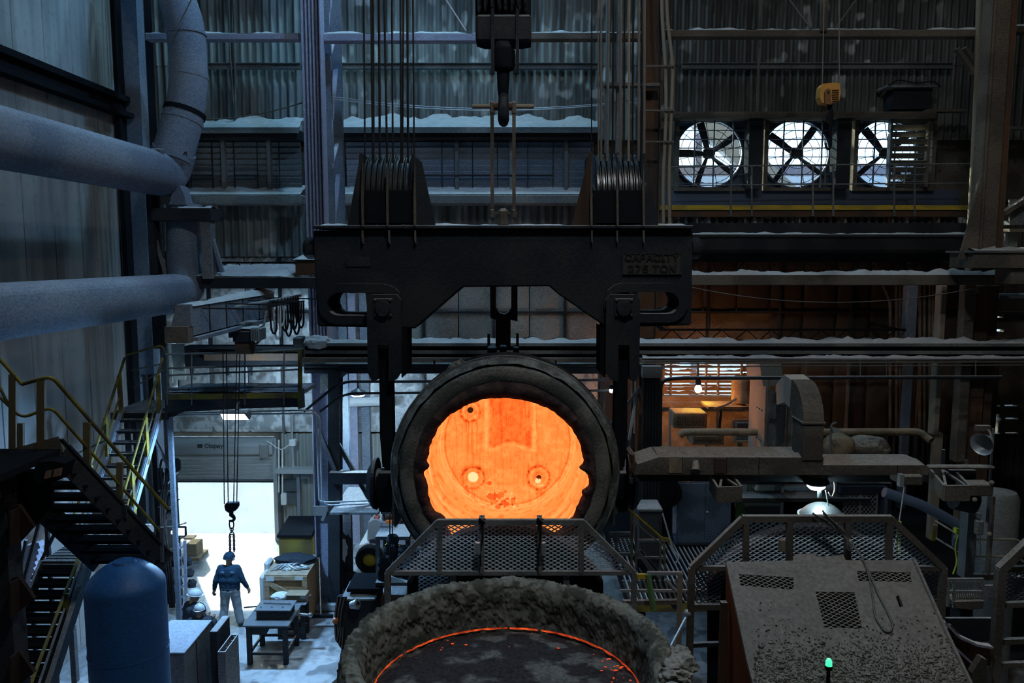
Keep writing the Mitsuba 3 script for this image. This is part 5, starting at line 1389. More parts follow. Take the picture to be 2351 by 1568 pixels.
part(k, 'gate', cat(*[PBAR(p, q, WY - .07, .03) for p, q in (((2054, 380), (2082, 380)), ((2054, 380), (2054, 402)), ((2054, 402), (2070, 402)), ((2082, 378), (2076, 422)), ((1884, 385), (1884, 426)), ((1894, 385), (1894, 426)))]), 'grey_steel')
one('runway_girder', 'dark girder under the fan walkway', 'beam', cat(PB(1585, 512, 2260, 536, 22.4, .8), PB(1585, 530, 2240, 600, 22.6, .5), PB(1600, 560, 1640, 590, 22.6, 2.7), PB(2100, 560, 2140, 590, 22.6, 2.7)), 'dark_steel')
k = thing('column_base', 'wide steel base shelf under the riveted column, white dust on its top', 'base')
part(k, 'plate', PB(2234, 578, 2400, 616, 18.3, 1.0, .01), 'brown_steel'); part(k, 'cap', PB(2230, 575, 2400, 580, 18.25, 1.1), 'grey_steel')
a, b = A(2236, 575, 18.3), A(2400, 575, 18.3)
part(k, 'settled_dust', dust_top(a[0], b[0], 18.25, 19.3, a[2], 51, .09, 30), 'pale_dust', smooth=True)
part(k, 'stub', PB(2320, 618, 2400, 652, 18.4, .6), 'brown_steel')
k = thing('wall_truss', 'gusset, diagonal strut and rails right of the riveted column at the picture edge', 'frame')
part(k, 'strut', PBAR((2300, 492), (2380, 440), 19.2, .2, .1), 'brown_steel'); part(k, 'plate', PP([(2318, 458), (2335, 457), (2352, 478), (2352, 508), (2318, 508)], 19.3, .05), 'grey_steel')
part(k, 'rail', PB(2318, 506, 2400, 516, 19.2, .4), 'grey_steel'); part(k, 'rail', PB(2318, 525, 2400, 532, 19.2, .4), 'brown_steel')
part(k, 'panel', PB(2315, 535, 2336, 576, 19.5, .2), 'grey_steel'); part(k, 'rail', PB(2316, 290, 2400, 296, 22, .2), 'grey_steel')
k = thing('knee_brace', 'rusty forked knee brace on the pipe left of the riveted column', 'brace')
part(k, 'strut', PBAR((2196, 112), (2236, 168), 20.5, .14, .1), 'brown_steel'); part(k, 'strut', PBAR((2214, 110), (2258, 168), 20.6, .14, .1), 'brown_steel')
one('stand_pipe', 'tall vertical pipe just left of the riveted column', 'pipe', TUBE([A(2250, -60, 20.3), A(2246, 160, 20.3), A(2236, 380, 20.3), A(2226, 560, 20.3), A(2222, 640, 20.3), A(2218, 780, 20.3)], .085, 12), 'tan_conduit', smooth=40)
k = thing('vent_hood', 'dark boxy hood on the corrugated wall above the rightmost fan', 'vent')
part(k, 'box', PB(2050, 200, 2140, 250, 24.4, .5), 'dark_steel'); part(k, 'roof', PB(2036, 194, 2150, 200, 24.2, .7), 'grey_steel'); part(k, 'cable', TUBE(bend([A(2040, 196, 24.1), A(2062, 182, 24.1), A(2100, 192, 24.1), A(2145, 186, 24.1), A(2160, 200, 24.1)], .3), .02, 5), 'dark_rubber')

# rust column conduits
k = thing('conduit', 'bunch of tan conduits clamped to the rusty column', 'pipe')
for (x0, x1, x2, x3) in ((1519, 1528, 1530, 1522), (1530, 1546, 1541, 1536)):
    part(k, 'tube', TUBE(bend([A(x0, -60, 19.6), A(x0 + 1, 40, 19.6), A(x1, 150, 19.6), A(x2, 260, 19.6), A(x3, 420, 19.6), A(x3 + 2, 520, 19.6)], .6), .042, 8), 'tan_conduit', smooth=True)
for y in (152, 326, 254):
    part(k, 'clamp', PB(1478, y - 3, 1548, y + 1, 19.5, .06), 'brown_steel')
part(k, 'bracket', PB(1388, 190, 1515, 197, 19.7, .3), 'brown_steel')
k = thing('crane_tower', 'dark upright behind the second sheave nest', 'column')
part(k, 'post', PB(1392, -40, 1399, 350, 19.9, .2), 'grey_steel'); part(k, 'post', PB(1417, -40, 1426, 350, 19.9, .2), 'grey_steel')

# yellow hoist
HOY = 15.5
k = thing('chain_hoist', 'dusty yellow hoist block hanging on two ropes in front of the fans', 'hoist')
part(k, 'body', PP([(1884, 200), (1890, 192), (1918, 189), (1928, 192), (1930, 212), (1927, 232), (1905, 238), (1887, 236), (1882, 222)], HOY, .22), 'hoist_yellow')
part(k, 'cheek', PP([(1895, 238), (1894, 212), (1898, 204), (1904, 203), (1908, 208), (1909, 240)], HOY - .05, .05), plain('hoist_brown', (.20, .11, .05), .6))
part(k, 'emblem', PP([(1899, 208), (1904, 208), (1905, 214), (1900, 215)], HOY - .06, .02), 'dark_steel')
for i in range(6):
    part(k, 'rib', PP([(1911, 206 + i * 5), (1926, 205 + i * 5), (1926, 206.5 + i * 5), (1911, 207.5 + i * 5)], HOY - .02, .03), 'hoist_brown')
part(k, 'hook_neck', TUBE([A(1905, 238, HOY + .1), A(1905, 252, HOY + .1)], .045, 10), 'black_steel')
hh_ = bend([A(1906, 250, HOY), A(1911, 262, HOY), A(1905, 290, HOY), A(1907, 315, HOY), A(1908, 335, HOY), A(1902, 344, HOY), A(1896, 338, HOY), A(1895, 328, HOY)], .12, 4)
part(k, 'hook', TUBE(hh_, np.linspace(.04, .016, len(hh_)), 8), 'black_steel', smooth=True)
part(k, 'sling', TUBE(bend([A(1906, 252, HOY), A(1898, 268, HOY), A(1900, 290, HOY), A(1904, 270, HOY), A(1908, 254, HOY)], .1), .025, 6), 'dark_rubber', smooth=True)
for xt, xb in ((1902, 1888), (1925, 1927)):
    one('hoist_rope', ('left' if xt < 1910 else 'right') + ' thin rope carrying the yellow hoist block', 'rope', TUBE([A(xt, -500, HOY + .1), A(xb, 196, HOY + .1)], .012, 5), 'grey_wire', group='ropes of the yellow hoist')
k = thing('hanger_frame', 'vertical hanger with two thin diagonals above the fan bay beam', 'frame')
part(k, 'hanger', PB(1888, -60, 1902, 70, 20.2, .15), 'brown_steel'); part(k, 'diagonal', PBAR((1810, -4), (1864, 68), 20.3, .03), 'grey_steel'); part(k, 'diagonal', PBAR((1968, -4), (1918, 64), 20.3, .03), 'grey_steel')
part(k, 'hanger', PB(1742, -60, 1746, 256, 24.5, .1), 'brown_steel')
k = thing('hanger_frame', 'vertical pipe hanger and a diagonal by the pale tie beam at the upper duct', 'frame')
part(k, 'hanger', PB(362, -60, 376, 78, 20.4, .1), 'grey_steel'); part(k, 'hanger', PB(377, -60, 381, 78, 20.3, .1), 'grey_steel'); part(k, 'diagonal', PBAR((440, -2), (404, 70), 18.4, .02), 'grey_wire'); part(k, 'diagonal', PBAR((1022, -4), (1070, 70), 20.3, .03), 'galvanised')
one('conduit', 'slim double conduit down the corrugated wall left of the blue-grey column', 'pipe', cat(TUBE([A(524, -40, 24.6), A(528, 120, 24.6), A(540, 290, 24.6)], .03, 5), TUBE([A(536, -40, 24.6), A(541, 290, 24.6)], .03, 5)), 'brown_steel')

# ================================================================== lamp-lit room behind the runway beam
k = thing('window_louver', 'broken rusty louvre letting daylight through behind the sodium lamp', 'louver')
xa, xb = LOUVER.bounds[0], LOUVER.bounds[2]
za, zb = LOUVER.bounds[1], LOUVER.bounds[3]
NR = 11
rng = np.random.default_rng(3)
for i in range(NR):
    z = za + (zb - za) * (i + .1) / NR; h = (zb - za) / NR
    xsn = np.linspace(xa - .1, xb + .1, 120)
    op = .66 + .25 * (i % 2) - .30 * (i < 5)
    top = z + h * (1.02 - op * np.clip((meshkit.fbm(np.stack([xsn * 2.2, xsn * 0 + i * 3.1, xsn * 0], -1), 4, 3) - .26) * 3.4, 0, .9))
    bot = z - .01 + 0 * xsn
    poly = Polygon(list(zip(xsn, np.maximum(top, bot + .01))) + list(zip(xsn[::-1], bot[::-1]))).buffer(0)
    part(k, 'slat', cat(*[prism_xz(g_, YW + .12, .02) for g_ in getattr(poly, 'geoms', [poly])]), 'rust_slat' if mat('rust_slat', {'type': 'principled', 'base_color': rgb(.26, .15, .085), 'roughness': .8}) else '')
for px in (1541, 1602, 1622, 1650, 1703):
    part(k, 'mullion', PB(px - 2, 820, px + 2, 918, YW - .02, .1), 'rust_slat')
one('wall_ledge', 'dusty ledge below the broken louvre', 'ledge', cat(PB(1515, 911, 1725, 924, 24.6, .35), PB(1515, 925, 1720, 935, 24.3, .5)), 'timber_dust' if dusty('timber_dust', (.24, .18, .12), (.33, .25, .17), (.42, .36, .28), 4, .6) else '')
one('wall_sheet', 'plain brown sheet behind the air handling units in the lamp-lit room', 'sheet', PB(1515, 934, 1735, 1075, 24.75, .05), 'timber_dust')
k = thing('sodium_lamp', 'glowing orange lamp in the room behind the runway beam', 'lamp')
c = A(1603, 893, 22.6)
part(k, 'globe', SPH(c, .10, 2, (1, 1, 1.25)), 'lens_off', emit=(300, 104, 15), sw=1.0)
part(k, 'socket', LATHE([(.001, .30), (.07, .28), (.08, .15), (.10, .12)], c, (0, 0, 1), 16), 'dark_steel'); part(k, 'stem', TUBE([c + [0, 0, .28], A(1603, 830, 22.6)], .015, 5), 'dark_steel'); part(k, 'arm', BAR(A(1603, 832, 22.6), A(1603, 832, 22.6) * [1, 0, 1] + [0, 25.3, 0], .03), 'dark_steel')
def unit(label, x0, y0, x1, y1, Y, d):
    k = thing('air_unit', label, 'air unit')
    p, q = A(x0, (y0 + y1) / 2, Y)[0], A(x1, (y0 + y1) / 2, Y)[0]
    z0, z1 = A(x0, y1, Y)[2], A(x0, y0, Y)[2]
    part(k, 'case', RB(p, q, Y, Y + d, z0, z1, .03), 'timber_dust')
    part(k, 'grille_backing', B(p + .08, q - .08, Y - .012, Y, z0 + .08, z1 - .10), 'black_steel')
    n = 12
    bars = []
    w, h = q - p - .16, z1 - z0 - .18
    for s in (1, -1):
        for i in range(-n, 2 * n):
            x_ = p + .08 + w * i / n
            seg = Polygon([(x_, z0 + .08), (x_ + .02, z0 + .08), (x_ + .02 + s * h, z0 + .08 + h), (x_ + s * h, z0 + .08 + h)]).buffer(0).intersection(sbox(p + .08, z0 + .08, q - .08, z1 - .10))
            if not seg.is_empty and seg.geom_type == 'Polygon':
                bars.append(prism_xz(seg, Y - .03, .015))
    part(k, 'grille', cat(*bars), 'timber_dust')
    return k
k = unit('dusty air handling unit with a diamond grille under the sodium lamp', 1547, 948, 1624, 984, 22.2, .8)
part(k, 'leg', PBAR((1538, 940), (1538, 1030), 22.2, .05), 'galvanised'); part(k, 'leg', PBAR((1622, 984), (1622, 1040), 22.2, .05), 'brown_steel')
k = unit('lower vent unit with a dark grille behind the long pipe', 1588, 1000, 1662, 1022, 22.0, .7)
k = thing('cage_box', 'rounded mesh cage box standing in front of the orange-lit upright duct', 'box')
part(k, 'frame', cat(*[PBAR(p, q, 21.6, .06) for p, q in (((1685, 965), (1726, 965)), ((1685, 965), (1685, 1013)), ((1727, 965), (1727, 1013)), ((1685, 1013), (1727, 1013)))]), 'timber_dust'); part(k, 'body', PB(1688, 968, 1725, 1012, 21.7, .4, .05), 'grey_steel')
part(k, 'leg', B(A(1700, 1012, 21.8)[0] - .06, A(1700, 1012, 21.8)[0] + .06, 21.8, 21.9, 2.72, A(1700, 1010, 21.8)[2]), 'yellow_paint')
one('cable_loop', 'black cable loop hanging beside the cage box', 'cable', TUBE(bend([A(1722, 1006, 21.72), A(1740, 1012, 21.5), A(1746, 1030, 21.5), A(1735, 1036, 21.5)], .3), .02, 6), 'dark_rubber')
k = thing('wall_tank', 'cream cylindrical tank on a bracket left of the orange-lit upright duct', 'tank')
part(k, 'shell', LATHE([(.001, .0), (.34, .02), (.36, .1), (.36, .68), (.3, .74), (.001, .76)], A(1708, 924, 22.4), (0, 0, 1), 28), 'timber_dust', smooth=40)
part(k, 'shelf', PB(1626, 934, 1720, 940, 22.0, .9), 'timber_dust'); part(k, 'hose', TUBE(bend([A(1640, 938, 21.9), A(1668, 930, 21.9), A(1690, 915, 22.0)], .3), .03, 6), 'tan_conduit')
part(k, 'shelf_leg', PBAR((1647, 940), (1647, 1000), 22.0, .06), 'timber_dust'); part(k, 'shelf_leg', PBAR((1656, 940), (1650, 1000), 22.7, .06), 'brown_steel')
# the upright duct box, lit orange on its side
k = thing('duct_tower', 'upright sheet metal duct whose side is lit orange by the sodium lamp', 'duct')
X0 = A(1757, 960, 20.0)[0]; X1 = A(1832, 960, 20.0)[0]
zb_, zt_ = A(1757, 1060, 20.0)[2], A(1757, 888, 20.0)[2]
part(k, 'tower', prism_xz(Polygon([(X0, zb_), (X1, zb_), (X1, A(1832, 932, 20)[2]), (X0 + .05, zt_), (X0, zt_)]), 20.0, 1.35), 'grey_steel')
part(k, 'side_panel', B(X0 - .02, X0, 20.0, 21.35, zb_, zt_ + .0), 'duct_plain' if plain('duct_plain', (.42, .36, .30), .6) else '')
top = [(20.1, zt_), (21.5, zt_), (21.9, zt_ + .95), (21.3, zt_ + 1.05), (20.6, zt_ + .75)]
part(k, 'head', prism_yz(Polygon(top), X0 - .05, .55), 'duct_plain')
for i in range(6):
    part(k, 'bolt', SPH((X0 - .03, 20.2 + .2 * (i % 3), zb_ + .5 + .8 * (i // 3)), .02, 1), 'dark_steel')
for px in (1763, 1808):
    part(k, 'guard_pole', PB(px - 2, 870, px + 2, 1050, 19.2, .05), 'brown_steel')

# horizontal rails and cables under the runway beam
k = thing('cable_run', 'three parallel wires and a dark pipe strung under the runway beam right of the ladle', 'cable')
for y in (826, 833, 840):
    part(k, 'wire', TUBE([A(1474, y + 2, 19.0), A(2400, y - 2, 19.0)], .016, 5), 'grey_wire')
part(k, 'pipe', TUBE(bend([A(1515, 1040, 18.8), A(1517, 872, 18.8), A(1560, 868, 18.8), A(2300, 866, 18.8)], .4), .045, 8), 'dark_steel')
for px in (1602, 1850, 1975, 2035, 2240):
    part(k, 'hanger', PBAR((px, 826), (px, 872), 18.9, .02), 'grey_steel')
k = thing('wire_run', 'dark wires strung under the runway beam left of the ladle', 'cable')
for y, x1 in ((838, 1400), (846, 1400), (849, 1100)):
    part(k, 'wire', TUBE([A(700, y, 19.2), A(x1, y - 2, 19.2)], .012, 5), 'black_steel')
for px in (997, 1276):
    part(k, 'insulator', PB(px - 2, 828, px + 2, 852, 19.1, .05), 'black_steel')
part(k, 'rail', TUBE([A(930, 876, 19.3), A(1400, 872, 19.3)], .035, 6), 'dark_steel'); part(k, 'rail', TUBE([A(930, 902, 19.3), A(1400, 896, 19.3)], .03, 6), 'dark_steel')
k = thing('conduit', 'row of dark conduits right of the right ladle hook', 'pipe')
for i in range(6):
    part(k, 'tube', TUBE([A(1478 + i * 7, 850, 18.6), A(1476 + i * 7, 1060, 18.6), A(1476 + i * 7, 1200, 18.6), [A(1476 + i * 7, 1200, 18.6)[0], 18.6, 1.72]], .035, 8), 'dark_steel')
part(k, 'collar', PB(1476, 842, 1520, 868, 18.5, .3), 'grey_steel')
for px in (1378, 1398, 1440, 1448):
    pass
k = thing('pipe_rack', 'slim posts and a diagonal behind the right ladle hook', 'frame')
for px in (1374, 1387, 1450):
    part(k, 'post', PB(px - 2, 838, px + 2, 1050, 20.2, .08), 'grey_steel')
part(k, 'diagonal', PBAR((1392, 990), (1470, 890), 19.9, .12, .08), 'dark_steel'); part(k, 'diagonal', PBAR((1444, 1010), (1462, 900), 20.1, .06), 'galvanised')
k = thing('bulb_lamp', 'small bright white lamp just left of the right ladle hook', 'lamp')
c = A(1404, 897, 19.0)
part(k, 'globe', SPH(c, .055, 2), 'lens_off', emit=(60, 66, 72), sw=.2); part(k, 'cap', CYL(c + [0, 0, .04], c + [0, 0, .16], .05, 12), 'dark_steel')

# ================================================================== T-shaped duct arm in front
k = thing('boom_duct', 'long dusty brown duct arm with an upright elbow crossing in front of the lamp-lit room', 'duct')
TY = 13.0
z1 = A(1650, 1050, TY)[2]; z0 = A(1650, 1090, TY)[2]
xa, xc, xd, xe = A(1455, 1070, TY)[0], A(1512, 1070, TY)[0], A(1890, 1070, TY)[0], A(2132, 1070, TY)[0]
arm = [(xa, z0), (xd, z0), (xd, z1), (xc, z1), (xa + .06, z1 - .12)]
part(k, 'long_arm', prism_xz(Polygon(arm), TY, .75), 'brown_steel')
z2 = A(2000, 1068, TY)[2]
part(k, 'short_arm', prism_xz(Polygon([(xd, z0), (xe, z0), (xe + .03, z2 - .05), (xe - .06, z2), (xd, z2)]), TY, .75), 'brown_steel')
part(k, 'settled_dust', dust_top(xc, A(1840, 1060, TY)[0], TY, TY + .75, z1, 61, .05, 70), 'brown_dust' if dusty('brown_dust', (.24, .215, .185), (.32, .285, .25), (.30, .27, .24), 6, .5) else '', smooth=True)
part(k, 'settled_dust', dust_top(xd, xe - .06, TY, TY + .75, z2, 62, .04, 40), 'brown_dust', smooth=True)
rx0, rx1 = A(1843, 1000, TY)[0], A(1890, 1000, TY)[0]
zr0, zr1 = z1 - .05, A(1860, 978, TY)[2]
part(k, 'riser', RB(rx0, rx1, TY - .02, TY + .5, zr0, zr1, .01), 'brown_steel')
# elbow and the branch going back to the duct tower
def rectduct(cs, w, h):
    cs = np.asarray(cs, float); v = []; n = len(cs)
    for i in range(n):
        t_ = cs[min(i + 1, n - 1)] - cs[max(i - 1, 0)]
        t_ /= np.linalg.norm(t_)
        s = np.array([1.0, 0, 0]) - t_ * t_[0]; s /= np.linalg.norm(s); u = np.cross(s, t_)
        for a_, b_ in ((-1, -1), (1, -1), (1, 1), (-1, 1)):
            v.append(cs[i] + s * a_ * w / 2 + u * b_ * h / 2)
    f = []
    for i in range(n - 1):
        for j in range(4):
            q = (i * 4 + j, i * 4 + (j + 1) % 4, i * 4 + 4 + (j + 1) % 4, i * 4 + 4 + j)
            f += [(q[0], q[1], q[2]), (q[0], q[2], q[3])]
    f += [(0, 2, 1), (0, 3, 2), (n * 4 - 4, n * 4 - 3, n * 4 - 2), (n * 4 - 4, n * 4 - 2, n * 4 - 1)]
    return TM(v, f)
cx_ = (rx0 + rx1) / 2
R_ = .42
el = [(cx_, TY + .24 + R_ * (1 - math.cos(a)), zr1 + R_ * math.sin(a)) for a in np.linspace(0, math.pi / 2, 10)]
part(k, 'elbow', rectduct(el, rx1 - rx0, .52), 'brown_steel')
e_ = np.array(el[-1])
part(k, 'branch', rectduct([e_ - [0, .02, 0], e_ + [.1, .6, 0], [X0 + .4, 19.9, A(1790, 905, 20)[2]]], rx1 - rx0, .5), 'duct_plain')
part(k, 'collar', B(rx0 - .02, rx1 + .02, TY - .04, TY + .52, zr0 + .62, zr0 + .65), 'brown_steel')
for px in (1566, 1640, 1668, 1742, 2060):
    part(k, 'seam', PB(px, 1050 if px < 1890 else 1068, px + 1.5, 1089, TY - .01, .02), 'dark_steel')
part(k, 'patch', PB(1642, 1053, 1666, 1086, TY - .015, .02), 'rust_steel'); part(k, 'patch', PB(1536, 1053, 1566, 1086, TY - .012, .02), 'timber_dust')
part(k, 'nozzle', TUBE([A(1597, 1060, TY), A(1597, 1082, TY - .12)], [.06, .085], 14), 'brown_steel', smooth=40)
part(k, 'pivot', cat(PB(1446, 1040, 1458, 1100, TY + .2, .5, .05), CYL(A(1440, 1068, TY + .4), A(1462, 1068, TY + .4), .2, 20)), 'rust_steel')
part(k, 'under_beam', PB(1470, 1090, 2130, 1106, TY + .5, .3), 'dark_steel')
k = thing('dome_lamp', 'bright dome lamp hanging under the duct arm above the white dome', 'lamp')
c = A(1874, 1112, TY + .4)
part(k, 'cap', LATHE([(.001, .17), (.16, .15), (.22, .04), (.17, .0)], c, (0, 0, 1), 24), 'dark_steel', smooth=40)
m = LATHE([(.155, .0), (.15, -.04), (.10, -.085), (.001, -.10)], c, (0, 0, 1), 20)
part(k, 'globe', TM(m.vertices, m.faces if (m.face_normals[:, 2].mean() < 0) else m.faces[:, ::-1]), 'lens_off', emit=(40, 58, 64), sw=.7, smooth=True)
part(k, 'cable', TUBE(bend([A(1915, 1106, TY + .4), A(1917, 1125, TY + .4), A(1910, 1143, TY + .4), A(1902, 1130, TY + .4)], .08), .014, 6), 'white_paint', smooth=True)
part(k, 'cable', TUBE(bend([A(1895, 1125, TY + .5), A(1900, 1150, TY + .5), A(1901, 1165, TY + .5)], .08), .012, 6), 'galvanised')
part(k, 'junction', CYL(A(1881, 1122, TY + .35), A(1881, 1142, TY + .35), .035, 10), 'grey_steel')
def tray(label, pts, Y, d):
    k = thing('bracket_tray', label, 'bracket')
    (x0, y0), (x1, y1), (x2, y2) = pts       # back left top, front left top, front right top
    p0, p1, p2 = A(x0, y0, Y + d), A(x1, y1, Y), A(x2, y2, Y)
    zz = p1[2]; p0 = np.array([p0[0], Y + d, zz]); p3 = np.array([p2[0] + (p0[0] - p1[0]), Y + d, zz])
    H = [0, 0, -.13]
    for a_, b_ in ((p0, p1), (p1, p2), (p2, p3), (p3, p0)):
        part(k, 'side', BAR(np.asarray(a_) + np.array(H), np.asarray(b_) + np.array(H), .04, .26), 'brown_steel')
    part(k, 'hanger', BAR((p0 + p3) / 2, (p0 + p3) / 2 + [0, 0, .35], .05), 'dark_steel')
    part(k, 'brace', BAR(p1 + [.05, .05, -.02], (p0 + p3) / 2 + [0, 0, -.02], .04), 'brown_steel'); part(k, 'brace', BAR(p2 + [-.05, .05, -.02], (p0 + p3) / 2 + [0, 0, -.02], .04), 'brown_steel')
tray('open braced tray bracket under the long part of the duct arm', ((1632, 1094), (1648, 1118), (1702, 1116)), 12.6, .7)
tray('larger open tray bracket at the right end of the duct arm', ((2136, 1088), (2168, 1114), (2226, 1114)), 12.8, 1.0)
k = thing('tool_box', 'small grey box on the underside of the duct arm right of the dome lamp', 'box')
part(k, 'body', PB(2068, 1092, 2120, 1115, 12.9, .4, .02), 'brown_steel'); part(k, 'flap', PB(2066, 1090, 2076, 1118, 12.85, .1), 'galvanised'); part(k, 'pull_chain', TUBE(bend([A(2076, 1118, 12.8), A(2064, 1200, 12.6), A(2050, 1272, 12.4)], .2), .012, 5), 'galvanised')
one('dusty_pipe', 'long dusty horizontal pipe behind the duct arm', 'pipe', TUBE(bend([A(1560, 1000, 20.6), A(1570, 992, 20.6), A(1900, 992, 20.6), A(2112, 991, 20.6), A(2138, 1012, 20.3)], .2), .095, 14), 'timber_dust', smooth=40)
k = thing('motor_blower', 'dust-covered blower with a tarpaulin behind the duct arm elbow', 'blower')
part(k, 'casing', LUMP(A(1925, 1028, 20), .42, 4, 3, (1, .8, .9), .12), 'timber_dust', smooth=True); part(k, 'tarpaulin', LUMP(A(1985, 1030, 20.2), .55, 8, 3, (1.1, .7, .62), .25), 'brown_steel', smooth=True)
part(k, 'stand', PB(1890, 1050, 2040, 1060, 19.9, .7), 'dark_steel'); part(k, 'lamp_arm', TUBE(bend([A(1905, 1062, 19.4), A(1908, 975, 19.4), A(1920, 970, 19.4)], .1), .025, 6), 'grey_steel'); part(k, 'lamp_head', PP([(1910, 982), (1926, 985), (1930, 994), (1914, 992)], 19.3, .15), 'galvanised')

# posts, pipes and lamp shade on the right
for lab, x0, x1, y0, y1, Y, m in (('rusty post left of the pair standing under the column base', 2205, 2229, 655, 1062, 19.9, 'brown_steel'), ('rusty post right of the pair standing under the column base', 2233, 2262, 655, 1072, 20.1, 'rust_steel'),
                              ('broad dark rusty post under the stub of the column base', 2268, 2292, 655, 780, 20.2, 'rust_steel'), ('slim speckled pipe post crossing behind the runway beam', 2152, 2166, 655, 1000, 20.4, 'tan_conduit'),
                              ('tall pale curved-topped duct post beyond the brown panels', 2082, 2106, 656, 778, 23.0, 'duct_metal')):
    one('steel_post', lab, 'post', cat(PB(x0, y0, x1, y1, Y, .3, .02), B(A((x0 + x1) / 2, y1, Y)[0] - .1, A((x0 + x1) / 2, y1, Y)[0] + .1, Y + .05, Y + .25, 0, A((x0 + x1) / 2, y1 - 4, Y)[2])), m)
for i, px in enumerate((2044, 2058, 2066, 2072, 2112, 2122, 2134, 2141)):
    one('wall_pipe', ORD[i] + ' slim pipe from the left on the wall beyond the brown panels', 'pipe', TUBE(bend([A(px - (16 if i == 0 else 0), 655, 24.2), A(px, 690, 24.2), A(px, 1000, 24.2)], .3), .05, 8), 'brown_steel', group='slim wall pipes beyond the brown panels')
one('overhead_pipe', 'grey pipe entering from the right edge below the column base', 'pipe', TUBE([A(2290, 681, 21), A(2400, 680, 21)], .09, 12), 'grey_steel', smooth=40)
k = thing('shade_lamp', 'unlit conical lamp shade on a post at the right', 'lamp')
c = A(2262, 1020, 13.6)
part(k, 'shade', LATHE([(.04, .0), (.06, .03), (.20, .30)], A(2276, 1008, 13.6), A(2246, 1024, 13.4) - A(2276, 1008, 13.6), 24), 'galvanised', smooth=40)
part(k, 'arm', TUBE(bend([A(2276, 1006, 13.6), A(2272, 990, 13.7), A(2262, 985, 13.8)], .05), .02, 6), 'brown_steel'); part(k, 'pole', PB(2273, 985, 2277, 1200, 13.7, .04), 'grey_steel'); part(k, 'bracket', PB(2244, 978, 2276, 990, 13.75, .1), 'brown_steel')
k = thing('valve_stand', 'cross-shaped rusty beam with hanging valves and motor at the right end of the duct arm', 'valve')
part(k, 'top_bar', PB(2135, 1071, 2286, 1078, 13.4, .15, .02), 'brown_steel'); part(k, 'cross_beam', PB(2216, 1112, 2282, 1140, 13.2, .3, .02), 'brown_steel'); part(k, 'plate', PB(2180, 1080, 2240, 1130, 13.6, .2), 'dark_steel')
part(k, 'motor', CYL(A(2190, 1140, 13.6), A(2235, 1150, 13.6), .22, 24), 'dark_steel', smooth=40)
for px, y in ((2238, 1147), (2277, 1108), (2272, 1226)):
    part(k, 'ball_valve', SPH(A(px, y, 13.2), .04, 2), 'tan_conduit')
part(k, 'tube', TUBE(bend([A(2030, 1130, 15), A(2120, 1160, 15), A(2200, 1205, 15)], .3), .10, 12), 'fan_blue', smooth=40)
part(k, 'gauge_box', cat(PB(2244, 1196, 2260, 1230, 13.3, .12, .02), PB(2246, 1178, 2254, 1192, 13.3, .1, .02)), 'grey_steel'); part(k, 'rod', TUBE([A(2250, 1230, 13.3), A(2250, 1275, 13.3)], .012, 5), 'grey_steel')
part(k, 'column', PB(2220, 1140, 2240, 1330, 13.7, .25), 'grey_steel'); part(k, 'slim_column', PB(2274, 1140, 2280, 1320, 13.8, .1), 'brown_steel')
one('grey_cylinder', 'tall grey round-shouldered vessel at the right behind the valves', 'tank', LATHE([(.37, -6.0), (.37, -.1), (.30, .02), (.001, .08)], A(2296, 1130, 16.0), (0, 0, 1), 28), 'grey_steel', smooth=40)

# ================================================================== equipment deck on the right, cabinet, wall things
struct('trim_1', B(2.4, 14.5, 16.4, 24.8, 1.62, 1.72), 'black_steel', 'equipment deck plate')
k = thing('deck_grating', 'steel grating deck in front of the dark blue cabinet', 'grating')
part(k, 'bar', cat(*[B(2.5 + i * .11, 2.53 + i * .11, 16.4, 20.3, 1.73, 1.8) for i in range(58)]), 'grey_steel', kind='stuff')
part(k, 'edge', B(2.4, 9.0, 16.36, 16.4, 1.6, 1.82), 'yellow_paint')
for x in (2.6, 5.5, 8.8):
    part(k, 'post', B(x, x + .2, 16.5, 16.7, 0, 1.62), 'dark_steel')
k = thing('steel_cabinet', 'dark blue two-door steel cabinet under the duct arm', 'cabinet')
CY = 19.7
p, q = A(1553, 1180, CY)[0], A(1678, 1180, CY)[0]; z0, z1 = 1.85, A(1610, 1106, CY)[2]
part(k, 'body', B(p, q, CY, CY + .6, z0, z1), 'cabinet_blue' if dusty('cabinet_blue', (.045, .065, .095), (.075, .105, .15), (.2, .22, .25), 3, .5, rough=.45) else '')
mid = p + (q - p) * .52
part(k, 'door', RB(p + .01, mid - .006, CY - .03, CY, z0 + .05, z1 - .03, .008), 'cabinet_blue'); dr_ = part(k, 'door', RB(mid + .006, q - .01, CY - .03, CY, z0 + .05, z1 - .03, .008), 'cabinet_blue')
part(dr_, 'knob', SPH((mid + .05, CY - .06, (z0 + z1) / 2 + .05), .03, 2), 'galvanised'); part(k, 'plinth', B(p, q, CY - .02, CY + .6, 1.8, z0), 'black_steel')
part(k, 'side_rail', B(p - .08, p, CY - .02, CY + .05, z0 + .3, z1), 'blue_grey')
k = thing('office_wall', 'pale green-banded office wall with a cooler unit behind the white dome', 'wall')
part(k, 'upper', PB(1690, 1112, 1800, 1165, 21.5, .1), 'office_pale' if plain('office_pale', (.42, .46, .42), .7) else ''); part(k, 'side', PB(1688, 1112, 1714, 1165, 21.45, .05), 'white_paint'); part(k, 'green_band', PB(1690, 1156, 1710, 1190, 21.4, .1), 'green_paint'); part(k, 'lower', PB(1706, 1163, 1800, 1190, 21.45, .1), 'grey_steel')
part(k, 'cooler', PB(1734, 1112, 1780, 1128, 21.2, .3, .03), 'office_pale'); part(k, 'post', PB(1793, 1116, 1799, 1185, 21.3, .1), 'white_paint'); part(k, 'beam', PB(1690, 1100, 1900, 1112, 21.2, .3), 'dark_steel')
k = thing('mesh_window', 'window with a pale diamond grille right of the white dome', 'window')
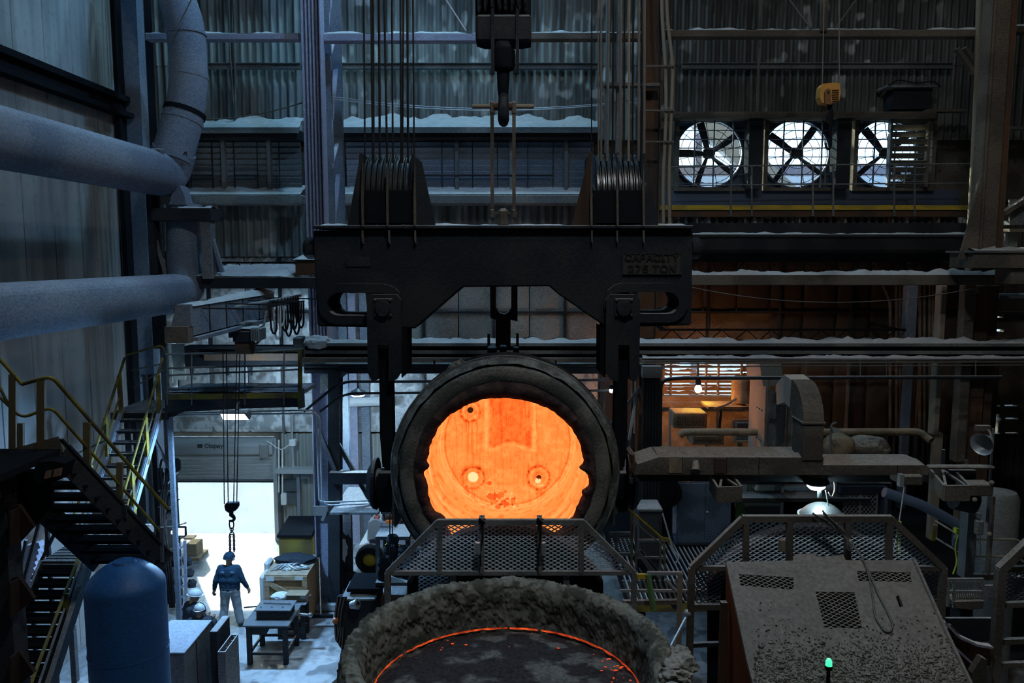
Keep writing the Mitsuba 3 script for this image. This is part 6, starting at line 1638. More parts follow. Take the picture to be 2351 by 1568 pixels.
part(k, 'pane', PB(1934, 1134, 2016, 1182, 21.0, .05), 'dark_pane'); part(k, 'wall', PB(1925, 1110, 2045, 1240, 21.1, .2), 'dark_steel'); part(k, 'frame', cat(PB(1930, 1118, 2038, 1134, 20.9, .2), PB(2030, 1130, 2038, 1190, 20.9, .2)), 'fan_blue'); part(k, 'mullion', PB(1973, 1136, 1977, 1182, 20.9, .04), 'galvanised'); part(k, 'mullion', PB(2012, 1134, 2015, 1182, 20.9, .04), 'galvanised')
p0, p1 = A(1936, 1160, 20.92)[0], A(2012, 1160, 20.92)[0]; z0, z1 = A(1970, 1181, 20.92)[2], A(1970, 1136, 20.92)[2]
bars = []
for s in (1, -1):
    for i in range(-8, 16):
        x_ = p0 + (p1 - p0) * i / 8; h = z1 - z0
        sg = Polygon([(x_, z0), (x_ + .022, z0), (x_ + .022 + s * h * .8, z1), (x_ + s * h * .8, z1)]).buffer(0).intersection(sbox(p0, z0, p1, z1))
        if sg.geom_type == 'Polygon' and not sg.is_empty: bars.append(prism_xz(sg, 20.92, .015))
part(k, 'grille', cat(*bars), 'galvanised')
k = thing('dome_tank', 'silvery white round dome behind the dusty hood', 'tank')
c = A(1886, 1200, 13.6)
part(k, 'dome', LATHE([(.40, -3.2), (.40, -.06)] + [(.40 * math.cos(a), .36 * math.sin(a)) for a in np.linspace(0, 1.5, 10)] + [(.001, .36)], c, (0, 0, 1), 40), 'galvanised', smooth=40)
part(k, 'rim', LATHE([(.38, .12), (.41, .12), (.41, .15), (.38, .15)], c, (0, 0, 1), 40), 'white_paint', smooth=40)
one('wall_fan', 'dark round drum fan left of the dark blue cabinet', 'fan', LATHE([(.001, .0), (.1, -.02), (.34, .0), (.38, .05), (.38, .3), (.001, .3)], A(1532, 1134, 19.4), (0, 1, 0), 28), 'black_steel', smooth=30)
k = thing('control_desk', 'dark control desk with a sloping rod left of the dark blue cabinet', 'cabinet')
part(k, 'body', PB(1467, 1172, 1520, 1280, 17.0, .6, .02), 'dark_steel'); part(k, 'leg', B(A(1493, 1250, 17.3)[0] - .2, A(1493, 1250, 17.3)[0] + .2, 17.1, 17.4, 1.8, A(1493, 1278, 17)[2]), 'dark_steel'); part(k, 'top', PB(1464, 1169, 1522, 1175, 16.95, .7, .01), 'grey_steel'); part(k, 'rod', TUBE(bend([A(1521, 1178, 16.9), A(1545, 1262, 16.7), A(1560, 1280, 16.6), A(1552, 1292, 16.6)], .1), .02, 6), 'galvanised')
k = thing('access_stair', 'small access stair with yellow handrails right of the glowing ladle', 'stair')
for o, Y in ((0, 14.2), (1, 15.0)):
    part(k, 'handrail', TUBE(bend([A(1444, 1168, Y), A(1452, 1176, Y), A(1522, 1237, Y), A(1536, 1236, Y), A(1537, 1250, Y)], .08), .022, 6), 'yellow_bright' if o == 0 else 'grey_steel')
    part(k, 'mid_rail', TUBE([A(1452, 1195, Y), A(1534, 1262, Y)], .016, 6), 'tan_conduit')
for p, q in (((1460, 1180), (1460, 1330)), ((1516, 1234), (1516, 1345)), ((1524, 1240), (1528, 1330)), ((1450, 1172), (1450, 1300))):
    part(k, 'post', PBAR(p, q, 14.3, .04), 'tan_conduit')
for p, q in (((1462, 1240), (1535, 1240)), ((1464, 1280), (1530, 1280)), ((1462, 1260), (1516, 1330)), ((1464, 1268), (1500, 1320))):
    part(k, 'brace', PBAR(p, q, 14.4, .04), 'galvanised')
part(k, 'stringer', PBAR((1460, 1270), (1560, 1390), 14.6, .06, .25), 'dark_steel')
k = thing('railing', 'green-posted railing around the pit right of the foreground ladle', 'railing')
part(k, 'post', TUBE(bend([A(1500, 1400, 11.6), A(1488, 1318, 11.6)], .05), .045, 8), 'green_paint'); part(k, 'rail', PBAR((1486, 1316), (1566, 1316), 11.6, .05), 'galvanised'); part(k, 'post', BAR(A(1562, 1316, 11.6), A(1562, 1316, 11.6) * [1, 1, 0], .07), 'tan_conduit')
part(k, 'rail', PBAR((1425, 1356), (1622, 1356), 11.9, .04), 'galvanised'); part(k, 'rail', PBAR((1430, 1383), (1560, 1381), 11.8, .07), 'brown_steel'); part(k, 'warning_board', PB(1458, 1319, 1488, 1330, 11.7, .05), 'yellow_bright')
part(k, 'deck_bar', cat(*[PBAR((1430 + i * 12, 1332), (1446 + i * 12, 1378), 12.2, .03) for i in range(16)]), 'grey_steel', kind='stuff')
part(k, 'hose', TUBE(bend([A(1527, 1330, 11.5), A(1545, 1350, 11.5), A(1552, 1356, 11.5)], .1), .03, 6), 'galvanised')
one('pry_bar', 'long pry bar leaning in the gap between the foreground ladle and the hood', 'bar', cat(TUBE([A(1540, 1484, 10.2), A(1578, 1412, 10.6)], .02, 6), SPH(A(1579, 1408, 10.6), .06, 1)), 'galvanised')
one('basket', 'wire basket behind the guard frame right of the glowing ladle', 'basket', cat(*[PBAR((1400, 1225 + i * 5), (1450, 1225 + i * 5), 14.8, .015) for i in range(9)], PBAR((1398, 1224), (1452, 1224), 14.8, .05), PBAR((1415, 1224), (1415, 1272), 14.8, .05), PBAR((1450, 1224), (1450, 1272), 14.8, .05), PBAR((1398, 1272), (1460, 1272), 14.8, .06)), 'grey_steel')

# ================================================================== hooded stand on the right
HYY = 10.6
shield('dark arched end shield behind the guard mesh of the dusty hood', 1868, 1496, 287, HYY + .35, 240)
k = guard('brown guard frame with expanded-metal panels behind the dusty hood', HYY, 1588, 1706, 2045, 2166, 1304, 1190, (1712, 1812, 1945, 2040), 0, 'brown_steel', None, .085)
part(k, 'tie', PBAR((1588, 1392), (1665, 1392), HYY + .1, .08), 'brown_steel'); part(k, 'tie', PBAR((1590, 1480), (1660, 1478), HYY + .1, .06), 'dark_steel')
part(k, 'mesh_panel', expanded([(1598, 1312), (1668, 1312), (1650, 1390), (1598, 1390)], HYY + .1), 'dark_steel')
part(k, 'mesh_panel', expanded([(2110, 1312), (2160, 1312), (2160, 1390), (2120, 1390)], HYY + .1), 'dark_steel')
part(k, 'spare_plate', PB(1791, 1240, 1804, 1268, HYY - .2, .08, .01), 'tan_conduit'); part(k, 'spare_plate', PB(1948, 1240, 1958, 1266, HYY - .15, .08, .02), 'galvanised')
# hood plate: a slanting roof with curled edge; rubble on its foot
HO = k = thing('ladle_hood', 'big slanting dust-covered hood plate with three mesh vents and rubble along its foot', 'hood')
def hoodpt(px, py):
    """on the slanting plane of the hood"""
    d = FWD + RIGHT * (px - 1175.5) / F - UP * (py - 784.0) / F
    P0 = A(1880, 1287, 10.2); P1 = A(1880, 1568, 8.5)
    n_ = np.cross(P1 - P0, np.array([1.0, 0, 0])); n_ /= np.linalg.norm(n_)
    if n_[2] < 0: n_ = -n_
    return EYE + d * (((P0 - EYE) @ n_) / (d @ n_)), n_
hn = hoodpt(1880, 1400)[1]
TLh, TRh, BLh, BRh = hoodpt(1667, 1288)[0], hoodpt(2102, 1286)[0], hoodpt(1748, 1640)[0], hoodpt(2262, 1640)[0]
def hood_uv(px, py):
    return hoodpt(px, py)[0]
outl = [(1667, 1290), (1820, 1287), (1825, 1272), (1872, 1270), (1876, 1278), (1936, 1274), (1942, 1286), (2096, 1286), (2100, 1282), (2107, 1300), (2128, 1352), (2172, 1450), (2212, 1540), (2262, 1640), (1748, 1640), (1716, 1522), (1690, 1400)]
vents = [[(1697, 1318), (1822, 1326), (1822, 1354), (1700, 1344)], [(1967, 1311), (2090, 1314), (2093, 1336), (1972, 1334)], [(1872, 1358), (1962, 1360), (1980, 1444), (1893, 1440)], [(2057, 1370), (2063, 1366), (2074, 1392), (2066, 1394)]]
o3 = hoodpt(1880, 1450)[0]
ex = np.array([1.0, 0, 0]); ey = np.cross(hn, ex)
to2 = lambda p: ((p - o3) @ ex, (p - o3) @ ey)
P2 = Polygon([to2(hood_uv(*p)) for p in outl], [[to2(hood_uv(*p)) for p in v] for v in vents]).buffer(0)
def on_plane(m, lift=0.0):
    v = m.vertices
    return TM(o3 + v[:, :1] * ex + v[:, 1:2] * ey + (v[:, 2:] + lift) * hn, m.faces)
pm = trimesh.creation.extrude_polygon(P2, .05, engine='earcut')
part(k, 'roof_plate', on_plane(pm, -.05), 'hood_plate')
for v in vents[:3]:
    pv = Polygon([to2(hood_uv(*p)) for p in v]).buffer(.02)
    x0, y0, x1, y1 = pv.bounds
    out_ = []
    from shapely.geometry import LineString
    cw, chh = .10, .056
    for r in range(int((y1 - y0) / chh) + 2):
        for sg in (1, -1):
            xx = np.arange(x0 - cw, x1 + cw, cw / 2)
            yy = y0 + r * chh + sg * np.where(np.arange(len(xx)) % 2 == 0, 0, chh / 2)
            it = LineString(np.stack([xx, yy], 1)).intersection(pv)
            for ln in getattr(it, 'geoms', [it]):
                if ln.geom_type == 'LineString' and len(ln.coords) > 1:
                    bf_ = ln.buffer(.0045, cap_style=2, join_style=2); out_.extend(trimesh.creation.extrude_polygon(g_, .02, engine='earcut') for g_ in getattr(bf_, 'geoms', [bf_]))
    part(k, 'mesh_vent', on_plane(cat(*out_), -.025), 'brown_dust')
# plate thickness down the sides: orange-rust side wall
sw = [hood_uv(1667, 1290) - hn * .05, hood_uv(1690, 1400) - hn * .05, hood_uv(1716, 1522) - hn * .05, hood_uv(1748, 1640) - hn * .05]
lowz = 1.0
side = np.array(sw + [np.array([p[0] + .12, p[1], lowz]) for p in sw[::-1]])
n_ = len(sw)
f_ = []
for i in range(n_ - 1):
    f_ += [(i, i + 1, 2 * n_ - 2 - i), (i, 2 * n_ - 2 - i, 2 * n_ - 1 - i)]
inner_ = side + [.06, 0, 0]
fb = [(a + 2 * n_, c_ + 2 * n_, b + 2 * n_) for a, b, c_ in f_]
part(k, 'side_wall', TM(np.vstack([side, inner_]), f_ + fb), 'orange_plate')
part(k, 'side_rib', BAR(hood_uv(1672, 1330) - [0.05, 0, .3], hood_uv(1672, 1330) - [0.05, 0, 2.2], .08), 'rust_steel')
part(k, 'edge_trim', TUBE([hood_uv(2098, 1284), hood_uv(2128, 1352), hood_uv(2172, 1450), hood_uv(2262, 1640)], .03, 6), 'hood_plate')
sw2 = [hood_uv(*p) - hn * .05 for p in ((2104, 1292), (2128, 1352), (2172, 1450), (2262, 1640))]
side = np.array(sw2 + [np.array([p[0], p[1], lowz]) for p in sw2[::-1]])
part(k, 'side_wall', TM(np.vstack([side, side - [.05, 0, 0]]), f_ + fb), 'rust_steel')
rng = np.random.default_rng(77)
def rub(rng):
    while True:
        px, py = rng.uniform(1730, 2230), 1575 - abs(rng.normal(0, 62))
        x, y = to2(hood_uv(px, py))
        if P2.contains(Point(x, y)):
            return hood_uv(px, py) + hn * .004
part(k, 'rubble', chips(2600, rub, .005, .017, 78), 'rubble_grey' if dusty('rubble_grey', (.10, .09, .08), (.21, .19, .165), (.29, .27, .25), 14, .6, rough=.95) else '', 'loose slag rubble', kind='stuff')
for i in range(60):
    c = rub(rng)
    part(k, 'rubble_lump', LUMP(c, rng.uniform(.014, .032), i, 1, (1.2, 1, .7), .5, 1.7), 'rubble_grey')
HC = lambda px, py: hood_uv(px, py) + hn * .02
k = thing('hanging_cable', 'limp cables thrown over the guard frame, looping down the dusty hood', 'cable')
for pp in ([A(1866, 1178, HYY - .08), A(1920, 1215, HYY - .1), A(1960, 1250, HYY - .12), HC(1985, 1292), HC(2012, 1360), HC(2038, 1410), HC(2050, 1438), HC(2043, 1454), HC(2030, 1452), HC(2008, 1420), HC(2000, 1350), HC(1986, 1292), A(1945, 1238, HYY - .12), A(1890, 1178, HYY - .1)],
           [A(1878, 1188, HYY - .08), A(1930, 1222, HYY - .12), A(1950, 1240, HYY - .12)], [A(1866, 1180, HYY - .1), A(1910, 1200, HYY - .12), A(1938, 1218, HYY - .12)], [A(1888, 1172, HYY - .1), A(1896, 1182, HYY - .12), A(1940, 1222, HYY - .14)]):
    part(k, 'strand', TUBE(bend(pp, .25, 5), .012, 6), 'grey_wire', smooth=True)
k = thing('signal_light', 'small glowing green signal light at the foot of the dusty hood', 'lamp')
gy_ = 8.35
c = A(1903, 1522, gy_)
part(k, 'lens', LATHE([(.001, .05), (.022, .045), (.034, .02), (.036, -.03), (.001, -.03)], c, (0, 0, 1), 20), 'lens_off', emit=(.04, 3.2, .5), sw=.05, smooth=40)
part(k, 'base', LATHE([(.04, -.03), (.04, -.075), (.02, -.08), (.016, -.55), (.10, -.56), (.10, -.62)], c, (0, 0, 1), 16), 'black_steel', smooth=40)

# ------------------------------------------------------------------ far right: curved guard, rails, second frame
k = thing('guard_frame', 'cropped brown guard frame at the right picture edge', 'frame')
RY = 10.4
part(k, 'leg', BAR(A(2298, 1306, RY), (A(2298, 1306, RY)[0], RY, 0), .11, .11), 'brown_steel'); part(k, 'sloping_rail', PBAR((2296, 1308), (2420, 1190), RY, .11), 'brown_steel')
for y in (1306, 1388, 1472, 1526):
    part(k, 'tie', PBAR((2298, y), (2430, y - 4), RY + .05, .07), 'brown_steel')
part(k, 'mesh_panel', expanded([(2305, 1310), (2420, 1308), (2420, 1386), (2305, 1386)], RY + .1), 'dark_steel'); part(k, 'backing', PB(2328, 1326, 2430, 1380, RY + .6, .1), 'dark_steel')
k = thing('side_platform', 'small grated platform with a low railing right of the dusty hood', 'platform')
PYY = 12.4
def slope_bars(x0, x1, y0, y1, n, Y):
    return cat(*[PBAR((x0 + (x1 - x0) * i / n, y1), (x0 + (x1 - x0) * (i - 2.2) / n, y0), Y, .02) for i in range(2, n + 1)])
part(k, 'grating', slope_bars(2180, 2262, 1334, 1378, 16, PYY), 'galvanised', kind='stuff'); part(k, 'grating', slope_bars(2262, 2295, 1345, 1378, 6, PYY + .1), 'grey_steel', kind='stuff')
for p, q in (((2176, 1330), (2258, 1330)), ((2176, 1330), (2176, 1392)), ((2190, 1330), (2190, 1395)), ((2256, 1330), (2256, 1366)), ((2164, 1358), (2258, 1358)), ((2256, 1346), (2290, 1346))):
    part(k, 'rail', PBAR(p, q, PYY - .05, .04), 'grey_steel')
part(k, 'fascia', PP([(2190, 1382), (2260, 1380), (2256, 1398), (2230, 1400), (2195, 1396)], PYY - .1, .3), 'brown_steel')
part(k, 'support', B(A(2220, 1400, PYY)[0] - .1, A(2220, 1400, PYY)[0] + .1, PYY, PYY + .3, 0, A(2220, 1398, PYY)[2]), 'dark_steel')
k = thing('railing', 'yellow-posted pipe railing behind the small grated platform', 'railing')
part(k, 'post', PBAR((2218, 1235), (2218, 1326), 14.2, .09), 'yellow_bright'); part(k, 'post', PBAR((2147, 1205), (2140, 1240), 15.5, .08), 'yellow_paint'); part(k, 'post', PBAR((2208, 1230), (2208, 1320), 14.4, .05), 'grey_steel')
for y, y2 in ((1238, 1238), (1277, 1278)):
    part(k, 'rail', TUBE(bend([A(2148, y - 42, 16), A(2218, y, 14.2), A(2335, y2, 14.2), A(2350, y2 + 12, 14.2)], .15), .02, 6), 'tan_conduit')
part(k, 'kick_plate', PB(2232, 1320, 2300, 1332, 14.3, .1), 'brown_steel'); part(k, 'lifting_gear', cat(PB(2196, 1214, 2202, 1226, 14, .1), TUBE(bend([A(2200, 1226, 14), A(2192, 1260, 14), A(2198, 1290, 14), A(2188, 1318, 14)], .2), .015, 5)), 'lime_paint')
part(k, 'sling', LUMP(A(2202, 1245, 14.3), .16, 3, 2, (.8, .5, 1.2), .3), 'fan_blue')
k = thing('curved_guard', 'low curved steel guard with a pale top flange at the foot of the hood', 'guard')
for (p, q) in (((2165, 1425), (2200, 1460)), ((2200, 1460), (2240, 1478)), ((2240, 1478), (2275, 1484)), ((2180, 1475), (2245, 1535))):
    part(k, 'flange', PBAR(p, q, 10.2, .10, .03), 'pale_steel'); part(k, 'web', PBAR((p[0], p[1] + 22), (q[0], q[1] + 22), 10.3, .05, .26), 'rust_steel')
part(k, 'rib', PB(2186, 1446, 2190, 1475, 10.2, .08), 'rust_steel'); part(k, 'rib', PB(2226, 1476, 2231, 1500, 10.2, .08), 'rust_steel')
part(k, 'post', PP([(2232, 1545), (2254, 1510), (2266, 1515), (2266, 1600), (2232, 1600)], 9.6, .1), 'brown_steel'); part(k, 'apron', PP([(2172, 1420), (2288, 1420), (2288, 1470), (2240, 1476), (2190, 1452)], 10.6, .05), 'dark_steel')
one('height_marker', 'lime height marker strip behind the right guard frame', 'marker', cat(*[PB(2063, 1205 + i * 8, 2069, 1210 + i * 8, 12.5, .02) for i in range(9)], PB(2062, 1198, 2070, 1206, 12.5, .03)), 'lime_paint')
struct('trim_2', B(3.3, 9.5, 20.8, 24.9, 2.62, 2.72), 'dark_steel', 'deck of the lamp-lit room')
# ================================================================== people
def hull2(a, ra, b, rb, n=14):
    def ball(c, r):
        return m3.Manifold.sphere(float(r), n).translate([float(x) for x in c])
    return m3.Manifold.batch_hull([ball(a, ra), ball(b, rb)])
def flesh(bones, edge=.02, it=12):
    man = m3.Manifold.batch_boolean([hull2(*b) for b in bones], m3.OpType.Add).refine_to_length(edge)
    mm = man.to_mesh()
    t_ = trimesh.Trimesh(mm.vert_properties[:, :3], mm.tri_verts, process=True)
    trimesh.smoothing.filter_taubin(t_, iterations=it)
    return TM(t_.vertices, t_.faces)
V3 = lambda *a: np.array(a, float)
def placed(m, loc, yaw, s=1.0):
    c, s_ = math.cos(yaw), math.sin(yaw)
    v = m.vertices * s
    return TM(np.stack([v[:, 0] * c - v[:, 1] * s_, v[:, 0] * s_ + v[:, 1] * c, v[:, 2]], 1) + np.asarray(loc), m.faces)
def hand_bones(w, el, side, r=1.0):
    """palm, four curled fingers and a thumb hanging from the wrist w, forearm coming from el"""
    d = (w - el) / np.linalg.norm(w - el)
    s = V3(0, 1, 0); s = s - d * (s @ d); s /= np.linalg.norm(s)
    n_ = np.cross(d, s) * side
    b = [(w, .030, w + d * .085 + s * .02, .026), (w, .030, w + d * .085 - s * .022, .026)]
    for i, (o, ln) in enumerate(((.036, .034), (.013, .040), (-.011, .037), (-.034, .030))):
        k0 = w + d * .095 + s * o
        k1 = k0 + d * ln + n_ * .012; k2 = k1 + d * ln * .45 + n_ * ln * .7; k3 = k2 - d * ln * .25 + n_ * ln * .5
        b += [(k0, .0115, k1, .0105), (k1, .0105, k2, .0095), (k2, .0095, k3, .0085)]
    t0 = w + d * .025 + s * .03
    b += [(t0, .015, t0 + d * .035 + s * .03 + n_ * .012, .012), (t0 + d * .035 + s * .03 + n_ * .012, .012, t0 + d * .065 + s * .034 + n_ * .025, .010)]
    return b
def head_parts(hc, face):
    """skull with jaw, nose, ears and eye sockets; face: the way it looks"""
    f = np.asarray(face, float); f = f / np.linalg.norm(f); r = np.cross(f, [0, 0, 1]); r /= np.linalg.norm(r); u = np.cross(r, f)
    P = lambda a, b, c: hc + r * a + f * b + u * c
    b = [(P(0, -.02, .03), .092, P(0, .02, .04), .088), (P(0, .01, .0), .078, P(0, .055, -.085), .042), (P(0, .09, .01), .014, P(0, .112, -.025), .013), (P(0, .085, .03), .022, P(0, .08, .06), .03)]
    for s in (-1, 1):
        b += [(P(s * .085, -.005, .015), .016, P(s * .09, -.012, -.025), .013), (P(s * .035, .075, -.02), .025, P(s * .05, .05, -.03), .03)]
    b += [(P(-.02, .098, -.062), .009, P(.02, .098, -.062), .009), (P(0, -.03, -.06), .055, P(0, -.035, -.14), .055)]
    eyes = [SPH(P(s * .032, .087, .012), .011, 1) for s in (-1, 1)]
    return b, eyes, P
def hat(P):
    sh = trimesh.creation.icosphere(subdivisions=3, radius=1.0)
    v = sh.vertices[:]; keep = sh.faces[(v[sh.faces][:, :, 2] > -.12).all(1)]
    pts = np.array([P(x * .125, y * .148, .045 + z * .125) for x, y, z in v])
    ang = np.linspace(0, 2 * np.pi, 40, endpoint=False)
    inner = np.array([P(.118 * math.cos(a), .14 * math.sin(a), .035) for a in ang])
    outer = np.array([P(.135 * math.cos(a), (.155 + (.055 if math.sin(a) > 0 else .02) * abs(math.sin(a)) ** 2) * math.sin(a), .028) for a in ang])
    n = 40; f = []
    for i in range(n):
        j = (i + 1) % n
        f += [(i, j, n + j), (i, n + j, n + i), (i, n + j, j), (i, n + i, n + j)]
    ridge = TUBE([P(0, .148 * math.cos(t), .045 + .13 * math.sin(t)) for t in np.linspace(.3, math.pi - .3, 10)], .012, 6)
    return cat(TM(pts, keep), TM(np.vstack([inner, outer]), f), ridge)

# the standing worker, seen from behind against the doorway
k = thing('person', 'worker in blue shirt and grey trousers standing with his back to us in the doorway', 'person')
hipL, hipR = V3(-.10, 0, .93), V3(.10, 0, .93); knL, knR = V3(-.15, .03, .50), V3(.15, .05, .50); anL, anR = V3(-.19, -.03, .09), V3(.20, .06, .09)
shL, shR = V3(-.20, 0, 1.47), V3(.20, 0, 1.47); elL, elR = V3(-.31, -.05, 1.18), V3(.31, .00, 1.19); wrL, wrR = V3(-.385, .02, .93), V3(.40, .08, .96)
hc = V3(.0, .03, 1.70)
hb, eyes, P = head_parts(hc, (0.12, 1, -.05))
body = [(hipL, .085, knL, .06), (knL, .06, anL, .042), (hipR, .085, knR, .06), (knR, .06, anR, .042), (hipL, .11, hipR, .11), (V3(0, 0, .95), .125, V3(0, 0, 1.2), .125), (V3(-.08, 0, 1.2), .11, V3(-.1, 0, 1.42), .10), (V3(.08, 0, 1.2), .11, V3(.1, 0, 1.42), .10),
        (shL, .065, shR, .065), (V3(0, 0, 1.45), .07, hc - [0, .0, .10], .055), (shL, .062, elL, .045), (elL, .045, wrL, .03), (shR, .062, elR, .045), (elR, .045, wrR, .03)] + hb + hand_bones(wrL, elL, 1) + hand_bones(wrR, elR, -1)
LOC = A(531, 1437, 18.9); LOC = np.array([LOC[0], 18.9, 0.0]); SC = 1.03
w = lambda m: placed(m, LOC, .0, SC)
part(k, 'body', w(flesh(body, .014)), 'skin_tone', smooth=True)
part(k, 'eyes', w(cat(*eyes)), 'white_paint')
shirt = [(V3(-.10, 0, 1.0), .135, V3(-.13, 0, 1.2), .14), (V3(.10, 0, 1.0), .135, V3(.13, 0, 1.2), .14), (V3(-.13, 0, 1.2), .14, V3(-.15, .0, 1.40), .13), (V3(.13, 0, 1.2), .14, V3(.15, 0, 1.40), .13), (V3(-.13, 0, 1.2), .155, V3(.13, 0, 1.2), .155), (V3(-.13, 0, 1.38), .14, V3(.13, 0, 1.38), .14), (V3(0, 0, 1.0), .145, V3(0, 0, 1.42), .15), (shL, .088, shR, .088), (shL, .085, elL, .068), (elL, .068, elL + (wrL - elL) * .85, .048), (shR, .085, elR, .068), (elR, .068, elR + (wrR - elR) * .85, .048), (V3(0, -.01, 1.47), .09, V3(0, .02, 1.56), .068), (V3(-.13, 0, 1.0), .12, V3(.13, 0, 1.0), .12)]
sm = flesh(shirt, .018)
sv = sm.vertices; sm = TM(sv + .010 * (meshkit.fbm(sv * [9, 9, 14], 3, 4)[:, None] - .5) * trimesh.Trimesh(sv, sm.faces, process=False).vertex_normals * 2, sm.faces)
part(k, 'shirt', w(sm), 'shirt_blue', smooth=True)
tr = [(hipL + [0, 0, .06], .13, knL + [-.0, 0, 0], .098), (knL, .098, anL + [0, 0, .06], .098), (hipR + [0, 0, .06], .13, knR, .098), (knR, .098, anR + [0, 0, .06], .098), (hipL, .13, hipR, .13), (V3(-.09, 0, 1.0), .125, V3(.09, 0, 1.0), .125)]
tm_ = flesh(tr, .018)
tv = tm_.vertices; tm_ = TM(tv + .012 * (meshkit.fbm(tv * [8, 8, 11], 3, 9)[:, None] - .5) * trimesh.Trimesh(tv, tm_.faces, process=False).vertex_normals * 2, tm_.faces)
part(k, 'trousers', w(tm_), 'trouser_grey', smooth=True)
part(k, 'belt', w(LATHE([(.20, -.02), (.21, 0), (.20, .02)], (0, 0, 1.02), (0, 0, 1), 24)), 'dark_cloth')
for an_ in (anL, anR):
    part(k, 'boot', w(flesh([(an_ + [0, -.04, -.03], .05, an_ + [0, .12, -.045], .045), (an_, .055, an_ + [0, 0, -.03], .06)], .02, 4)), 'dark_cloth', smooth=True)
part(k, 'hard_hat', w(hat(P)), 'hat_blue', smooth=40)
for s in (-1, 1):
    part(k, 'ear_muff', w(LATHE([(.001, .03), (.03, .028), (.038, .01), (.038, -.01)], P(s * .105, 0, .0), P(s, 0, 0) - P(0, 0, 0), 16)), 'hat_pale')
    part(k, 'shoulder_patch', w(LUMP(V3(s * .115, -.128, 1.42), .05, s + 3, 2, (1, .3, .45), .3)), 'reflective_patch', smooth=True)

# the two workers sitting behind the cabinet
def sitter(label, loc, yaw, face, hatm, s=1.0, ears=False):
    k = thing('person', label, 'person')
    hipL, hipR = V3(-.10, 0, .48), V3(.10, 0, .48); knL, knR = V3(-.16, .42, .52), V3(.16, .42, .52); anL, anR = V3(-.16, .38, .09), V3(.16, .38, .09)
    shL, shR = V3(-.19, .04, .98), V3(.19, .04, .98); elL, elR = V3(-.27, .16, .72), V3(.27, .16, .72); wrL, wrR = V3(-.16, .38, .64), V3(.16, .38, .64)
    hc = V3(.0, .09, 1.21)
    hb, eyes, P = head_parts(hc, face)
    body = [(hipL, .085, knL, .06), (knL, .06, anL, .042), (hipR, .085, knR, .06), (knR, .06, anR, .042), (hipL, .11, hipR, .11), (V3(0, 0, .5), .125, V3(0, .01, .75), .12), (V3(-.08, .01, .72), .11, V3(-.1, .03, .93), .10), (V3(.08, .01, .72), .11, V3(.1, .03, .93), .10), (shL, .062, shR, .062), (V3(0, .04, .96), .07, hc - [0, .0, .1], .055), (shL, .06, elL, .045), (elL, .045, wrL, .03), (shR, .06, elR, .045), (elR, .045, wrR, .03)] + hb + hand_bones(wrL, elL, 1) + hand_bones(wrR, elR, -1)
    w = lambda m: placed(m, loc, yaw, s)
    part(k, 'body', w(flesh(body, .016)), 'skin_tone', smooth=True)
    part(k, 'eyes', w(cat(*eyes)), 'white_paint')
    coat = [(V3(-.1, 0, .5), .14, V3(-.13, .02, .74), .14), (V3(.1, 0, .5), .14, V3(.13, .02, .74), .14), (V3(0, .0, .5), .145, V3(0, .02, .9), .15), (V3(-.13, .02, .74), .14, V3(-.14, .03, .92), .125), (V3(.13, .02, .74), .14, V3(.14, .03, .92), .125), (shL, .085, shR, .085), (shL, .085, elL, .068), (elL, .068, elL + (wrL - elL) * .85, .05), (shR, .085, elR, .068), (elR, .068, elR + (wrR - elR) * .85, .05), (V3(0, .03, .98), .09, V3(0, .07, 1.06), .065)]
    part(k, 'jacket', w(flesh(coat, .02)), 'dark_cloth', smooth=True)
    part(k, 'trousers', w(flesh([(hipL, .125, knL, .09), (knL, .09, anL + [0, 0, .06], .08), (hipR, .125, knR, .09), (knR, .09, anR + [0, 0, .06], .08), (hipL, .12, hipR, .12)], .022)), 'dark_cloth', smooth=True)
    for an_ in (anL, anR):
        part(k, 'boot', w(flesh([(an_ + [0, -.04, -.03], .05, an_ + [0, .12, -.045], .045), (an_, .055, an_ + [0, 0, -.03], .06)], .02, 4)), 'dark_rubber', smooth=True)
    part(k, 'hard_hat', w(hat(P)), hatm, smooth=40)
    if ears:
        part(k, 'ear_muff_band', w(TUBE([P(.13 * math.cos(t), -.01, .03 + .15 * math.sin(t)) for t in np.linspace(0, math.pi, 14)], .008, 6)), 'dark_rubber')
        for s_ in (-1, 1):
            part(k, 'ear_muff', w(LATHE([(.001, .03), (.03, .028), (.038, .01), (.038, -.01)], P(s_ * .105, 0, .0), P(s_, 0, 0) - P(0, 0, 0), 16)), 'hat_blue')
    bench = thing('stool', 'low wooden stool under the ' + ('right' if ears else 'left') + ' seated worker behind the grey cabinet' , 'stool')
    part(bench, 'seat', w(RB(-.2, .2, -.2, .18, .34, .385, .01)), 'timber')
    for sx in (-1, 1):
        for sy in (-.15, .13):
            part(bench, 'leg', w(B(sx * .16 - .02, sx * .16 + .02, sy - .02, sy + .02, 0, .34)), 'timber')
p = A(436, 1372, 17.7)
sitter('seated worker in a pale hard hat, left one of the pair behind the grey cabinet', (p[0] - .0, 17.75, 0), -.6, (.5, 1, -.25), 'hat_pale', 1.06)
p = A(462, 1388, 17.3)
sitter('seated worker with ear muffs on a pale hard hat, right one behind the grey cabinet', (p[0], 17.15, 0), .1, (.1, 1, -.05), 'hat_pale', 1.0, True)

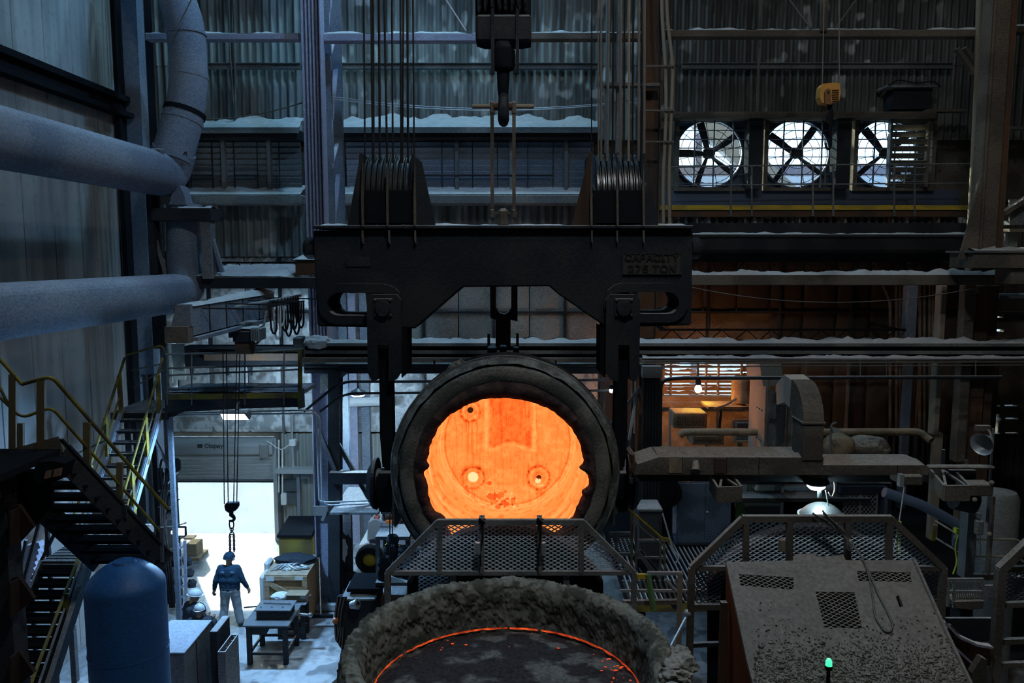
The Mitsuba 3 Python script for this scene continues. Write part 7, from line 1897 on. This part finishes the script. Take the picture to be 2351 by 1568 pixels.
# ================================================================== things on the shop floor
def table(label, px0, px1, py, Yf, Yb, h, m='dark_steel', wood=None):
    k = thing('work_table', label, 'table')
    x0, x1 = A(px0, py, Yf)[0], A(px1, py, Yf)[0]
    part(k, 'top', RB(x0, x1, Yf, Yb, h - .04, h, .008), 'table_top' if plain('table_top', (.15, .17, .19), .35, .4) else '')
    part(k, 'apron', B(x0 + .05, x1 - .05, Yf + .06, Yb - .06, h - .10, h - .04), m)
    for x in (x0 + .06, x1 - .16):
        for y in (Yf + .06, Yb - .16):
            part(k, 'leg', B(x, x + .10, y, y + .10, 0, h - .04), m)
    for y in (Yf + .11, Yb - .11):
        part(k, 'stretcher', B(x0 + .1, x1 - .1, y - .02, y + .02, .22, .27), m)
    for x in (x0 + .11, x1 - .11):
        part(k, 'stretcher', B(x - .02, x + .02, Yf + .1, Yb - .1, .22, .27), m)
    return k, x0, x1
k, x0, x1 = table('steel work table carrying a heavy die block, nearest the camera on the open floor', 556, 662, 1436, 17.0, 18.1, .96)
part(k, 'gusset', prism_xz(Polygon([(x0 + .06, .92), (x0 + .62, .92), (x0 + .5, .70), (x0 + .06, .70)]), 17.1, .03), 'dark_steel')
k = thing('die_block', 'long dark steel die block lying on the near work table', 'block')
part(k, 'base', RB(x0 + .22, x1 - .06, 17.3, 17.75, .96, 1.16, .01), 'dark_steel'); part(k, 'lid', RB(x0 + .18, x1 - .02, 17.26, 17.8, 1.165, 1.20, .01), 'table_top')
for xx in (.3, .55, .8):
    part(k, 'stud', CYL((x0 + xx, 17.4, 1.2), (x0 + xx, 17.4, 1.23), .02, 8), 'bare_steel')
one('steel_bar', 'slim bar lying on the die block', 'bar', BAR((x0 + .3, 17.6, 1.22), (x0 + .95, 17.55, 1.22), .025), 'bare_steel')
one('tongs', 'long tongs sticking out over the left edge of the near work table', 'tongs', cat(TUBE([(x0 - .25, 17.85, .99), (x0 + .35, 17.95, 1.0), (x0 + .55, 18.0, 1.0)], .014, 6), TUBE([(x0 - .2, 17.9, .98), (x0 + .35, 17.93, .99), (x0 + .55, 17.9, .99)], .014, 6)), 'dark_rubber')
k, x2, x3 = table('second work table behind the near one, cluttered with parts', 628, 702, 1385, 18.2, 18.75, .92)
one('parts_bag', 'pale plastic bag of parts on the second work table', 'bag', LUMP((x2 + .12, 18.45, 1.0), .2, 4, 3, (1.2, .7, .5), .3), 'card_white', smooth=True)
k = thing('cardboard_box', 'open cardboard box on the second work table in front of the crate', 'box')
part(k, 'carton', RB(x2 + .25, x2 + .75, 18.35, 18.62, .925, 1.09, .005), 'cardboard'); part(k, 'flap', BAR((x2 + .25, 18.32, 1.10), (x2 + .75, 18.32, 1.10), .12, .008), 'cardboard'); part(k, 'label', B(x2 + .6, x2 + .72, 18.343, 18.348, .98, 1.07), 'card_white')
k = thing('hydraulic_cylinder', 'chromed hydraulic cylinder lying across the right end of the work tables', 'cylinder')
p, q = A(650, 1408, 17.8), A(712, 1412, 17.8)
part(k, 'barrel', CYL(p, p + (q - p) * .45, .07, 16), 'table_top', smooth=40); part(k, 'rod', CYL(p + (q - p) * .4, q, .035, 12), 'bare_steel', smooth=40); part(k, 'eye', SPH(q, .06, 2), 'bare_steel')
# crate
k = thing('wooden_crate', 'pale wooden crate with a diagonal board in front of the yellow container', 'crate')
cx0, cx1 = A(607, 1350, 18.9)[0], A(706, 1350, 18.9)[0]
ct = A(650, 1322, 18.9)[2]
part(k, 'board_panel', B(cx0 + .02, cx1 - .02, 18.93, 20.2, .12, ct - .02), 'osb_board')
for (a0_, b0_, c0_, d0_) in ((cx0, cx0 + .13, .1, ct), (cx1 - .13, cx1, .1, ct), (cx0, cx1, ct - .12, ct), (cx0, cx1, .1, .22)):
    part(k, 'frame_board', RB(a0_, b0_, 18.88, 18.925, c0_, d0_, .006), 'timber')
part(k, 'diagonal_board', BAR((cx0 + .13, 18.90, ct - .16), (cx1 - .15, 18.90, .45), .03, .13, (0, -1, 0)) if False else BAR((cx0 + .12, 18.905, ct - .18), (cx1 - .14, 18.905, .62), .04, .13), 'timber')
for i in range(9):
    y = 18.9 + i * .15
    part(k, 'lid_plank', RB(cx0, cx1, y, y + .142, ct, ct + .025, .005), 'timber')
for x in (cx0 + .05, (cx0 + cx1) / 2, cx1 - .15):
    part(k, 'skid', B(x, x + .1, 18.9, 20.2, 0, .1), 'timber')
part(k, 'paper_label', B(cx0 + .05, cx0 + .25, 18.873, 18.878, ct - .13, ct - .02), 'card_white'); part(k, 'paper_label', B(cx1 - .3, cx1 - .1, 18.873, 18.878, ct - .1, ct - .02), 'card_white')
one('chain_heap', 'heap of shiny chain and slings on the crate lid', 'chain', cat(*[LUMP((cx0 + .3 + .09 * i, 19.3 + .12 * math.sin(i * 2.3), ct + .05 + .02 * (i % 2)), .07, i, 2, (1.5, .7, .5), .6, 3) for i in range(8)], *[TUBE(bend([(cx0 + .1 + .1 * i, 19.1 + .05 * i, ct + .05), (cx0 + .3 + .1 * i, 19.35, ct + .16), (cx0 + .6 + .03 * i, 19.2 + .07 * i, ct + .05)], .2), .02, 5) for i in range(5)]), 'galvanised')
one('tarp_fold', 'dark folded tarpaulin on the crate under the chain heap', 'tarpaulin', LUMP((cx0 + .55, 19.75, ct + .1), .35, 3, 3, (1.5, .9, .35), .3), 'dark_cloth', smooth=True)
one('paper_sack', 'white wrapped sacks leaning against the left side of the crate', 'sack', cat(RB(cx0 - .16, cx0 - .02, 19.0, 19.5, 0, ct - .05, .05), RB(cx0 - .2, cx0 - .05, 19.5, 19.9, 0, ct + .1, .05)), 'card_white')
# yellow container
k = thing('steel_container', 'worn yellow container with a sloping black lid between the doorway and the steel column', 'container')
yx0, yx1 = A(640, 1250, 20.6)[0], A(714, 1250, 20.6)[0]; yb, yt = A(675, 1292, 20.6)[2], A(675, 1234, 20.6)[2]
part(k, 'body', RB(yx0, yx1, 20.6, 21.5, 0, yt, .02), 'yellow_rusted' if dusty('yellow_rusted', (.40, .31, .07), (.17, .13, .06), (.3, .3, .2), 2.2, .3, stretch=.4) else '')
part(k, 'lid', TM(*(lambda h: (h.vertices, h.faces))(trimesh.convex.convex_hull([(yx0 - .03, 20.55, yt), (yx1 + .03, 20.55, yt), (yx0 - .03, 20.55, yt + .08), (yx1 + .03, 20.55, yt + .08), (yx0 + .02, 21.55, yt + .28), (yx1, 21.55, yt + .28), (yx0, 21.55, yt), (yx1, 21.55, yt)]))), 'black_steel')
part(k, 'base_shelf', B(yx0 - .1, yx1 + .1, 20.3, 22.1, yb - .15, yb), 'dark_cloth')
# broom
k = thing('broom', 'push broom leaning against the foot of the steel column', 'broom')
part(k, 'handle', TUBE([A(737, 1415, 18.9), A(733, 1280, 19.6)], .016, 6), 'timber'); part(k, 'head', PB(708, 1412, 764, 1420, 18.85, .07, .01), 'dark_rubber')
one('tarpaulin', 'crumpled dark tarpaulin heap behind the bracket frame', 'tarpaulin', cat(LUMP(A(792, 1275, 21.2), .5, 7, 3, (.4, .5, 1.3), .4), LUMP(A(806, 1340, 20.9), .45, 9, 3, (.8, .6, .8), .4)), 'dark_cloth', smooth=True)
one('white_rag', 'torn white sheet hanging on the tarpaulin heap', 'sheet', LUMP(A(788, 1262, 20.85), .3, 12, 3, (.35, .2, 1.0), .5, 3), 'card_white')
# tool cart
k = thing('tool_cart', 'dark tool cart draped with hoses just left of the foreground ladle', 'cart')
TY_ = 14.6
tx0, tx1 = A(782, 1420, TY_)[0], A(862, 1420, TY_)[0]; tz = A(820, 1376, TY_)[2]
part(k, 'body', RB(tx0, tx1, TY_, TY_ + .9, .2, tz, .02), 'dark_steel')
part(k, 'shelf', RB(tx0 + .08, tx1 + .1, TY_ + .2, TY_ + 1.0, tz + .05, tz + .12, .01), 'black_steel')
part(k, 'lamp', LATHE([(.001, -.1), (.07, -.09), (.1, .06), (.06, .07)], A(815, 1388, TY_ - .1), (.8, -.3, .25), 16), 'galvanised', smooth=40)
for i in range(6):
    part(k, 'hose', TUBE(bend([A(775 + i * 4, 1370, TY_), A(768 + i * 3, 1420, TY_ - .1), A(772 + i * 3, 1480 + i * 5, TY_ - .1), A(780 + i * 2, 1440, TY_ - .12)], .2), .018, 6), 'dark_rubber' if i % 2 else 'grey_wire', smooth=True)
part(k, 'rag', LUMP(A(770, 1425, TY_ - .12), .06, 2, 1), 'orange_paint'); part(k, 'clutter', cat(*[LUMP(A(790 + i * 14, 1372 - 3 * (i % 2), TY_ + .3), .1, i, 2, (1.3, .8, .7), .4) for i in range(5)]), 'dark_cloth')
for x in (tx0 + .1, tx1 - .1):
    part(k, 'wheel', CYL((x - .04, TY_ + .2, .1), (x + .04, TY_ + .2, .1), .1, 16), 'dark_rubber'); part(k, 'wheel', CYL((x - .04, TY_ + .75, .1), (x + .04, TY_ + .75, .1), .1, 16), 'dark_rubber')
# loader
k = thing('loader', 'small pale wheel loader with yellow-hubbed tyres parked at the back wall', 'vehicle')
LYY = 22.6
lx = lambda px: A(px, 1230, LYY)[0]
lz = lambda py: A(860, py, LYY)[2]
lz0 = A(860, 1275, LYY)[2]
part(k, 'body', PP([(845, 1248), (846, 1205), (855, 1196), (872, 1192), (900, 1205), (930, 1208), (930, 1250)], LYY, 1.3), 'pale_steel')
part(k, 'bonnet', PP([(843, 1240), (845, 1200), (862, 1192), (875, 1200), (868, 1235)], LYY - .1, .5), 'galvanised')
part(k, 'cab', cat(PB(878, 1178, 882, 1212, LYY, .1), PB(916, 1178, 920, 1212, LYY, .1), PB(874, 1174, 924, 1180, LYY - .05, 1.2)), 'dark_steel')
part(k, 'engine_cover', PB(885, 1196, 905, 1213, LYY - .05, .4), 'orange_paint'); part(k, 'seat', PB(905, 1206, 926, 1225, LYY - .1, .4), 'dark_cloth')
part(k, 'bucket', PP([(824, 1252), (846, 1246), (848, 1258), (826, 1258)], LYY - .2, 1.4), 'white_paint'); part(k, 'beacon', PB(858, 1186, 870, 1194, LYY, .2, .03), plain('dull_red', (.35, .06, .04), .5))
for px in (853, 914):
    c = np.array([lx(px), LYY - .28, 0.42])
    ty = part(k, 'tyre', LATHE([(.20, -.13), (.38, -.14), (.42, -.08), (.42, .08), (.38, .14), (.20, .13)], c, (0, 1, 0), 28), 'dark_rubber', smooth=30)
    part(ty, 'wheel_hub', LATHE([(.001, -.10), (.08, -.12), (.20, -.09), (.21, .0)], c, (0, 1, 0), 20), 'yellow_bright', smooth=30)
# mould table with iron pots
k = thing('mould_table', 'low steel rack carrying dark cast pots behind the guard frame', 'rack')
mx0, mx1 = A(862, 1340, 14.9)[0], A(968, 1340, 14.9)[0]
mz = A(900, 1338, 14.9)[2]
part(k, 'top', B(mx0, mx1, 14.9, 16.6, mz - .06, mz), 'grey_steel'); part(k, 'shelf', B(mx0, mx1, 14.9, 16.6, mz - .5, mz - .45), 'dark_steel')
for x in (mx0, mx1 - .08):
    for y in (14.9, 16.5):
        part(k, 'leg', B(x, x + .08, y, y + .08, 0, mz - .06), 'dark_steel')
for i, (fx, y) in enumerate(((.06, 15.1), (.08, 15.7), (.05, 16.3), (.34, 15.3), (.36, 16.1), (.62, 15.2), (.60, 15.9), (.85, 15.3), (.86, 16.2))):
    h = 1.6 if i < 3 else 1.0
    one('cast_pot', ORD[i] + ' dark flared cast pot from the left on the steel rack behind the guard frame', 'pot', LATHE([(.001, 0), (.13, 0), (.15, .1 * h), (.11, .16 * h), (.14, .22 * h), (.10, .28 * h), (.08, .27 * h), (.001, .2 * h)], (mx0 + (mx1 - mx0) * fx + .08, y, mz), (0, 0, 1), 20), 'dark_steel', group='cast pots on the steel rack', smooth=35)
k = thing('yellow_frame', 'small lime-yellow steel frame behind the rack of cast pots', 'frame')
for p, q in (((887, 1250), (887, 1292)), ((914, 1252), (914, 1290)), ((887, 1250), (914, 1250)), ((898, 1250), (898, 1290))):
    part(k, 'bar', PBAR(p, q, 17.3, .06), 'yellow_lime' if plain('yellow_lime', (.40, .36, .05), .5) else '')
k = thing('tool_bench', 'dark bench with two hanging rods in front of the loader', 'table')
part(k, 'top', PB(862, 1232, 940, 1240, 18.6, .9), 'dark_steel')
for px in (866, 884, 936):
    part(k, 'leg', B(A(px, 1240, 18.7)[0] - .05, A(px, 1240, 18.7)[0] + .05, 18.7, 18.8, 0, A(px, 1240, 18.7)[2]), 'dark_steel')
for px in (895, 901):
    part(k, 'hanging_rod', TUBE([A(px, 1178, 15.5), A(px, 1290, 15.5)], .01, 5), 'dark_steel')

# racks, hoses and the work light at the left of the doorway
k = thing('tool_rack', 'tall dark rack of hoses and tools at the left of the doorway', 'rack')
RYY = 20.2
for px in (372, 388, 404):
    part(k, 'post', B(A(px, 1200, RYY)[0] - .05, A(px, 1200, RYY)[0] + .05, RYY, RYY + .1, 0, A(px, 1075, RYY)[2]), 'dark_steel')
for y in (1128, 1165, 1210, 1262, 1305, 1352):
    part(k, 'shelf', PB(362, y, 398, y + 5, RYY - .1, .3), 'dark_steel')
rng = np.random.default_rng(14)
for i in range(16):
    px, py = rng.uniform(366, 410), rng.uniform(1130, 1370)
    part(k, 'tool', LUMP(A(px, py, RYY - .1), rng.uniform(.06, .15), i, 1, (1, .8, 1.1), .5) if i % 2 else BAR(A(px, py, RYY - .15), A(px + rng.uniform(-14, 14), py + 30, RYY - .15), .03), ('black_steel', 'dark_rubber', 'grey_steel', 'fan_blue')[i % 4])
for i in range(3):
    part(k, 'hose', TUBE(bend([A(375 + 8 * i, 1085, RYY - .2), A(366 + 4 * i, 1180, RYY - .2), A(380 + 6 * i, 1290, RYY - .2), A(392 + 4 * i, 1400, RYY - .2)], .5), .03, 6), 'dark_rubber', smooth=True)
part(k, 'arm', PBAR((392, 1160), (412, 1146), RYY - .2, .025), 'black_steel'); part(k, 'arm', PBAR((396, 1150), (411, 1147), RYY - .2, .025), 'black_steel')
k = thing('reel_motor', 'black motor with a coiled cable hanging above the tool rack', 'motor')
part(k, 'body', PB(380, 1060, 402, 1090, 19.6, .4, .05), 'black_steel'); part(k, 'cable', TUBE(bend([A(392, 1062, 19.6), A(372, 1050, 19.6), A(366, 1080, 19.6), A(374, 1120, 19.6), A(366, 1145, 19.6)], .3), .025, 6), 'dark_rubber', smooth=True); part(k, 'vane', PBAR((386, 1110), (408, 1084), 19.5, .03), 'white_paint'); part(k, 'stem', PBAR((391, 1000), (391, 1062), 19.7, .04), 'dark_steel')
k = thing('work_light', 'glaring bluish work light on the rack left of the doorway', 'lamp')
c = A(411, 1222, 19.6)
part(k, 'housing', PB(402, 1212, 424, 1234, 19.7, .15, .02), 'black_steel')
g_ = B(A(405, 1215, 19.6)[0], A(421, 1231, 19.6)[0], 19.66, 19.68, A(413, 1231, 19.6)[2], A(413, 1215, 19.6)[2])
part(k, 'glass', g_, 'lens_off', emit=(3.2, 7.5, 10), sw=.05)
part(k, 'bulb', SPH(A(397, 1222, 19.5), .05, 2), 'lens_off', emit=(300, 420, 540), sw=.4); part(k, 'bulb', SPH(A(419, 1240, 19.5), .035, 2), 'lens_off', emit=(45, 50, 55), sw=.05)
part(k, 'arm', PBAR((410, 1206), (428, 1200), 19.6, .02), 'black_steel'); part(k, 'pole', B(A(408, 1234, 19.8)[0] - .03, A(408, 1234, 19.8)[0] + .03, 19.8, 19.86, 0, A(408, 1234, 19.8)[2]), 'dark_steel')
k = thing('pipe_rack', 'pale ladder-like rack leaning at the left of the doorway', 'rack')
for p, q in (((408, 1248), (412, 1420)), ((424, 1240), (428, 1400))):
    part(k, 'rail', PBAR(p, q, 19.4, .06), 'pale_steel')
for i in range(7):
    part(k, 'rung', PBAR((408, 1262 + i * 23), (426, 1250 + i * 23), 19.4, .05), 'pale_steel')
part(k, 'clutter', cat(*[LUMP(A(430 + 5 * i, 1290 + 25 * i, 20.5), .12, i, 2, (1, .8, 1), .5) for i in range(4)]), 'dark_cloth')
k = thing('pallet', 'small pallet with a carton just inside the doorway on the left', 'pallet')
px0 = A(424, 1295, 23.2)[0]
part(k, 'carton', RB(px0, px0 + .34, 23.3, 23.8, .1, .48, .02), 'cardboard'); part(k, 'pallet', B(px0 - .08, px0 + .45, 23.2, 23.9, .0, .1), 'timber')
part(k, 'plank', BAR(A(420, 1320, 24.4) * [1, 1, 0] + [0, 0, .3], A(450, 1308, 24.4) * [1, 1, 0] + [0, 0, .3], .3, .05), 'timber')
one('manhole_cover', 'dark manhole cover in the yard outside the doorway', 'cover', LATHE([(.001, .03), (.6, .03), (.62, 0)], (A(603, 1146, 36)[0], 39.5, -.05), (0, 0, 1), 28), 'dark_steel')
one('pressure_bottle', 'short white cylinder on a post behind the near stair', 'cylinder', cat(BAR(A(338, 1222, 14.6), A(338, 1222, 14.6) * [1, 1, 0], .05), LATHE([(.001, 0), (.10, .0), (.11, .02), (.11, .6), (.001, .62)], A(347, 1216, 14.6), (-1, .1, -.05), 20)), 'white_paint', smooth=40)
one('paper_sack', 'pale sack on the floor between the lower flight and the blue tank', 'sack', LUMP((A(190, 1480, 14.4)[0], 14.4, .22), .26, 3, 2, (1, .8, .9), .3), 'card_white')
# ================================================================== overhead lamps
for (pos, aim, rad), where in zip(BAY_LAMPS, ('in front of the corrugated wall above the crane ropes', 'above the exhaust ducts', 'high over the lifting beam', 'above the foreground ladle', 'above the fans', 'above the dusty hood')):
    pos, aim = np.array(pos, float), np.array(aim, float)
    t_ = (aim - pos) / np.linalg.norm(aim - pos)
    k = thing('high_bay_lamp', 'bell-shaped high bay lamp ' + where, 'lamp', 'high bay lamps under the roof')
    part(k, 'reflector', LATHE([(.08, -.45), (.12, -.35), (.3, -.15), (.46, .02)], pos, t_, 24), 'galvanised', smooth=30)
    d = LATHE([(.40, 0), (.001, 0.001)], pos, t_, 24)
    nn = d.face_normals.mean(0)
    if nn @ t_ < 0:
        d = TM(d.vertices, d.faces[:, ::-1])
    part(k, 'diffuser', d, 'lens_off', emit=rad)
    part(k, 'stem', TUBE([pos - t_ * .45, pos - t_ * .45 + [0, 0, .2], [pos[0] - t_[0] * .45, pos[1] - t_[1] * .45, 29.98]], .02, 6), 'dark_steel')
